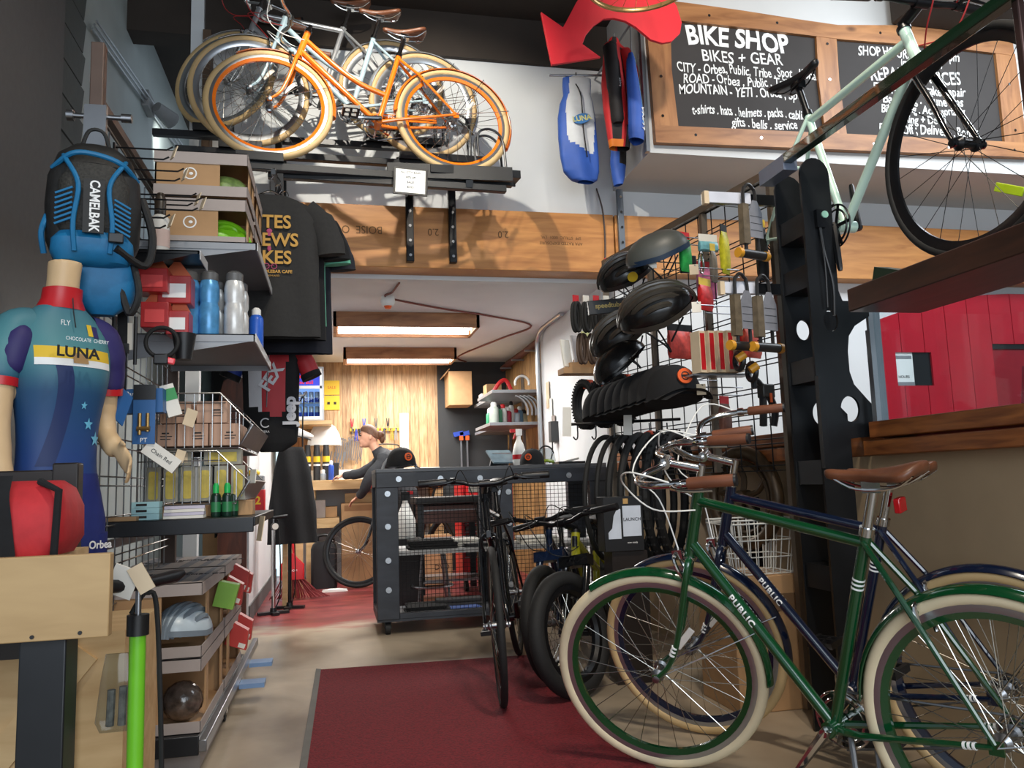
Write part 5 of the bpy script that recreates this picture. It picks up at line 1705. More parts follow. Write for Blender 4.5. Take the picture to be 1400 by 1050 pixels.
for k in range(24):
    a = 2 * PI * k / 24
    q.tube([(.03 * math.cos(a + .5), .03 * math.sin(a + .5), .03 * (-1) ** k), (.28 * math.cos(a), .28 * math.sin(a), 0)], .0016, 4)
q.build('spokes', mt('gold_rim'), wr_)
for k in range(3):
    a = 2 * PI * k / 3
    M().tube([(.28 * math.cos(a), .28 * math.sin(a), 0), (0, 0, .84)], .0015, 4).build('wire', STEEL, wr_)
# ---------------------------------------------------------------- jerseys on the side of the sign box
hb_ = thing('hanging_rail', 'thin steel rail carrying the jerseys beside the sign box', 'rail', (1.75, 4.9, 3.70))
M().tube([(1.45, 5.0, 3.71), (1.97, 4.96, 3.73)], .008, 8).build('rail', STEEL, hb_, world=True)
M().tube([(1.90, 5.34, 3.90), (1.90, 4.45, 3.90)], .008, 8).tube([(1.90, 4.98, 3.73), (1.90, 4.98, 3.90)], .006, 6).build('rail', STEEL, hb_, world=True)
BL2, WH2, RD2, BK2, SK2 = mt('vest_blue', (46, 86, 170), .6, 0, .1), mt('vest_white', (196, 200, 204), .6), mt('vest_red', (200, 40, 44), .6, 0, .1), mt('vest_black', (30, 26, 26), .7, 0, .2), mt('vest_sky', (96, 160, 214), .6)
t = thing('cycling_vest', 'blue and white sleeveless vest with an oval logo hanging in front of the wall', 'vest', (1.63, 4.97, 3.70))


def vc(u, v):
    if u > .5:
        return 0
    x = -math.cos(2 * PI * u)
    return 1 if (v < .66 + .05 * x and x > -.74 + .5 * abs(v - .4) and x < .90 - 1.2 * max(0, v - .5)) else 0


rows = [(0, .045, .06, .02), (-.02, .095, .10, .035), (-.07, .098, .098, .045), (-.14, .095, .09, .05), (-.20, .12, .105, .056), (-.30, .138, .118, .06), (-.45, .142, .125, .062), (-.58, .135, .13, .058), (-.68, .115, .128, .05), (-.735, .06, .115, .042), (-.75, .02, .09, .036)]
vb = garment('body', rows, [BL2, WH2], t, vc, 90, 80, .008, 2)
M().prism([(.062 * math.cos(2 * PI * k / 24) - .0, -.34 + .035 * math.sin(2 * PI * k / 24) + .014 * math.cos(2 * PI * k / 24)) for k in range(24)], -.086, -.082, 'xz').build('oval_logo', mt('vest_logo_blue', (50, 110, 170), .6), vb)
text('LUNA', .05, mt('vest_logo_gold', (200, 196, 110), .6), vb, (0, -.0875, -.34), (PI / 2, -.2, 0), 'logo_lettering', bold=.001)
M().tube(curve([(-.02, -.05, -.08), (.005, -.075, -.18), (.01, -.078, -.4), (.03, -.072, -.6)], 5), .004, 6).build('zip', BLKCL, vb)
M().tube(curve([(-.06, 0, -.06), (0, 0, .0), (.08, 0, -.06)], 4), .006, 6).tube([(0, 0, 0), (0, 0.0, .03)], .004, 6).build('hanger', BLACK, t)
t = thing('cycling_jacket', 'black and red long sleeved jersey hanging by the sign box', 'jersey', (1.83, 4.74, 3.84), (0, 0, .3))


def kc(u, v):
    x = -math.cos(2 * PI * u)
    if v > .93 and x < 0:
        return 2
    return 1 if (-.1 < x < .22 and v > .2) or (v < .3 and x > .0) or x < -.85 else 0


rows = [(.02, .03, .03, .03), (-.01, .045, .045, .035), (-.035, .08, .08, .045), (-.15, .085, .085, .055), (-.3, .10, .10, .06), (-.5, .10, .105, .06), (-.66, .085, .09, .05), (-.74, .07, .07, .04)]
kb = garment('body', rows, [BK2, RD2, mt('vest_orange', (222, 120, 30), .6)], t, kc, 36, 36, .01, .7)
for s_ in (-1, 1):
    M().tube(curve([(s_ * .06, -.02, -.07), (s_ * .075, -.06, -.2), (s_ * .07, -.07, -.4), (s_ * .05, -.06, -.60)], 6), [.045] * 6 + [.048] * 6 + [.042] * 6 + [.032], 14).build('sleeve', [RD2, BK2][s_ < 0], t)
text('skins', .03, WH2, kb, (-.06, -.115, -.35), (PI / 2, PI / 2, 0), 'logo_lettering')
M().tube([(0, 0, 0), (0, 0, .06)], .004, 6).build('hanger', STEEL, t)
t = thing('cycling_jersey', 'two tone blue jersey with vertical lettering nearest the chalkboard frame', 'jersey', (1.89, 4.60, 3.69), (0, 0, .9))
rows = [(0, .01, .02, .015), (-.05, .03, .03, .03), (-.2, .055, .05, .04), (-.4, .07, .06, .045), (-.56, .08, .07, .045), (-.60, .07, .06, .04)]
lb_ = garment('body', rows, [BL2, SK2], t, lambda u, v: 1 if (u < .5 and v < .7 + .2 * math.cos(2 * PI * u) and -math.cos(2 * PI * u) > -.3) else 0, 28, 26, .008, 1.2)
text('LUNA', .06, INKW, lb_, (-.01, -.058, -.46), (PI / 2, -PI / 2, 0), 'logo_lettering', bold=.001)
M().tube([(0, 0, 0), (0, 0, .21)], .004, 6).build('hanger', STEEL, t)
t = thing('cycling_shorts', 'blue and black shorts hanging low under the long sleeved jersey', 'shorts', (1.90, 4.93, 3.28), (0, 0, .35))
rows = [(0, .05, .05, .03), (-.1, .06, .06, .04), (-.2, .07, .05, .04), (-.3, .06, .02, .035), (-.36, .05, -.01, .03)]
garment('body', rows, [BL2, BK2], t, lambda u, v: 1 if v < .55 and -math.cos(2 * PI * u) > -.4 else 0, 28, 22, .01, .4)
M().tube([(0, 0, 0), (0, .0, .62)], .004, 6).build('hanger', STEEL, t)
# cable and strut on the beam
t = thing('wall_cable', 'dark cable with a red end running down the wall and beam joint', 'cable', (1.86, 5.20, 2.5))
M().tube(curve([(1.865, 5.33, 3.05), (1.86, 5.21, 2.85), (1.868, 5.21, 2.66), (1.862, 5.21, 2.50)], 6), .006, 6).build('cord', mt('dark_cord', (70, 60, 56), .6), t, world=True)
M().tube([(1.863, 5.21, 2.50), (1.865, 5.21, 2.43)], .008, 6).build('plug', REDPL, t, world=True)
t = thing('steel_strut', 'grey steel strut with bolts standing on the beam by the cable', 'strut', (1.99, 5.20, 2.45))
M().box(1.965, 2.01, 5.185, 5.215, 2.44, 3.0).build('channel', mt('strut_grey', (104, 110, 118), .45, .5), t, world=True, bevel=.003)
for k in range(5):
    M().cyl((1.988, 5.185, 2.50 + k * .11), (1.988, 5.178, 2.50 + k * .11), .010, n=8).build('bolt', CHROME, t, world=True)
# flood lamp on the left wall with conduits
t = thing('flood_lamp', 'grey twin head flood lamp on the pale left wall', 'lamp', (-1.28, 5.85, 3.72))
M().box(-1.30, -1.25, 5.75, 5.95, 3.66, 3.78).build('base', mt('lamp_grey', (130, 130, 130), .5), t, world=True, bevel=.006)
M().tube([(-1.22, 5.85, 3.70), (-1.14, 5.98, 3.66)], [.04, .065], 14).build('lamp_head', mt('lamp_grey'), t, world=True)
spot('flood_lamp_light', (-1.10, 6.03, 3.64), (-1.30, 7.0, 3.45), 26, 110, .9, .04, (.95, 1, .95))
t = thing('conduit', 'bundle of grey conduit running along the top of the left wall', 'conduit', (-1.27, 6, 4.0))
for k in range(3):
    M().tube([(-1.275 + .012 * k, 4.5, 3.50 + .02 * k), (-1.275 + .012 * k, 9.0, 4.16 + .03 * k)], .007, 6).build('pipe', ALU, t, world=True)

# ---------------------------------------------------------------- workshop behind the opening
TUBE = mt('fluorescent_tube', (255, 250, 240), .5, 0, 0, emit=9)
BOXW = wood('light_box_wood', (176, 122, 78), (126, 80, 46), 2.5, (1.5, 8, 8), .5, knots=(1, 1, 1))
for k, (x0, x1, y0, y1) in enumerate([(0.0, 1.19, 6.48, 6.98), (.10, 1.25, 8.18, 8.62)]):
    l = thing('box_light', ['timber framed fluorescent ceiling light nearer the opening', 'timber framed fluorescent ceiling light nearer the plank wall'][k], 'ceiling light', (x0, y0, 2.25))
    M().box(x0, x1, y0, y0 + .025, 2.25, 2.37).box(x0, x1, y1 - .025, y1, 2.25, 2.37).box(x0, x0 + .025, y0, y1, 2.25, 2.37).box(x1 - .025, x1, y0, y1, 2.25, 2.37).build('frame', BOXW, l, world=True)
    for j in range(2):
        y = y0 + (y1 - y0) * (.3 + .4 * j)
        M().cyl((x0 + .04, y, 2.275), (x1 - .04, y, 2.275), .02, n=12).build('tube', TUBE, l, world=True)
    a_ = area('box_light_glow', ((x0 + x1) / 2, (y0 + y1) / 2, 2.24), ((x0 + x1) / 2, (y0 + y1) / 2, 0), x1 - x0 - .1, y1 - y0 - .1, 54, (1, .98, .94))
t = thing('smoke_detector', 'white smoke detector with an orange light on the workshop ceiling', 'detector', (.40, 5.95, 2.30))
M().lathe([(.05, .07), (.055, .03), (.04, .0)]).build('body', WHITE, t)
M().lathe([(.03, .0), (.02, -.02)]).build('lens', ORANGE, t)
t = thing('ceiling_cable', 'red brown cable looping across the workshop ceiling', 'cable', (1.0, 6.6, 2.36))
M().tube(curve([(.45, 5.5, 2.365), (.42, 5.75, 2.36), (.40, 5.95, 2.365), (.8, 6.25, 2.36), (1.3, 6.55, 2.36), (1.75, 6.95, 2.36), (1.6, 7.6, 2.36), (1.35, 8.7, 2.36), (1.5, 9.1, 2.36)], 6), .008, 6).build('cord', mt('red_brown_cord', (120, 60, 50), .6), t, world=True)
# drinks fridge on a wooden shelf
sh = thing('wall_shelf', 'rough wooden wall shelf carrying the drinks fridge', 'shelf', (-.3, 8.85, 1.6))
M().box(-.52, -.02, 8.5, 9.19, 1.62, 1.66).build('board', PLYB, sh, world=True)
M().box(-.50, -.46, 8.55, 9.19, 1.1, 1.62).build('bracket', PLYB, sh, world=True)
fr = thing('drinks_fridge', 'small blue lit glass door drinks fridge full of cans', 'fridge', (-.29, 8.75, 1.665))
M().box(-.19, -.17, -.19, .2, 0, .56).box(.17, .19, -.19, .2, 0, .56).box(-.17, .17, .17, .2, 0, .56).box(-.17, .17, -.19, .2, 0, .03).box(-.17, .17, -.19, .2, .53, .56).build('cabinet', ALU, fr)
M().box(-.165, .165, .14, .165, .03, .53).build('lit_back', mt('fridge_glow', (150, 190, 255), .5, 0, .05, emit=1.0), fr)
pn = M().box(-.15, .15, -.195, -.19, .36, .52).build('header_panel', mt('fridge_blue', (44, 60, 190), .4, 0, .05, emit=.5), fr)
text('Red Bull', .05, mt('fridge_red', (210, 40, 60), .4, emit=.5), pn, (0, -.1965, .395), name='logo_lettering', bold=.001)
M().ell((0, -.197, .455), (.03, .002, .024), 14, 6).build('sun_emblem', mt('fridge_gold', (240, 190, 60), .4, emit=.6), pn)
for s_ in (-1, 1):
    M().prism([(s_ * .09, .445), (s_ * .06, .475), (s_ * .03, .462), (s_ * .025, .445), (s_ * .05, .438)], -.198, -.196, 'xz').build('bull_emblem', mt('fridge_red'), pn)
M().box(-.17, .17, -.20, -.19, .01, .04).box(-.17, -.15, -.20, -.19, .04, .54).box(.15, .17, -.20, -.19, .04, .54).box(-.17, .17, -.20, -.19, .33, .36).build('door', WHITE, fr)
M().box(-.15, .15, -.195, -.192, .04, .33).build('door_glass', GLASS, fr)
M().box(-.165, .165, -.17, .14, .178, .184).build('rack', STEEL, fr)
first = None
for r_ in range(2):
    for k in range(5):
        p = (-.29 - .12 + k * .06, 8.66, 1.665 + (.032 if r_ == 0 else .186))
        lb = '%s drink can on the %s fridge row' % (['leftmost', 'second', 'middle', 'fourth', 'rightmost'][k], ['lower', 'upper'][r_])
        if first is None:
            first = thing('drink_can', 'leftmost drink can on the lower fridge row', 'can', p, group='cans in the drinks fridge')
            M().lathe([(.022, 0), (.026, .008), (.026, .112), (.022, .122)], n=16).build('can_body', [mt('can_silver', (190, 200, 220), .3, .4)], first)
            M().lathe([(.0265, .012), (.0265, .06)], n=16, caps=False).build('blue_panel', mt('can_blue', (30, 60, 170), .3, .2), first)
        else:
            dup(first, p, label=lb)
for k in range(2):
    t = thing('yellow_notice', ['upper yellow notice on the plank wall beside the fridge', 'lower yellow notice with two marks beside the fridge'][k], 'notice', (-.02, 9.185, 2.0 - k * .17))
    M().box(-.085, .085, 0, .01, 0, .16).build('sheet', YELLOW, t)
    if k == 0:
        text('SALE', .045, mt('notice_orange', (200, 90, 30), .6), t, (0, -.0008, .08))
    else:
        M().box(-.05, -.02, -.001, 0, .06, .09).box(.02, .05, -.001, 0, .06, .09).build('mark', INKB, t)
WREN = mt('wrench_steel', (112, 114, 118), .4, .6, .1)
# tool strips on the plank wall
def strip_(x0, x1, z, label):
    s = thing('magnetic_strip', label, 'tool strip', ((x0 + x1) / 2, 9.18, z))
    M().box(x0, x1, 9.165, 9.2, z, z + .03).build('bar', YELLOW, s, world=True)
    for k in range(9):
        x = x0 + (x1 - x0) * (k + .5) / 9
        M().box(x - .012, x + .012, 9.163, 9.166, z + .003, z + .027).build('black_patch', BLACK, s, world=True)
strip_(.18, .72, 1.585, 'long yellow and black magnetic tool strip on the plank wall')
strip_(.45, .72, 1.33, 'short yellow and black magnetic tool strip lower on the plank wall')
TC = [(200, 40, 60), (40, 60, 170), (30, 30, 34), (50, 80, 170), (30, 30, 34), (190, 180, 60), (90, 90, 90), (200, 60, 50), (60, 60, 66), (30, 34, 44), (180, 150, 40), (140, 140, 140)]
for k in range(12):
    x = .20 + k * .044
    c_ = TC[k]
    up_ = k % 3 == 0
    t = thing('hand_tool', ['red handled pliers', 'blue handled cutters', 'black handled driver', 'blue handled pliers', 'black handled pliers', 'yellow tipped driver', 'grey spoke tool', 'red handled cutters', 'dark grey driver', 'black cone tool', 'yellow handled cutters', 'bare steel rod'][k] + ' on the long tool strip, place %d from the left' % (k + 1), 'tool', (x, 9.155, 1.585), group='tools on the long strip')
    s_ = 1 if up_ else -1
    M().tube([(0, 0, -.03 * s_), (0, 0, .05 * s_)], [.008, .005], 6).build('shank', STEEL, t)
    for j in (-1, 1):
        M().tube([(j * .004, 0, -.02 * s_ if not up_ else .05), (j * .014, 0, -.11 if not up_ else .14)], [.007, .006], 6).build('handle', mt('tool_handle_%d' % k, c_, .5), t)
for k in range(14):
    x = .02 + k * .022
    L = .07 + .05 * abs(math.sin(k * 1.3))
    t = thing('wrench', 'chrome wrench %d from the left in the wrench row' % (k + 1), 'wrench', (x, 9.16, 1.38 + .02 * math.sin(k)), (0, .12, 0), group='wrenches on the plank wall')
    M().bar((0, 0, -L), (0, 0, L), .010, .005, up=(0, 1, 0)).torus((0, 0, L + .01), .010, .004, 'y', 14, 6).build('shaft', WREN, t)
    M().box(-.011, -.005, -.003, .003, -L - .022, -L).box(.005, .011, -.003, .003, -L - .022, -L).build('jaw', WREN, t)
for k in range(8):
    x = -.14 + k * .035
    t = thing('wrench', 'long silver cone wrench %d hanging under the white cloth' % (k + 1), 'wrench', (x, 8.98, 1.30 - .01 * k % .03), (0, .2, 0), group='wrenches under the white cloth')
    M().bar((0, 0, -.10), (0, 0, .06), .012, .004, up=(0, 1, 0)).torus((0, 0, -.115), .014, .004, 'y', 12, 6, a0=-1, a1=4).build('shaft', WREN, t)
t = thing('hacksaw', 'black hacksaw with a pale blade on the lower tool strip', 'saw', (.60, 9.15, 1.37))
M().tube(curve([(-.12, 0, 0), (-.11, 0, .06), (.10, 0, .05), (.12, 0, -.02), (.14, 0, -.10)], 4), .008, 6).build('frame', BLACK, t)
M().bar((-.12, 0, 0), (.12, 0, -.02), .004, .012).build('blade', STEEL, t)
t = thing('caliper_tool', 'white paper template with a silver gauge on the plank wall', 'gauge', (.78, 9.17, 1.30))
M().box(-.05, .05, 0, .004, 0, .48).build('sheet', PAPER, t)
M().bar((-.06, -.004, .02), (.05, -.004, .06), .006, .03).build('gauge', STEEL, t)
t = thing('white_cloth', 'white cloth draped over a rack above the workbench', 'cloth', (-.10, 8.9, 1.42))
M().loft([[(x * (1 + .08 * math.sin(j * 1.9)), y, z) for j, (x, y) in enumerate(rrect(w, d, .04, 5))] for w, d, z in ((.34, .18, 0), (.33, .18, .05), (.30, .17, .12), (.22, .14, .2), (.10, .06, .245))]).build('drape', WHITE, t)
# workbench
wb_ = thing('workbench', 'pale timber workbench under the plank wall', 'workbench', (.1, 8.3, 0))
M().box(-.31, 1.15, 8.48, 9.18, .945, 1.045).build('top', wood('bench_timber', (220, 186, 136), (196, 156, 104), 2.2, (1.2, 8, 8), .55), wb_, world=True, bevel=.004)
for x in (-.28, 1.03):
    for y in (8.52, 9.0):
        M().box(x, x + .09, y, y + .09, 0, .945).build('leg', PLYB, wb_, world=True)
M().box(-.31, .05, 8.55, 9.1, .56, .66).build('lower_shelf', PLYB, wb_, world=True)
M().box(-.5, 1.17, 9.12, 9.19, 1.045, 1.16).build('upstand', WHITE, wb_, world=True)
for k, (x, y, w, d, z, h, c_, lb) in enumerate([(-.19, 8.75, .2, .3, .662, .18, CARDG, 'grey carton on the lower bench shelf, left'), (-.03, 8.8, .12, .3, .662, .11, CARD, 'low brown carton on the lower bench shelf, right'), (.30, 8.75, .46, .4, .0, .80, CARD, 'large cardboard carton standing on the floor behind the mechanic bicycle'), (.26, 8.72, .30, .12, .677, .10, PLYB, 'pale ply offcut propped on the large carton'), (.78, 8.8, .3, .4, 0, .6, CARD, 'brown carton under the right end of the workbench')]):
    t = thing('carton' if k != 3 else 'wood_offcut', lb, 'box' if k != 3 else 'wood', (x, y, z + (.125 if k == 3 else 0)))
    M().box(-w / 2, w / 2, -d / 2, d / 2, 0, h).build('body', c_, t, bevel=.004)
    if k == 2:
        M().box(-.2, .2, -d / 2 - .001, -d / 2, .72, .78).build('print', mt('faded_print', (140, 100, 66), .8), t)
jg = thing('jerry_can', 'black plastic jerry can with a moulded handle under the bench', 'can', (-.10, 8.25, 0))
M().loft([[(x, y, z) for x, y in rrect(w, .17, .03)] for w, z in ((.24, 0), (.25, .02), (.25, .38), (.22, .42), (.14, .45))]).build('body', BLACK, jg)
M().tube(curve([(-.06, 0, .44), (-.05, 0, .50), (.05, 0, .50), (.06, 0, .44)], 5), .014, 8).build('handle', BLACK, jg)
M().cyl((.08, 0, .43), (.08, 0, .47), .022).build('cap', BLACK, jg)
# bench clutter
for k, (x, y, r, h, c_, lb) in enumerate([(-.03, 8.58, .028, .16, (40, 80, 180), 'blue spray bottle with white nozzle on the workbench'), (-.11, 8.6, .03, .07, (150, 160, 170), 'short grey pot on the workbench'), (.08, 8.65, .02, .05, (210, 210, 210), 'small white pot on the workbench')]):
    bottle('bench_bottle', lb, (x, y, 1.047), r, h, mt('bench_c%d' % k, c_, .4), WHITE, .04)
t = thing('black_box', 'small black speaker box standing behind the blue bottle', 'speaker', (-.01, 8.75, 1.047)); M().box(-.06, .06, -.05, .05, 0, .18).build('body', BLACK, t, bevel=.004)
for k in range(3):
    t = thing('bottle_stand', 'tall black and yellow bottle %s on the left bench end' % ['at the left', 'in the middle', 'at the right'][k], 'bottle', (-.27 + k * .095, 8.7, 1.047), group='tall bottles on the bench')
    M().lathe([(.036, 0), (.036, .28), (.03, .34), (.03, .37)], n=16).build('body', mt('oil_black', (40, 40, 42), .4), t)
    M().lathe([(.0368, .19), (.0368, .25)], n=16, caps=False).build('yellow_band', YELLOW, t)
    M().lathe([(.0368, .15), (.0368, .17)], n=16, caps=False).build('white_band', WHITE, t)
t = thing('parts_bin', 'red and white label on a yellow bin at the bench edge', 'bin', (.40, 8.47, .95))
M().box(-.09, -.01, -.03, .03, 0, .11).build('red_label', mt('bin_red', (200, 50, 50), .5), t)
M().box(0, .14, -.03, .05, 0, .10).build('bin', YELLOW, t)
for k in range(5):
    t = thing('bench_paper', 'loose pale sheet %d lying on the workbench' % (k + 1), 'paper', (.05 + k * .13, 8.65 + .05 * (k % 2), 1.0465 + .001 * k), (0, 0, k * .7), group='papers on the workbench')
    M().box(-.07, .07, -.05, .05, 0, .003).build('sheet', PAPER, t)
t = thing('shoe', 'white and black cycling shoe hung on the shelf bracket under the fridge', 'shoe', (-.34, 8.5, 1.50), (0, .3, 0))
M().loft([[(x, y * w, z * h + .03) for y, z in [(math.cos(a), math.sin(a)) for a in [2 * PI * j / 12 for j in range(12)]]] for x, w, h in ((-.13, .02, .02), (-.11, .035, .045), (-.03, .036, .05), (.04, .04, .035), (.10, .035, .025), (.13, .015, .012))]).build('upper', WHITE, t)
M().box(-.12, .12, -.035, .035, -.01, .0).build('sole', BLACK, t, bevel=.004)
# apron and coat hook
t = thing('apron', 'black canvas apron hanging from a hook by the workshop entrance', 'apron', (-.34, 6.85, 1.31), (0, 0, .2))
rows = [(0, .09, .09, .02), (-.02, .10, .10, .03), (-.2, .14, .15, .05), (-.5, .18, .20, .06), (-.78, .19, .20, .06)]
garment('body', rows, BLKCL, t, None, 30, 26, .012, .5)
M().tube(curve([(-.08, 0, 0), (.02, .02, .25), (.10, .02, .42), (.09, .0, .2), (.09, 0, 0)], 6), .007, 6).build('neck_strap', BLKCL, t)
t = thing('coat_rack', 'slim timber post with a hook behind the apron', 'post', (-.40, 7.0, 0))
M().box(-.42, -.38, 7.0, 7.04, 0, 1.85).build('post', PLYB, t, world=True)
M().tube([(-.38, 7.0, 1.74), (-.24, 6.88, 1.74), (-.22, 6.87, 1.77)], .008).build('hook', STEEL, t, world=True)
# broom
br = thing('broom', 'red plastic broom with flared bristles leaning in the corner', 'broom', (-.37, 7.55, 0), (0, 0, 0))
M().tube([(.02, 0, .38), (-.02, .03, .62)], .013, 10).build('handle', REDPL, br)
hd = M().loft([[(x, y, z) for x, y in rrect(w, d, .015)] for w, d, z in ((.21, .06, .17), (.21, .06, .30), (.09, .05, .36), (.04, .04, .40))]).build('head', REDPL, br)
text('BROOM', .026, INKW, hd, (0, -.031, .25), name='label_lettering')
q = M()
for k in range(90):
    a, b2 = rng.uniform(-1, 1), rng.uniform(-1, 1)
    q.tube([(a * .095, b2 * .025, .18), (a * .15 + .06 * max(0, a), b2 * .05, .07), (a * .20 + .13 * max(0, a) ** 2, b2 * .07, .008)], .0028, 4, caps=False)
q.build('bristles', mt('broom_bristle', (120, 30, 34), .7), br)
t = thing('dust_rag', 'crumpled white rag on the red floor by the carton', 'rag', (.0, 7.9, 0)); M().loft([[(x, y, z) for x, y in rrect(w, d, .02)] for w, d, z in ((.24, .06, 0.001), (.22, .06, .02), (.1, .03, .03))]).build('cloth', WHITE, t)
t = thing('pale_plank', 'short pale plank leaning behind the broom', 'plank', (-.33, 7.7, 0)); M().obox((0, 0, .30), (.10, .02, .60), (-.05, 0, 0)).build('board', PLYB, t)
# workshop pumps
floor_pump('tall chrome barrelled track pump at the workshop entrance', (-.47, 6.72, 0), CHROME, .3, .66, True, None, BLACK, False)
floor_pump('black track pump behind the chrome one', (-.36, 6.98, 0), BLACKM, -.2, .60, True, None, BLACK, False)
# passage props
t = thing('tall_board', 'tall dark brown board with a rounded top at the passage corner', 'board', (-.70, 6.28, 0))
M().prism([(-.83, 0), (-.63, 0), (-.63, 1.74), (-.66, 1.80), (-.72, 1.83), (-.80, 1.78), (-.83, 1.66)], 6.26, 6.30, 'xz').build('panel', DKWOOD, t, world=True)
s_ = thing('corner_shelf', 'small dark corner shelf beside the tall brown board', 'shelf', (-.56, 6.2, .80)); M().box(-.62, -.50, 6.1, 6.3, .795, .81).build('board', mt('black_wood'), s_, world=True)
t = thing('red_tin', 'red tin with a yellow figure on the corner shelf', 'tin', (-.55, 6.2, .811)); M().box(-.055, .055, -.05, .05, 0, .16).build('body', REDPL, t, bevel=.006); text('2', .08, YELLOW, t, (.01, -.0508, .08), bold=.002)
t = thing('grey_tin', 'grey box stacked on the red tin', 'box', (-.56, 6.2, .972)); M().box(-.06, .06, -.05, .05, 0, .10).build('body', GREYSH, t, bevel=.006)
t = thing('yellow_rag', 'yellow rag bundle on top of the grey box', 'rag', (-.575, 6.2, 1.073)); M().ell((0, 0, .02), (.045, .04, .028), 12, 8).build('cloth', YELLOW, t)
t = thing('carton', 'cardboard carton with black lettering seen through the gondola', 'box', (-.76, 6.9, 0)); t.location = (-.86, 7.0, 0)
M().box(-.16, .18, -.15, .15, .02, .72).build('body', CARD, t); text('MICRO', .085, INKB, t, (.06, -.1512, .63), bold=.002)
# back right wall shelving
sv = thing('wall_shelving', 'grey steel shelving on the slatted workshop wall', 'shelving', (1.75, 8.0, 1.3))
LEV = [(1.47, 7.45, 8.25, 1.84), (1.56, 8.3, 9.0, 1.84), (1.44, 7.45, 8.25, 1.53), (1.56, 8.3, 9.0, 1.53)]
for x0, y0, y1, z in LEV:
    M().box(x0, 1.96, y0, y1, z - .03, z).build('shelf_tray', GREYSH, sv, world=True, bevel=.002)
for y in (7.5, 8.27, 8.95):
    M().box(1.95, 1.975, y - .015, y + .015, 1.0, 2.1).build('upright', STEEL, sv, world=True)
SB = [((196, 206, 196), .045, .16), ((60, 120, 90), .04, .14), ((210, 210, 206), .04, .15), ((150, 40, 60), .045, .13), ((226, 226, 222), .03, .19), ((190, 200, 210), .045, .12), ((120, 160, 190), .035, .15), ((206, 196, 160), .04, .12)]
for k in range(8):
    x, y = 1.50 + .055 * k, 7.55 + .055 * k
    c_, r, h = SB[k]
    bottle('shelf_bottle', ['pale green jar', 'dark green spray bottle', 'white jug', 'maroon tub', 'tall white tube', 'pale blue tub', 'sky blue spray bottle', 'cream jar'][k] + ' on the lower near workshop shelf', (x, y, 1.531), r, h, mt('shelf_c%d' % k, c_, .4), [WHITE, BLACK, REDPL][k % 3], .04, group='bottles on the workshop shelves')
for k in range(4):
    bottle('shelf_bottle', ['green spray bottle', 'blue window cleaner bottle', 'white spray bottle', 'orange pot'][k] + ' on the lower far workshop shelf', (1.62 + .03 * k, 8.38 + .13 * k, 1.531), .04, .17 if k < 3 else .09, mt('shelf_d%d' % k, [(60, 150, 110), (90, 140, 210), (220, 224, 224), (196, 84, 50)][k], .4), WHITE, .05, group='bottles on the workshop shelves')
for k, (x, y, w, h, c_, lb) in enumerate([(1.66, 8.4, .16, .16, CARD, 'open brown carton on the upper far workshop shelf'), (1.66, 8.75, .14, .10, PAPER, 'white carton on the upper far workshop shelf'), (1.85, 8.1, .14, .05, CARD, 'flat brown carton on the upper near workshop shelf')]):
    t = thing('shelf_carton', lb, 'box', (x, y, 1.841)); M().box(-w / 2, w / 2, -.1, .1, 0, h).build('body', c_, t)
t = thing('saddle_clamp', 'red clamp lying on the upper workshop shelf', 'clamp', (1.62, 7.7, 1.841))
M().tube(curve([(-.08, 0, .02), (-.02, 0, .10), (.04, 0, .12), (.09, 0, .03)], 5), .02, 8).build('jaw', REDPL, t)
t = thing('steel_hoop', 'white plastic hoop standing on the upper workshop shelf', 'hoop', (1.80, 7.6, 1.85)); M().torus((0, 0, .07), .07, .012, 'y', 28, 8, a0=-.3, a1=PI + .3).build('hoop', WHITE, t)
for k in range(4):
    t = thing('fender_strip', 'curved grey fender strip %d on the shelf end' % (k + 1), 'fender', (1.74 + .04 * k, 7.40, 1.62), group='fender strips on the shelf end')
    M().torus((-.1, 0, 0), .16, .010, 'y', 16, 6, a0=-.2, a1=1.3, rr=.02).build('strip', GREYSH, t)
t = thing('open_carton', 'large open cardboard carton fixed high on the black wall', 'box', (1.38, 8.98, 1.83))
M().box(-.13, .13, -.18, .18, 0, .38).build('body', CARD, t, bevel=.004)
M().obox((-.15, 0, .37), (.10, .34, .008), (0, -.9, 0)).build('flap', CARD, t)
for k in range(2):
    t = thing('bar_clamp', ['blue and orange bar clamp on the black wall, left', 'grey bar clamp on the black wall, right'][k], 'clamp', (1.42 + .07 * k, 9.13, 1.15))
    M().box(-.01, .01, -.01, .01, 0, .40).build('bar', STEEL, t)
    M().obox((-.03, -.01, .38), (.11, .05, .05), (0, -.2, 0)).build('jaw', mt('clamp_blue', (40, 70, 170), .5), t)
    M().obox((.0, -.03, .33), (.04, .03, .05)).build('grip', ORANGE, t)
rd = thing('red_pipe', 'dark red pipe and brackets along the top of the slatted wall', 'pipe', (1.93, 8.2, 2.25))
M().tube([(1.93, 7.32, 2.30), (1.93, 9.1, 2.28)], .035, 10).build('pipe', mt('dark_red_pipe', (90, 46, 36), .6), rd, world=True)
for y in (7.6, 8.2, 8.8):
    M().box(1.84, 1.97, y, y + .03, 2.235, 2.25).build('bracket', STEEL, rd, world=True)
t = thing('conduit', 'grey conduit bending down the white workshop wall', 'conduit', (1.88, 7.25, 1.2))
M().tube(curve([(1.88, 6.4, 2.36), (1.88, 7.0, 2.36), (1.88, 7.22, 2.30), (1.88, 7.27, 2.1), (1.88, 7.27, 1.0)], 5), .022, 10).build('pipe', ALU, t, world=True)
M().box(1.85, 1.92, 6.78, 6.86, 1.30, 1.48).build('outlet_box', mt('outlet_dark', (60, 62, 64), .5), t, world=True)
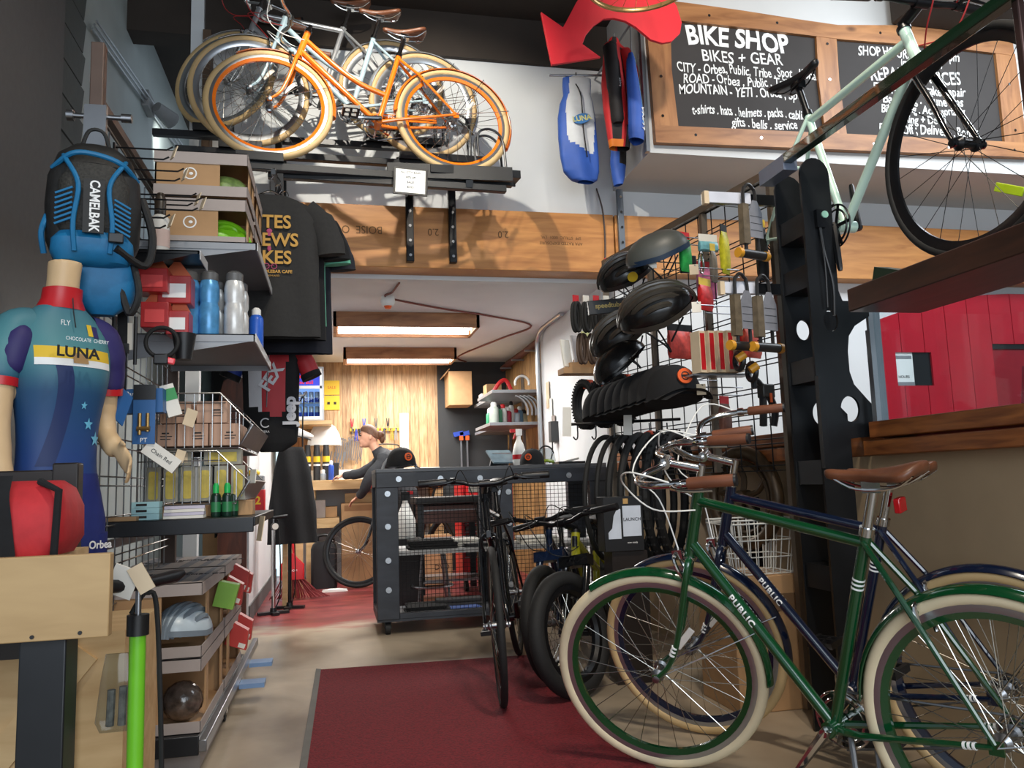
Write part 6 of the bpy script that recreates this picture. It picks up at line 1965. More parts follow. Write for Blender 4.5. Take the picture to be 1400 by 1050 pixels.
M().tube(curve([(1.87, 6.82, 1.32), (1.86, 6.80, 1.2), (1.84, 6.83, 1.12)], 5), .006).build('cord', BLACK, t, world=True)
for k in range(3):
    t = thing('wall_paper', 'pinned %s sheet on the white workshop wall' % ['cream', 'white', 'grey'][k], 'paper', (1.905, 7.05 - k * .08, 1.62 - k * .16), (0, 0, 0))
    M().box(0, .004, -.05, .05, 0, .24).build('sheet', [KRAFT, PAPER, CARDG][k], t)

# ---------------------------------------------------------------- the mechanic
pm = thing('person', 'person with tied back brown hair and a dark long sleeved top leaning over the bench', 'person', (.50, 8.02, 0))
pm.scale = (.93, .93, .93)
TOP = mt('dark_grey_top', (48, 50, 54), .85, 0, .1, 60)


def skin_body(name, nodes, edges, mat, parent, sub=2):
    me = bpy.data.meshes.new(name)
    me.from_pydata([n[0] for n in nodes], edges, [])
    me.materials.append(mat)
    o = bpy.data.objects.new(name, me)
    COL.objects.link(o)
    o.parent = parent
    sk = o.modifiers.new('skin', 'SKIN')
    sk.use_smooth_shade = True
    for i, n in enumerate(nodes):
        r = n[1]
        me.skin_vertices[0].data[i].radius = r if isinstance(r, tuple) else (r, r)
        me.skin_vertices[0].data[i].use_root = i == 0
    s = o.modifiers.new('sub', 'SUBSURF')
    s.levels = s.render_levels = sub
    return o


b = M()
# legs, hips, torso leaning left (-x), neck and head, arms: one continuous surface
def lr(c, rx, ry, ax_=(0, 0, 1), n=20):
    c, A = Vector(c), Vector(ax_).normalized()
    u = Vector((0, 1, 0)); w = u.cross(A).normalized()
    return [c + w * (rx * math.cos(2 * PI * j / n)) + u * (ry * math.sin(2 * PI * j / n)) for j in range(n)]


b.loft([lr((.22, 0, .86), .11, .16), lr((.21, 0, .95), .11, .165, (-.2, 0, 1)), lr((.15, 0, 1.08), .09, .135, (-.4, 0, 1)), lr((.07, 0, 1.20), .10, .15, (-.5, 0, 1)), lr((0, 0, 1.31), .105, .18, (-.6, 0, 1)), lr((-.05, 0, 1.375), .08, .15, (-.6, 0, 1)), lr((-.085, 0, 1.41), .055, .07, (-.6, 0, 1)), lr((-.115, 0, 1.445), .05, .052, (-.6, 0, 1)), lr((-.14, 0, 1.49), .05, .052, (-.3, 0, 1))])
for s_ in (-1, 1):
    b.tube([(.22, s_ * .085, .90), (.20, s_ * .095, .50), (.22, s_ * .095, .45), (.25, s_ * .09, .10)], [.09, .062, .055, .04], 14)
    b.loft([lr((.25 - x, s_ * .09, z), rx, .042) for x, z, rx in ((0, .10, .045), (.02, .06, .08), (.05, .015, .12), (.05, .0, .12))])
ba = M()
arm1 = [(-.03, -.16, 1.35), (-.06, -.20, 1.27), (-.18, -.22, 1.14), (-.24, -.14, 1.00), (-.29, -.03, .94)]
arm2 = [(-.03, .16, 1.35), (-.10, .19, 1.27), (-.24, .24, 1.19), (-.36, .30, 1.17), (-.44, .36, 1.165)]
for pts in (arm1, arm2):
    b.tube(curve(pts, 5), [.062] * 5 + [.055] * 5 + [.048] * 5 + [.040] * 5 + [.028], 14)
hand(b, (-.30, -.02, .935), (-.6, .35, -.45), (0, .2, -1), (-.2, -1, .1), .95, .8)
hand(b, (-.45, .37, 1.163), (-.8, .5, -.12), (0, .1, -1), (0, -1, -.1), .95, .6)
# head: skull, jaw, nose, ear
hc = Vector((-.175, 0, 1.565))
b.ell(hc, (.095, .075, .11), 20, 14)
b.ell(hc + Vector((-.035, 0, -.055)), (.065, .056, .065), 16, 10)
b.ell(hc + Vector((-.098, 0, -.02)), (.022, .014, .022), 10, 8)
b.ell(hc + Vector((-.088, 0, -.062)), (.018, .026, .010), 10, 6)
b.ell(hc + Vector((-.075, 0, -.098)), (.026, .03, .02), 10, 6)
b.ell(hc + Vector((.01, -.077, -.012)), (.018, .010, .028), 10, 8)
b.ell(hc + Vector((.01, .077, -.012)), (.018, .010, .028), 10, 8)
bo = b.build('body', SKIN, pm)
remesh(bo, .008, 3)
for s_ in (-1, 1):
    M().ell(hc + Vector((-.088, s_ * .034, .008)), (.010, .014, .008), 10, 6).build('eye', INKB, bo)
    M().tube([hc + Vector((-.096, s_ * .02, .03)), hc + Vector((-.086, s_ * .05, .03))], .004, 6).build('eyebrow', mt('brown_hair', (92, 58, 36), .6, 0, .25, 60), bo)
M().tube([hc + Vector((-.098, -.02, -.062)), hc + Vector((-.106, 0, -.062)), hc + Vector((-.098, .02, -.062))], .004, 6).build('lips', mt('lip', (176, 96, 88), .5), bo)
HAIR = mt('brown_hair')
h = M()
rings = []
for i in range(9):
    t_ = i / 8
    th = PI * .5 * t_
    rings.append([hc + Vector((.018 + .102 * math.cos(a) * math.cos(th) * (1 if math.cos(a) > 0 else 1.06), .084 * math.sin(a) * math.cos(th), .012 + .112 * math.sin(th) - (.055 * max(0, math.cos(a)) - .05 * max(0, -math.cos(a))) * (1 - t_))) for a in [2 * PI * j / 24 for j in range(24)]])
h.loft(rings)
h.ell(hc + Vector((.115, 0, .012)), (.045, .045, .045), 14, 10)
h.ell(hc + Vector((.135, 0, -.03)), (.028, .032, .05), 12, 8)
h.build('hair', HAIR, pm)
c = M()
c.loft([lr((.225, 0, .90), .118, .170), lr((.21, 0, .96), .118, .172, (-.2, 0, 1)), lr((.15, 0, 1.08), .098, .143, (-.4, 0, 1)), lr((.07, 0, 1.20), .108, .158, (-.5, 0, 1)), lr((0, 0, 1.31), .113, .188, (-.6, 0, 1)), lr((-.05, 0, 1.378), .088, .158, (-.6, 0, 1)), lr((-.087, 0, 1.415), .062, .077, (-.6, 0, 1)), lr((-.105, 0, 1.435), .056, .06, (-.6, 0, 1))])
for pts in (arm1, arm2):
    q = curve(pts, 5)[:20]
    c.tube(q, [.070] * 5 + [.062] * 5 + [.055] * 5 + [.046] * 4 + [.038], 14)
co = c.build('long_sleeved_top', TOP, pm)
remesh(co, .008, 4)
c = M()
c.loft([lr((.225, 0, .82), .122, .175), lr((.22, 0, .93), .120, .172)])
for s_ in (-1, 1):
    c.tube([(.22, s_ * .085, .88), (.20, s_ * .095, .50), (.22, s_ * .095, .45), (.25, s_ * .09, .09)], [.102, .074, .066, .055], 14)
co = c.build('trousers', BLKCL, pm)
remesh(co, .009, 3)
for s_ in (-1, 1):
    M().loft([lr((.25 - x, s_ * .09, z), rx, ry) for x, z, rx, ry in ((0, .09, .055, .05), (.02, .065, .09, .05), (.05, .02, .13, .05), (.05, .0, .13, .05))]).build('shoe', BLACK, pm)

# ---------------------------------------------------------------- service counter of black timber and wire mesh
ct = thing('service_counter', 'black timber framed counter on casters with wire mesh front', 'counter', (1.05, 5.75, 0))
CW = mt('black_stained_timber', (38, 42, 50), .5, 0, .35, 5, .15, stretch=(1, 1, 3))
M().box(.27, 1.88, 5.44, 6.05, 1.055, 1.08).build('worktop', mt('dark_worktop', (70, 72, 76), .4, 0, .1), ct, world=True, bevel=.003)
for x0, x1 in ((.27, .415), (1.06, 1.195), (1.75, 1.88)):
    M().box(x0, x1, 5.44, 5.50, .10, 1.055).build('front_post', CW, ct, world=True, bevel=.004)
    M().box(x0, x1, 5.98, 6.04, .10, 1.055).build('rear_post', CW, ct, world=True, bevel=.004)
M().box(.27, 1.88, 5.435, 5.50, .955, 1.055).build('front_rail', CW, ct, world=True, bevel=.004)
M().box(.415, 1.88, 5.45, 5.50, .10, .135).build('front_rail', CW, ct, world=True, bevel=.003)
M().box(.27, .32, 5.50, 5.98, .96, 1.055).build('side_rail', CW, ct, world=True); M().box(.27, .32, 5.50, 5.98, .10, .14).build('side_rail', CW, ct, world=True)
M().box(.27, 1.88, 5.45, 6.03, .085, .10).build('bottom_shelf', CW, ct, world=True)
M().box(.30, 1.86, 5.53, 6.0, .50, .53).build('middle_shelf', mt('worn_shelf', (150, 150, 150), .5, 0, .15), ct, world=True)
for x0, x1 in ((.41, 1.065), (1.19, 1.755)):
    m = M()
    n1 = int((x1 - x0) / .027)
    for i in range(n1 + 1):
        x = x0 + (x1 - x0) * i / n1
        m.tube([(x, 5.475, .13), (x, 5.475, .96)], .0016, 4, caps=False)
    for j in range(31):
        z = .135 + .0275 * j
        m.tube([(x0, 5.472, z), (x1, 5.472, z)], .0016, 4, caps=False)
    m.build('wire_mesh', DGRID, ct, world=True)
BOLTM = mt('washer_zinc', (176, 182, 188), .35, .6, .1)
for x, z in [(.345, .915), (.345, .70), (.345, .48), (.345, .29), (.42, 1.01), (.70, 1.005), (.97, 1.0), (1.095, .90), (1.165, .90), (1.095, .69), (1.165, .69), (1.095, .47), (1.165, .47), (1.095, .28), (1.165, .28), (1.3, 1.0), (1.6, 1.0)]:
    M().lathe([(.019, 5.435 - .0035), (.019, 5.44)], o=(x, 0, z), n=18, axis='y').lathe([(.007, 5.427), (.008, 5.4325)], o=(x, 0, z), n=8, axis='y').build('bolt_washer', BOLTM, ct, world=True)
for x, y in ((.34, 5.5), (1.8, 5.5), (.34, 5.98), (1.8, 5.98)):
    M().cyl((x - .015, y, .04), (x + .015, y, .04), .04, n=20).box(x - .022, x - .016, y - .02, y + .02, .04, .09).box(x + .016, x + .022, y - .02, y + .02, .04, .09).build('caster', RUBBER, ct, world=True)
# folded clothes on its shelves
FC = [(BLKCL, 'black'), (PAPER, 'white'), (BLKCL, 'black'), (mt('folded_blue', (60, 90, 160), .8), 'blue'), (BLKCL, 'dark')]
for k, (x, y, z, w, d, h, mm_, lb) in enumerate([(.66, 5.7, .531, .34, .28, .06, BLKCL, 'folded black jacket on the left of the middle counter shelf'), (.88, 5.78, .531, .30, .25, .05, PAPER, 'folded white bag behind the black jacket in the counter'), (.98, 5.66, .531, .22, .2, .025, BLACK, 'flat black case on the right of the middle counter shelf'),
                                                 (.62, 5.7, .101, .30, .3, .05, BLKCL, 'folded black clothing on the bottom counter shelf, left'), (.84, 5.68, .101, .30, .24, .03, mt('folded_blue'), 'folded blue and white cloth on the bottom counter shelf'), (.86, 5.78, .101, .36, .14, .07, mt('grey_cloth', (60, 60, 62), .9), 'grey folded clothing at the back of the bottom counter shelf'), (1.42, 5.7, .531, .3, .25, .05, PAPER, 'white folded cloth in the right bay of the counter'), (1.4, 5.7, .101, .3, .25, .06, BLKCL, 'black folded cloth in the right bay of the counter')]):
    t = thing('folded_cloth', lb, 'clothing', (x, y, z), group=None)
    m = M()
    for j in range(3):
        m.loft([[(x_ + .01 * math.sin(j * 2), y_, z_) for x_, y_ in rrect(w * (1 - .05 * j), d * (1 - .04 * j), .03)] for z_ in (h * j / 3, h * (j + .8) / 3)])
    m.build('folds', mm_, t)
# things standing on the counter
def cap_hat(name, label, loc, rot, tilt=0, s=1.0, group=None, logo=True):
    c = thing(name, label, 'cap', loc, (tilt, 0, rot), group)
    rings = []
    for i in range(10):
        t_ = PI / 2 * i / 9
        q = max(math.cos(t_) ** .8, .02)
        rings.append([(s * .088 * q * math.sin(a), s * (.10 * q * -math.cos(a)), s * .115 * math.sin(t_) ** .9) for a in [2 * PI * j / 28 for j in range(28)]])
    M().loft(rings).build('crown', BLKCL, c)
    M().sheet(lambda u, v: (s * (.075 - .0 * v) * (u * 2 - 1), s * (-.075 - .085 * v * math.sqrt(max(0, 1 - .75 * (u * 2 - 1) ** 2)) - .028 * (1 - (u * 2 - 1) ** 2) * .6), s * (.008 - .02 * (u * 2 - 1) ** 2 - .012 * v)), 14, 5).build('brim', BLKCL, c)
    M().ell((0, 0, .115 * s), (.008, .008, .005), 8, 5).build('button', BLKCL, c)
    if logo:
        M().lathe([(.024 * s, -.105 * s), (.024 * s, -.099 * s)], o=(0, 0, .055 * s), n=20, axis='y').build('round_patch', ORANGE, c)
        M().torus((0, -.106 * s, .055 * s), .012 * s, .003, 'y', 16, 5, rr=.001).box(-.01 * s, .01 * s, -.107 * s, -.105 * s, .052 * s, .058 * s).build('patch_emblem', BLACK, c)
    return c


t = thing('hat_stand', 'curved grey stand under the cap on the counter end', 'stand', (.45, 5.72, 1.081))
M().torus((0, 0, -.02), .12, .012, 'y', 24, 8, a0=.17, a1=PI - .17).build('arch', GREYSH, t)
cap_hat('baseball_cap', 'black cap with an orange round patch on the left end of the counter', (.46, 5.70, 1.10), .35, .0, 1.15)
cap_hat('baseball_cap', 'black cap with an orange patch at the right end of the counter', (1.38, 5.6, 1.082), -.5, 0, 1.0)
t = thing('spray_bottle', 'white trigger spray bottle with a red nozzle on the counter', 'spray bottle', (1.345, 5.85, 1.081))
M().lathe([(.045, 0), (.05, .01), (.05, .10), (.035, .16), (.016, .20), (.016, .225)], n=20).build('body', WHITE, t)
M().obox((0, 0, .25), (.05, .03, .05)).build('trigger_head', WHITE, t, bevel=.004); M().obox((-.04, 0, .262), (.05, .022, .025)).obox((-.03, 0, .225), (.01, .015, .05), (0, .4, 0)).build('nozzle', REDPL, t)
M().lathe([(.0505, .05), (.0505, .085)], n=20, caps=False).build('red_label', REDPL, t)
t = thing('spray_bottle', 'white spray bottle with a red logo seen through the counter mesh', 'spray bottle', (.53, 6.5, .60)); t.location = (.56, 6.6, .545)
M().box(.46, .68, 6.5, 6.7, .0, .545).build('body', mt('black_wood'), thing('side_stand', 'dark stand under the white spray bottle behind the counter', 'stand', (.57, 6.6, 0)), world=True)
M().lathe([(.075, 0), (.08, .01), (.08, .14), (.05, .22), (.025, .28), (.02, .30)], n=20).build('body', WHITE, t); M().obox((0, 0, .335), (.07, .04, .07)).build('trigger_head', BLACK, t); M().obox((.04, 0, .36), (.05, .03, .03)).build('nozzle', REDPL, t)
t = thing('goggle_bag', 'clear bag with lime goggles on the counter', 'bag', (1.50, 5.66, 1.081))
M().loft([[(x, y, z) for x, y in rrect(w, d, .02)] for w, d, z in ((.12, .06, 0), (.135, .07, .03), (.12, .05, .09), (.09, .01, .12))]).build('film', CLEAR, t)
M().tube(curve([(-.05, -.02, .02), (0, -.03, .03), (.05, -.02, .02)], 4), .012).build('goggles', mt('lime_lens', (160, 180, 50), .3), t)
M().torus((0, 0, .08), .055, .006, 'y', 20, 6, a0=0, a1=PI).build('strap', BLACK, t)
t = thing('tablet', 'tablet on a silver stand leaning on the counter', 'tablet', (1.22, 5.9, 1.081))
M().obox((0, 0, .075), (.20, .012, .15), (-.9, 0, .3)).build('screen', mt('tablet_screen', (120, 140, 150), .2, 0, .3), t); M().obox((0, .05, .05), (.16, .01, .12), (.5, 0, .3)).build('stand', ALU, t)
t = thing('counter_tray', 'shallow dark tray of odds and ends on the right of the counter', 'tray', (1.68, 5.7, 1.081)); M().box(-.1, .1, -.09, .09, 0, .02).build('tray', BLACK, t); M().obox((.02, 0, .03), (.12, .02, .015), (0, -.2, .2)).build('pen', PAPER, t)
# behind the counter: service trolley and red tool chest
tl = thing('service_trolley', 'black service trolley with a dark toolbox top behind the counter', 'trolley', (.95, 7.0, 0))
for x in (.68, 1.18):
    for y in (6.8, 7.2):
        M().box(x, x + .05, y, y + .05, .06, .84).build('leg', BLACKM, tl, world=True)
M().box(.66, 1.25, 6.78, 7.27, .80, .86).build('top', BLACK, tl, world=True, bevel=.01)
M().box(.70, 1.2, 6.82, 7.22, .64, .79).build('drawer_box', mt('trolley_brown', (70, 40, 34), .5), tl, world=True)
M().box(.72, 1.18, 6.812, 6.82, .745, .755).build('drawer_handle', ALU, tl, world=True)
M().box(.68, 1.23, 6.8, 7.25, .48, .50).build('shelf', STEEL, tl, world=True)
M().box(.68, 1.23, 6.8, 7.25, .16, .18).build('shelf', STEEL, tl, world=True)
t = thing('carton', 'brown carton on the floor behind the service trolley', 'box', (.92, 7.9, 0)); M().box(-.18, .18, -.1, .1, .02, .48).build('body', CARD, t); text('DVD', .07, INKB, t, (.08, -.1012, .18))
rc = thing('tool_chest', 'tall red rolling tool chest with open bins behind the counter', 'tool chest', (1.36, 7.3, 0))
RCH = mt('chest_red', (196, 32, 36), .35, 0, .06)
M().box(-.24, .24, .03, .40, .12, 1.0).box(-.24, -.22, -.02, .03, .12, 1.0).box(.22, .24, -.02, .03, .12, 1.0).build('cabinet', RCH, rc)
for k in range(2):
    for j in range(2):
        d = M().box(-.2 + j * .21, -.02 + j * .21, -.02, .02, .86 - k * .0, .96).build('bin_front' if k else 'drawer', [RCH, ALU][0], rc) if k == 0 else None
        if k == 0:
            M().box(-.17 + j * .21, -.05 + j * .21, -.024, -.02, .885, .935).build('label_window', mt('bin_grey', (120, 116, 110), .5), d)
for k in range(7):
    M().box(-.21, .21, -.01, .03, .30 + k * .075, .305 + k * .075).build('shelf_edge', ALU, rc)
    for j in range(2):
        M().box(-.2 + j * .21, -.02 + j * .21, .0, .03, .315 + k * .075, .355 + k * .075).build('bin', mt('bin_dark', (70, 60, 58), .6), rc)
for x in (-.2, .2):
    M().cyl((x - .015, .05, .05), (x + .015, .05, .05), .05).cyl((x, .05, .05), (x, .05, .12), .012).build('caster', RUBBER, rc)
t = thing('work_stool', 'low black stool frame seen through the counter mesh', 'stool', (.75, 6.45, 0))
M().lathe([(.15, .44), (.16, .46), (.15, .48)], n=24).build('seat', BLACK, t)
for k in range(4):
    a = PI / 4 + k * PI / 2
    M().tube([(.12 * math.cos(a), .12 * math.sin(a), .44), (.18 * math.cos(a), .18 * math.sin(a), .0)], .011).build('leg', STEEL, t)
M().torus((0, 0, .18), .16, .008, 'z', 30, 6).build('foot_ring', STEEL, t)
# ---------------------------------------------------------------- rug
rg = thing('rug', 'dark red carpet runner with a grey bound edge', 'rug', (.5, 3.3, 0))
RUG = mt('red_carpet', (104, 15, 26), .95, 0, .4, 120, .6)
def quad(pts, z0, z1):
    m = M(); m.loft([[(x, y, z0) for x, y in pts], [(x, y, z1) for x, y in pts]]); return m
quad([(-.075, 4.55), (-.12, 1.6), (.98, 1.6), (1.14, 4.49)], .001, .012).build('carpet', RUG, rg, world=True)
quad([(-.10, 4.57), (-.145, 1.6), (-.118, 1.6), (-.074, 4.55)], .001, .014).build('edge_binding', mt('grey_binding', (96, 94, 90), .8), rg, world=True)

# ---------------------------------------------------------------- right side: steel storage frame with shelf
def plate(name, outlines, th, mat, parent, loc, rot=(PI / 2, 0, 0)):
    """flat steel plate with holes: closed outlines in its own xy plane, extruded"""
    cu = bpy.data.curves.new('p', 'CURVE')
    cu.dimensions = '2D'
    cu.fill_mode = 'BOTH'
    cu.extrude = th / 2
    for ol in outlines:
        s = cu.splines.new('POLY')
        s.points.add(len(ol) - 1)
        for p, (x, y) in zip(s.points, ol):
            p.co = (x, y, 0, 1)
        s.use_cyclic_u = True
    t = bpy.data.objects.new('p', cu)
    me = bpy.data.meshes.new_from_object(t)
    bpy.data.objects.remove(t)
    me.name = name
    me.materials.clear()
    me.materials.append(mat)
    o = bpy.data.objects.new(name, me)
    COL.objects.link(o)
    o.parent = parent
    o.location = loc
    o.rotation_euler = rot
    return o


def circ(cx, cy, rx, ry=None, n=28):
    ry = ry or rx
    return [(cx + rx * math.cos(2 * PI * k / n), cy + ry * math.sin(2 * PI * k / n)) for k in range(n)]


PLATE = mt('black_steel_plate', (24, 26, 29), .36, .3, .25, 8, .05)
fr_ = thing('storage_frame', 'black cut steel storage frame with round holes standing at the partition', 'frame', (1.765, 2.755, 0))
outl = [(0, 0), (0, 2.14)] + [(.065 - .065 * math.cos(a), 2.17 + .07 * math.sin(a)) for a in strip(.1, PI - .1, 10)] + [(.13, 2.14), (.13, 1.70), (.145, 1.66), (.26, 1.66), (.26, 1.60), (.19, 1.56), (.16, 1.52), (.15, 1.46), (.15, 1.38), (.165, 1.33), (.22, 1.27), (.26, 1.23), (.26, 1.13), (.13, 1.12), (.13, 0)]
holes = [circ(.085, 1.58, .033, .042), circ(.14, 1.235, .042, .05)]
for y in (2.66, 2.85):
    plate('side_plate', [outl] + holes, .012, PLATE, fr_, (-.012 + (.005 if y > 2.7 else 0), y - 2.755, 0)).scale = (.95, .97, 1)
for z in (.55, .95, 1.35, 1.72, 1.93):
    M().box(1.765, 1.865, 2.666, 2.844, z * .97, z * .97 + .09).build('cross_plate', PLATE, fr_, world=True)
M().box(1.745, 1.768, 2.63, 2.65, .98, 1.32).build('upright_bar', PLATE, fr_, world=True)
M().obox((1.815, 2.645, 1.925), (.035, .02, .07)).build('latch', BLACKM, fr_, world=True); M().cyl((1.83, 2.64, 1.94), (1.83, 2.63, 1.94), .014).build('latch_button', mt('mint_button', (150, 200, 180), .4), fr_, world=True)
M().tube(curve([(1.815, 2.645, 1.90), (1.82, 2.64, 1.80), (1.845, 2.64, 1.67), (1.84, 2.64, 1.55)], 5), .006).tube(curve([(1.81, 2.645, 1.90), (1.815, 2.635, 1.75), (1.815, 2.64, 1.58)], 5), .004).build('hanging_cord', BLACK, fr_, world=True)
M().bar((1.72, 2.70, 2.175), (1.72, .3, 2.175), .038, .038).build('top_rail', mt('dark_green_rail', (16, 44, 26), .25, .1, .1, coat=.6), fr_, world=True, bevel=.004)
M().box(1.72, 1.742, 1.60, 1.622, 1.58, 2.9).build('near_post', mt('violet_brown_steel', (92, 70, 66), .25, .6, .1), fr_, world=True, bevel=.004)
M().box(1.70, 1.76, 2.68, 2.86, 2.13, 2.19).build('corner_block', mt('block_grey', (120, 130, 150), .4, .4), fr_, world=True)
M().bar((1.93, .4, 1.545), (1.93, .4, 1.545001), .01) if False else None
sh_ = thing('high_shelf', 'dark brown timber shelf under the mint bicycle', 'shelf', (1.85, 1.5, 1.49))
M().box(1.70, 1.98, .2, 2.36, 1.50, 1.578).box(1.87, 1.99, .2, 2.36, 1.578, 1.619).build('shelf_board', wood('dark_shelf_wood', (66, 38, 26), (40, 22, 14), 3, (8, 1.5, 8), .35), sh_, world=True, bevel=.004)
t = thing('shelf_wedge', 'dark green block lying on the end of the high shelf', 'block', (1.80, 2.25, 1.578)); M().obox((0, 0, .02), (.06, .13, .05), (.35, 0, 0)).build('block', mt('dark_green_block', (20, 46, 32), .3), t)
t = thing('glass_edge', 'upright polished glass edge strip beside the storage frame', 'glass strip', (1.96, 2.62, 1.145))
M().box(1.955, 1.975, 2.60, 2.625, 1.146, 1.49).build('strip', ALU, t, world=True)
t = thing('sill_card', 'clear acrylic card holder standing on the timber sill', 'card holder', (2.03, 1.98, 1.146)); M().obox((0, 0, .06), (.004, .09, .12), (0, .15, 0)).build('card', CLEAR, t); M().box(-.01, .02, -.045, .045, 0, .008).build('foot', CLEAR, t)
# red barn front on the far wall
bn = thing('barn_panel', 'red plank barn front with a small window on the white wall beyond the glass', 'wall panel', (5.2, 5.34, 0))
BR = mt('barn_red', (186, 22, 42), .28, 0, .08, 6)
m = M()
xs = [4.07 + .208 * k for k in range(12)]
for a, b_ in zip(xs[:-1], xs[1:]):
    zf = lambda x: 2.34 - .175 * ((x - 5.42) / 1.3) ** 2 * 1.25
    A0, B0 = a + .003, b_ - .003
    segs = [(0, None)]
    lo, hi = 4.22, 4.54
    if B0 > lo and A0 < hi:
        m.prism([(A0, 0), (B0, 0), (B0, 1.60), (A0, 1.60)], 5.335, 5.36, 'xz')
        m.prism([(A0, 1.86), (B0, 1.86), (B0, zf(B0)), (A0, zf(A0))], 5.335, 5.36, 'xz')
        if A0 < lo: m.prism([(A0, 1.60), (lo, 1.60), (lo, 1.86), (A0, 1.86)], 5.335, 5.36, 'xz')
        if B0 > hi: m.prism([(hi, 1.60), (B0, 1.60), (B0, 1.86), (hi, 1.86)], 5.335, 5.36, 'xz')
    elif A0 > 5.08:
        m.prism([(A0, 1.93), (B0, 1.93), (B0, zf(B0)), (A0, zf(A0))], 5.335, 5.36, 'xz')
    else:
        m.prism([(A0, 0), (B0, 0), (B0, zf(B0)), (A0, zf(A0))], 5.335, 5.36, 'xz')
m.build('planks', BR, bn, world=True)
M().box(5.11, 6.34, 5.356, 5.36, 0, 1.90).build('door', mt('barn_red_dark', (150, 18, 34), .4, 0, .06), bn, world=True)
M().box(5.11, 6.34, 5.345, 5.36, 1.89, 1.93).build('door_track', BLACK, bn, world=True)
wn = M().box(4.38, 4.54, 5.352, 5.358, 1.60, 1.86).build('window_pane', mt('dark_pane', (26, 28, 30), .1, 0, .2, 20), bn, world=True)
M().box(4.22, 4.38, 5.350, 5.356, 1.60, 1.86).build('window_poster', INKW, bn, world=True)
text('HOURS', .03, INKB, bn, (4.29 - 5.2, .009, 1.67), name='poster_lettering'); M().box(4.22, 4.38, 5.348, 5.351, 1.60, 1.63).box(4.23, 4.37, 5.348, 5.351, 1.81, 1.835).build('poster_band', GREYSH, bn, world=True)

# ---------------------------------------------------------------- wire grid panel and its goods
gd = thing('grid_panel', 'black double wire grid display panel in front of the glass partition', 'display rack', (1.75, 3.7, .98))
P0, P1 = Vector((1.87, 3.06, .98)), Vector((1.62, 4.55, .98))
wire = M(); wire_grid(wire, P0, P1 - P0, (0, 0, 1.27), 14, 11, .003, .022)
wire.build('wire_grid', DGRID, gd, world=True)
M().bar(P0 + Vector((0, 0, 1.29)), P1 + Vector((0, 0, 1.29)), .04, .035).build('top_rail', mt('rail_bronze', (110, 98, 84), .4, .5), gd, world=True)
for f_ in (.0, .33, .66, 1.0):
    q = P0.lerp(P1, f_)
    M().box(q.x - .015, q.x + .015, q.y - .015, q.y + .015, .02 if f_ in (0, 1) else .98, 2.25).build('upright', mt('rail_bronze'), gd, world=True)


def hook(p, L, label, tagm=KRAFT, d=(-1, -.12, 0)):
    h = thing('display_hook', label, 'hook', p)
    d = Vector(d).normalized()
    e = d * L
    M().tube([(0, 0, 0), e, e + Vector((-.015, 0, .012))], .003, 6).tube([(0, 0, -.035), e * .9 + Vector((0, 0, -.035))], .0025, 6).build('hook_wire', STEEL, h)
    M().obox(e + Vector((-.018, 0, -.01)), (.004, .04, .05), (0, .2, 1.2)).build('price_tag', tagm, h)
    return h


def gp_(f, z):
    q = P0.lerp(P1, f)
    return (q.x - .005, q.y, z)


DKG = mt('matte_grey_helmet', (74, 76, 72), .45, 0, .06)
NVH = mt('navy_helmet', (20, 42, 66), .45)
BKH = mt('black_helmet', (16, 15, 15), .22, 0, .2, 12)
GRD = mt('dark_helmet_rib', (38, 36, 34), .3, 0, .15)
GRH = mt('grey_helmet_rib', (58, 54, 48), .3, 0, .15)
h_ = helmet('bike_helmet', 'smooth matte grey helmet with a navy lower edge, topmost on the grid', (1.53, 3.52, 2.02), 1.02, DKG, NVH, rot=2.75, tilt=0, ribs=False)
h_.rotation_euler = (-.35, .22, 2.75)
h_ = helmet('bike_helmet', 'black vented helmet with a yellow sticker below the grey one', (1.47, 3.80, 1.99), .98, BKH, GRD, rot=2.75)
h_.rotation_euler = (-.6, .35, 2.75)
M().lathe([(.026, -.112), (.026, -.108)], o=(.02, 0, .03), n=20, axis='y').build('yellow_sticker', YELLOW, h_); h_.children[-1].rotation_euler = (0, 0, PI)
h_ = helmet('bike_helmet', 'large black and bronze ribbed helmet in the middle of the grid', (1.50, 3.50, 1.735), 1.22, BKH, GRH, rot=2.75, vents=9)
h_.rotation_euler = (-.65, .30, 2.75)
h_ = helmet('bike_helmet', 'black helmet hanging behind the large ribbed one', (1.45, 3.85, 1.68), 1.1, BKH, GRH, rot=2.75)
h_.rotation_euler = (-.5, .5, 2.75)
h_ = helmet('bike_helmet', 'plain black skate helmet lowest of the helmets', (1.42, 3.80, 1.53), 1.0, BKH, BKH, rot=2.6, ribs=False, straps=False)
h_.rotation_euler = (0, .6, 2.75)
for k, (f_, z, L, lb) in enumerate([(.28, 2.10, .20, 'upper hook with a kraft tag beside the grey helmet'), (.30, 1.98, .30, 'hook with a kraft tag under the grey helmet'), (.28, 1.80, .28, 'hook with a tag at the ribbed helmet'), (.30, 1.45, .22, 'hook with a tag above the black caps'), (.18, 1.36, .20, 'hook with a white tag beside the black caps'), (.14, 1.72, .24, 'hook with a tag below the red pouches'), (.16, 1.90, .22, 'hook with a tag by the green packs'), (.10, 2.2, .2, 'top hook with a tag near the black frame')]):
    hook(gp_(f_, z), L, lb, [KRAFT, PAPER][k % 2])
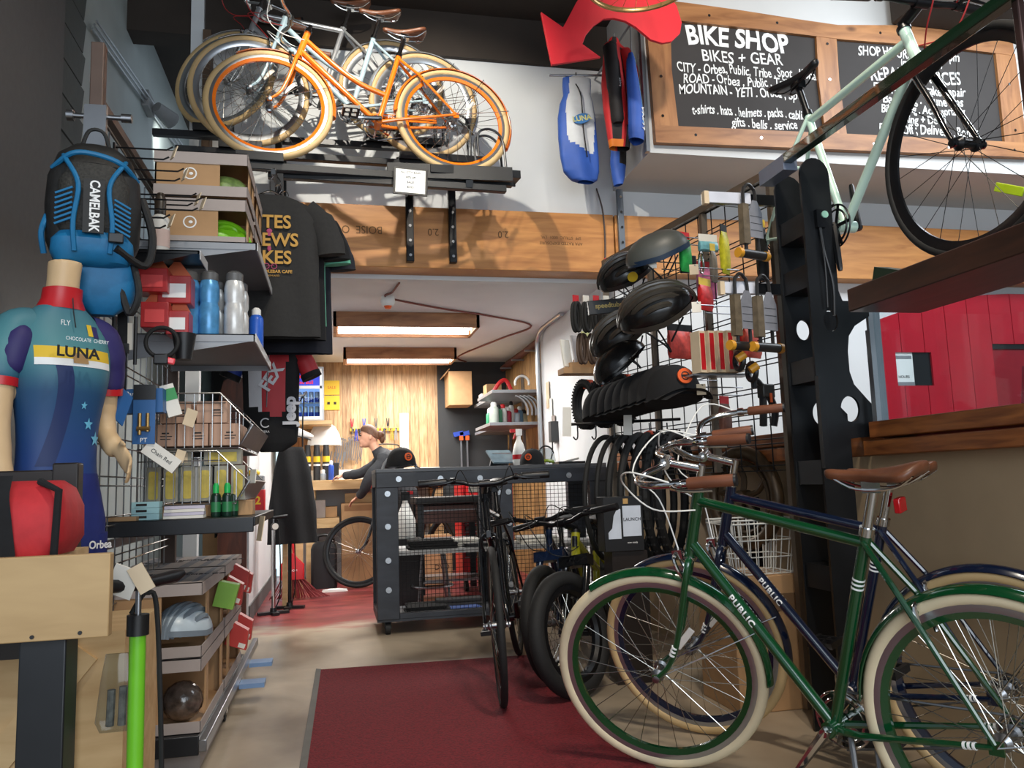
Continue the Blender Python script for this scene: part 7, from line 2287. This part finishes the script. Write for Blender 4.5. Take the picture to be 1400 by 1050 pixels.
# caps nested on a bar
first = None
for k in range(9):
    y = 3.50 + .085 * k
    x = 1.555 - .012 * k
    lb = ['front black cap with an orange round patch in the row on the grid', 'second black cap of the nested row', 'third black cap of the nested row', 'fourth black cap of the nested row', 'fifth black cap of the nested row', 'sixth black cap of the nested row', 'seventh black cap of the nested row', 'eighth black cap of the nested row', 'last black cap of the nested row, farthest back'][k]
    if first is None:
        first = cap_hat('baseball_cap', lb, (x, y, 1.315), .0, -.15, 1.5, group='black caps on the grid')
    else:
        dup(first, (x, y, 1.33 - .004 * k), label=lb)
# tyres: folded coils and hanging hoops
def knobby(m, R, r, n=44, axis='x'):
    m.torus((0, 0, 0), R, r, axis, 56, 8)
    for i in range(n):
        a = 2 * PI * i / n
        for s_ in (-.6, 0, .6):
            q = R + r * .95
            w = s_ * r
            p = {'x': (w, q * math.cos(a), q * math.sin(a)), 'y': (q * math.cos(a), w, q * math.sin(a))}[axis]
            m.obox(p, (.009, .009, .009))


for k in range(3):
    t = thing('coiled_tyre', ['knobby folded tyre coil at the left of the three', 'knobby folded tyre coil in the middle of the three', 'knobby folded tyre coil at the right, next to the caps'][k], 'tyre', (1.42 + .07 * k, 4.45 - .12 * k, 1.40), (0, 0, .55), group='folded tyre coils')
    for j in range(2):
        m = M(Matrix.Translation((.035 * j, 0, 0)) @ Matrix.Diagonal((1, .62, 1.05, 1))); knobby(m, .115, .022); m.build('coil', RUBBER, t)
    M().obox((.02, -.02, .115), (.035, .05, .05), (0, 0, .2)).build('sleeve_card', mt('tyre_card_orange', (220, 80, 40), .5), t)
rl = thing('tyre_rail', 'black tyre hanging rail with drop hooks and white price tags', 'rail', (1.55, 4.0, 1.25))
M().tube([(1.20, 4.02, 1.255), (1.80, 3.98, 1.27)], .008).build('rail', BLACKM, rl, world=True)
for k in range(6):
    x = 1.24 + .10 * k
    M().tube(curve([(x, 4.02, 1.255), (x, 4.02, 1.19), (x - .012, 4.02, 1.175), (x - .024, 4.02, 1.19)], 3), .004).build('drop_hook', BLACKM, rl, world=True)
for x in (1.17, 1.50):
    M().obox((x, 3.97, 1.265), (.045, .004, .15), (0, .05, 0)).build('price_tag', PAPER, rl, world=True)
for k in range(7):
    t = thing('tyre', ['slim black tyre, leftmost on the tyre rail', 'slim black tyre, second on the tyre rail', 'smooth black tyre, third on the tyre rail', 'smooth black tyre, fourth on the tyre rail', 'smooth black tyre, fifth on the tyre rail', 'knobby black tyre, sixth on the tyre rail', 'knobby black tyre, rightmost on the tyre rail'][k], 'tyre', (1.44 + .052 * k, 4.14 - .03 * k, .865), (0, 0, -.72), group='tyres on the rail')
    m = M()
    if k > 4:
        knobby(m, .325, .024)
    else:
        m.torus((0, 0, 0), .325, [.014, .014, .02, .02, .022][k], 'x', 64, 8)
    m.build('carcass', RUBBER, t)
    if k in (4, 5):
        M().torus((0, 0, 0), .325, .026, 'x', 6, 8, a0=1.5, a1=1.75).build('paper_band', [PAPER, mt('tyre_card_orange')][k == 4], t)
# tubes and cards
for k in range(4):
    t = thing('inner_tube', ['looped black inner tube, first from the left on the hooks', 'looped black inner tube, second on the hooks', 'looped black inner tube, third on the hooks', 'looped black inner tube, nearest the helmets'][k], 'inner tube', (1.38 + .062 * k, 4.40, 1.99), (0, 0, .3), group='inner tubes on hooks')
    m = M()
    for j in range(2):
        m.tube([(0.014 * j - .01 + .022 * math.sin(a), -.01 * j, -.085 + .085 * math.cos(a)) for a in [2 * PI * i / 24 for i in range(24)]], .010, 8, closed=True)
    m.build('loops', RUBBER, t)
    M().box(-.02, .02, -.003, .003, .0, .045).build('header_card', [REDPL, PAPER][k % 2], t)
for k in range(3):
    t = thing('inner_tube', ['looped brown wrapped tube under the black tubes, left', 'looped brown wrapped tube under the black tubes, middle', 'looped brown wrapped tube under the black tubes, right'][k], 'inner tube', (1.42 + .065 * k, 4.44, 1.81), (0, 0, .3), group='brown tubes on hooks')
    m = M()
    for j in range(2):
        m.tube([(0.016 * j - .01 + .024 * math.sin(a), -.01 * j, -.085 + .085 * math.cos(a)) for a in [2 * PI * i / 24 for i in range(24)]], .010, 8, closed=True)
    m.build('loops', mt('brown_tube', (84, 66, 54), .6), t)
t = thing('card_rack', 'stepped kraft rack of folded leaflets beside the tubes', 'rack', (1.48, 4.62, 1.60))
M().box(-.14, .16, -.05, .08, 0, .035).box(-.09, .18, -.02, .1, .035, .07).box(-.03, .2, .01, .12, .07, .105).build('steps', CARD, t)
for k in range(3):
    M().obox((-.10 + .075 * k, .02 + .02 * k, .13 + .03 * k), (.07, .012, .17), (-.15, 0, .5)).build('leaflet', [PAPER, mt('leaflet_grey', (180, 176, 180), .6), mt('leaflet_olive', (190, 190, 130), .6)][k], t)
t = thing('pump_case', 'black flat case with gold lettering under the vented helmet', 'case', (1.42, 3.95, 1.83), (0, -.08, -.1)); M().box(-.11, .11, -.015, .015, 0, .075).build('case', BLACK, t, bevel=.003); text('speedtube', .036, mt('gold_ink', (190, 164, 90), .5), t, (0, -.0165, .042), bold=.0008)
t = thing('phone_holder', 'small black square holder hanging under the grey helmet', 'holder', (1.66, 3.48, 1.93)); M().box(-.04, .04, -.012, .012, 0, .085).build('body', BLACK, t, bevel=.004); M().tube([(0, 0, .085), (0, 0, .12)], .006).build('loop', BLACK, t)
# U-locks on the two arms
for k, (x0, x1, z) in enumerate([(1.53, 1.84, 2.12), (1.575, 1.84, 1.735)]):
    M().box(x0, x1, 2.975, 2.995, z - .025, z + .02).build('display_arm', BLACKM, fr_, world=True); M().box(x0, x1 - .12, 2.970, 2.975, z - .025, z + .022).build('price_rail', mt('price_rail_white', (206, 210, 222), .4), fr_, world=True); M().box(x0 - .02, x0, 2.972, 2.998, z - .03, z + .025).build('end_tag', KRAFT, fr_, world=True)
GCARD = mt('lock_card_grey', (126, 128, 136), .6, 0, .12, 20)
for k, (x, z, kr) in enumerate([(1.70, 2.16, 0), (1.635, 1.775, 1), (1.735, 1.77, 1)]):
    t = thing('u_lock', ['u-lock with a long grey hang card on the upper arm', 'left u-lock with a grey card on the lower arm', 'right u-lock with a grey card on the lower arm'][k], 'lock', (x, 2.95, z), (0, 0, .3), group='u-locks on the arms')
    M().tube(curve([(-.035, 0, -.28), (-.035, 0, -.04), (-.02, 0, .0), (.0, 0, .012), (.02, 0, 0), (.035, 0, -.04), (.035, 0, -.28)], 5), .0075, 8).build('shackle', mt('lock_black', (34, 32, 32), .4), t)
    M().tube([(-.065, -.0, -.29), (.065, 0, -.29)], .019, 14).build('crossbar', mt('lock_black'), t)
    for s_ in (-1, 1):
        M().tube([(s_ * .066, 0, -.29), (s_ * .085, 0, -.29)], .021, 14).build('end_cap', mt('lock_orange', (214, 150, 40), .45), t)
    M().prism([(.005, -.06), (.03, -.06), (.055, -.11), (.055, -.22), (-.02, -.22), (-.02, -.11)], -.014, -.010, 'xz').build('hang_card', GCARD, t)
    for j in range(3):
        M().box(-.015, .05, -.0148, -.0142, -.19 + j * .03, -.188 + j * .03).build('card_line', INKB, t)
    M().prism([(-.055, -.08), (-.022, -.08), (-.022, -.25), (-.06, -.25)], -.016, .012, 'xz').build('side_card', mt('lock_card_brown', (96, 84, 66), .6, 0, .3, 30), t)
for k, (x, y, z) in enumerate([(1.66, 3.05, 1.50), (1.72, 3.06, 1.455)]):
    t = thing('cable_lock', ['black coiled lock with an amber cap under the lower arm, left', 'black coiled lock with an amber cap under the lower arm, right'][k], 'lock', (x, y, z - .06))
    M().torus((0, 0, 0), .035, .012, 'x', 24, 8).build('coil', BLACK, t); M().tube([(-.03, -.04, .0), (.0, -.05, .02)], .017, 14).build('end_cap', mt('lock_orange'), t)
# small packs
first = None
for k in range(5):
    x, y = 1.575 + .042 * k, 3.25 - .005 * k
    lb = ['%s narrow red pack of the row of five' % w for w in ('leftmost', 'second', 'middle', 'fourth', 'rightmost')][k]
    if first is None:
        first = thing('red_pack', lb, 'pack', (x, y, 1.415), (0, 0, .25), group='narrow red packs on the grid')
        M().box(-.017, .017, -.03, .03, 0, .185).build('carton', KRAFT, first); M().box(-.012, .012, -.0312, -.0305, .012, .175).build('window', REDPL, first)
    else:
        dup(first, (x, y, 1.415), label=lb)
t = thing('pack_tray', 'thin steel ledge under the narrow red packs', 'ledge', (1.66, 3.27, 1.405)); M().box(-.12, .16, -.03, .06, 0, .008).build('ledge', STEEL, t)
PK = [(1.70, 3.40, 1.73, .09, .12, (206, 40, 40), 'red and yellow snack pouch on the grid'), (1.64, 3.46, 1.93, .06, .16, (40, 150, 70), 'green hang pack beside the silver carabiner'), (1.74, 3.42, 2.02, .10, .05, (110, 170, 180), 'pale teal wrapped pack near the top of the grid'), (1.76, 3.30, 1.88, .05, .2, (196, 190, 40), 'yellow green hang pack beside the upper u-lock'), (1.72, 3.34, 1.85, .03, .15, (110, 104, 96), 'grey tool card between the green packs'), (1.76, 3.5, 1.80, .10, .16, (200, 110, 150), 'pink pack hanging behind the helmets'), (1.82, 3.22, 1.48, .12, .13, (226, 90, 70), 'coral red pack behind the lower locks'), (1.70, 3.7, 1.55, .16, .14, (220, 80, 70), 'coral pack behind the ribbed helmet'), (1.83, 3.1, 1.80, .05, .24, (30, 28, 26), 'tall black hang pack next to the black frame'), (1.74, 3.36, 1.15, .07, .14, (96, 60, 48), 'brown hang pack low on the grid')]
for k, (x, y, z, w, h, c_, lb) in enumerate(PK):
    t = thing('hang_pack', lb, 'pack', (x, y, z), (0, 0, .5 - .2 * (k % 3)))
    m = M(); m.loft([[(a, b_, zz) for a, b_ in rrect(w * s_, .03 * s2, .006, 2)] for s_, s2, zz in ((1, .2, 0), (1, .9, h * .15), (1, 1, h * .5), (1, .8, h * .8), (1, .2, h))]); m.build('pouch', mt('pack_c%d' % k, c_, .4, 0, .25, 40), t)
    M().box(-w / 2, w / 2, -.002, .002, h, h + .035).build('header_card', [mt('pack_h0', (220, 190, 70), .5), REDPL, PAPER, BLACK][k % 4], t)
t = thing('carabiner', 'silver carabiner loop on the grid beside the green pack', 'carabiner', (1.675, 3.37, 1.95), (0, 0, .4)); M().tube([(.016 * math.cos(a), 0, .05 * math.sin(a)) for a in [2 * PI * i / 24 for i in range(24)]], .005, 8, closed=True).build('loop', CHROME, t)
t = thing('rear_carrier', 'black clip-on phone clamp hanging low on the grid by the frame', 'clamp', (1.82, 3.13, 1.17), (0, 0, .3))
M().obox((0, 0, .15), (.07, .04, .06)).build('body', mt('clamp_dark', (40, 38, 34), .4), t, bevel=.006); M().obox((.005, -.022, .12), (.012, .004, .04)).build('red_mark', ORANGE, t)
for s_ in (-1, 1):
    M().tube(curve([(s_ * .02, 0, .13), (s_ * .035, -.01, .06), (s_ * .03, 0, 0)], 4), .016).build('arm', BLACK, t)
M().tube(curve([(-.02, 0, .17), (-.06, 0, .20), (-.07, 0, .16)], 4), .012).build('arm', BLACK, t)
# tall goods under the rail: launch box, trainer, basket on carton
t = thing('product_box', 'black carton with a white lettered panel between the tyres and bicycles', 'box', (1.31, 3.70, .60)); t.location = (1.36, 3.72, .62)
M().box(-.10, .10, 0, .10, 0, .26).build('carton', BLACK, t, bevel=.002); M().box(-.005, .088, -.002, 0, .07, .215).build('white_panel', mt('launch_panel', (206, 214, 226), .5), t); text('LAUNCH', .022, INKB, t, (.042, -.0028, .15)); text('now ready', .012, INKW, t, (.04, -.0008, .04)); M().box(.0, .025, -.002, 0, .225, .25).build('gold_square', mt('gold_square', (190, 150, 90), .5), t)
M().prism([(-.08, .06), (-.015, .06), (-.015, .20), (-.03, .205), (-.05, .17), (-.06, .11), (-.08, .09)], -.002, 0, 'xz').build('white_panel', mt('launch_panel'), t)
t = thing('product_stand', 'low dark stand carrying the lettered black carton', 'stand', (1.38, 3.80, 0)); M().box(-.08, .10, -.06, .06, 0, .618).build('column', mt('black_wood'), t)
tw = thing('trainer_wheel', 'dark bronze trainer wheel with curved spokes against the beige partition', 'wheel', (1.86, 3.46, .86), (0, 0, .25))
M().torus((0, 0, 0), .21, .03, 'x', 48, 10).build('rim', mt('bronze_cast', (74, 58, 40), .4, .4, .2), tw)
M().torus((0, 0, 0), .16, .012, 'x', 40, 8).build('inner_ring', mt('bronze_cast'), tw)
for k in range(5):
    a = 2 * PI * k / 5
    M().tube(curve([(0, .02 * math.cos(a), .02 * math.sin(a)), (.01, .09 * math.cos(a + .3), .09 * math.sin(a + .3)), (0, .17 * math.cos(a + .1), .17 * math.sin(a + .1))], 4), .014).build('spoke', mt('bronze_cast'), tw)
M().cyl((-.03, 0, 0), (.03, 0, 0), .035).build('hub', mt('bronze_cast'), tw)
M().bar((.06, 0, -.86), (.04, 0, 0), .05, .06).build('stand', BLACKM, tw)
bk_ = thing('carton', 'large brown carton standing below the white wire basket', 'box', (1.77, 3.28, 0)); M().box(-.17, .15, -.16, .18, 0, .545).build('body', CARD, bk_, bevel=.004); M().box(-.16, .13, -.162, -.160, .40, .47).build('tape', mt('tape_dark', (120, 92, 66), .6), bk_)
wbk = thing('wire_basket', 'white wire bicycle basket behind the dark blue bicycle', 'basket', (1.77, 3.24, .55))
WW = mt('white_wire', (206, 206, 200), .4)
m = M()
for z, s_ in ((0, .82), (.07, .88), (.14, .94), (.21, 1.0), (.225, 1.0)):
    m.tube([(x * s_, y * s_, z) for x, y in rrect(.34, .24, .04, 4)], .0028 if z < .2 else .004, 6, closed=True)
m.build('hoops', WW, wbk)
m = M()
for (x, y), (x2, y2) in zip(rrect(.34 * .82, .24 * .82, .03, 4), rrect(.34, .24, .04, 4)):
    m.tube([(x, y, 0), (x2, y2, .22)], .0022, 5)
for k in range(9):
    x = -.13 + .0325 * k
    m.tube([(x, -.095, 0), (x, .095, 0)], .0022, 5); m.tube([(x, -.095, 0), (x * 1.2, -.12, .22)], .0022, 5); m.tube([(x, .095, 0), (x * 1.2, .12, .22)], .0022, 5)
m.build('wires', WW, wbk)
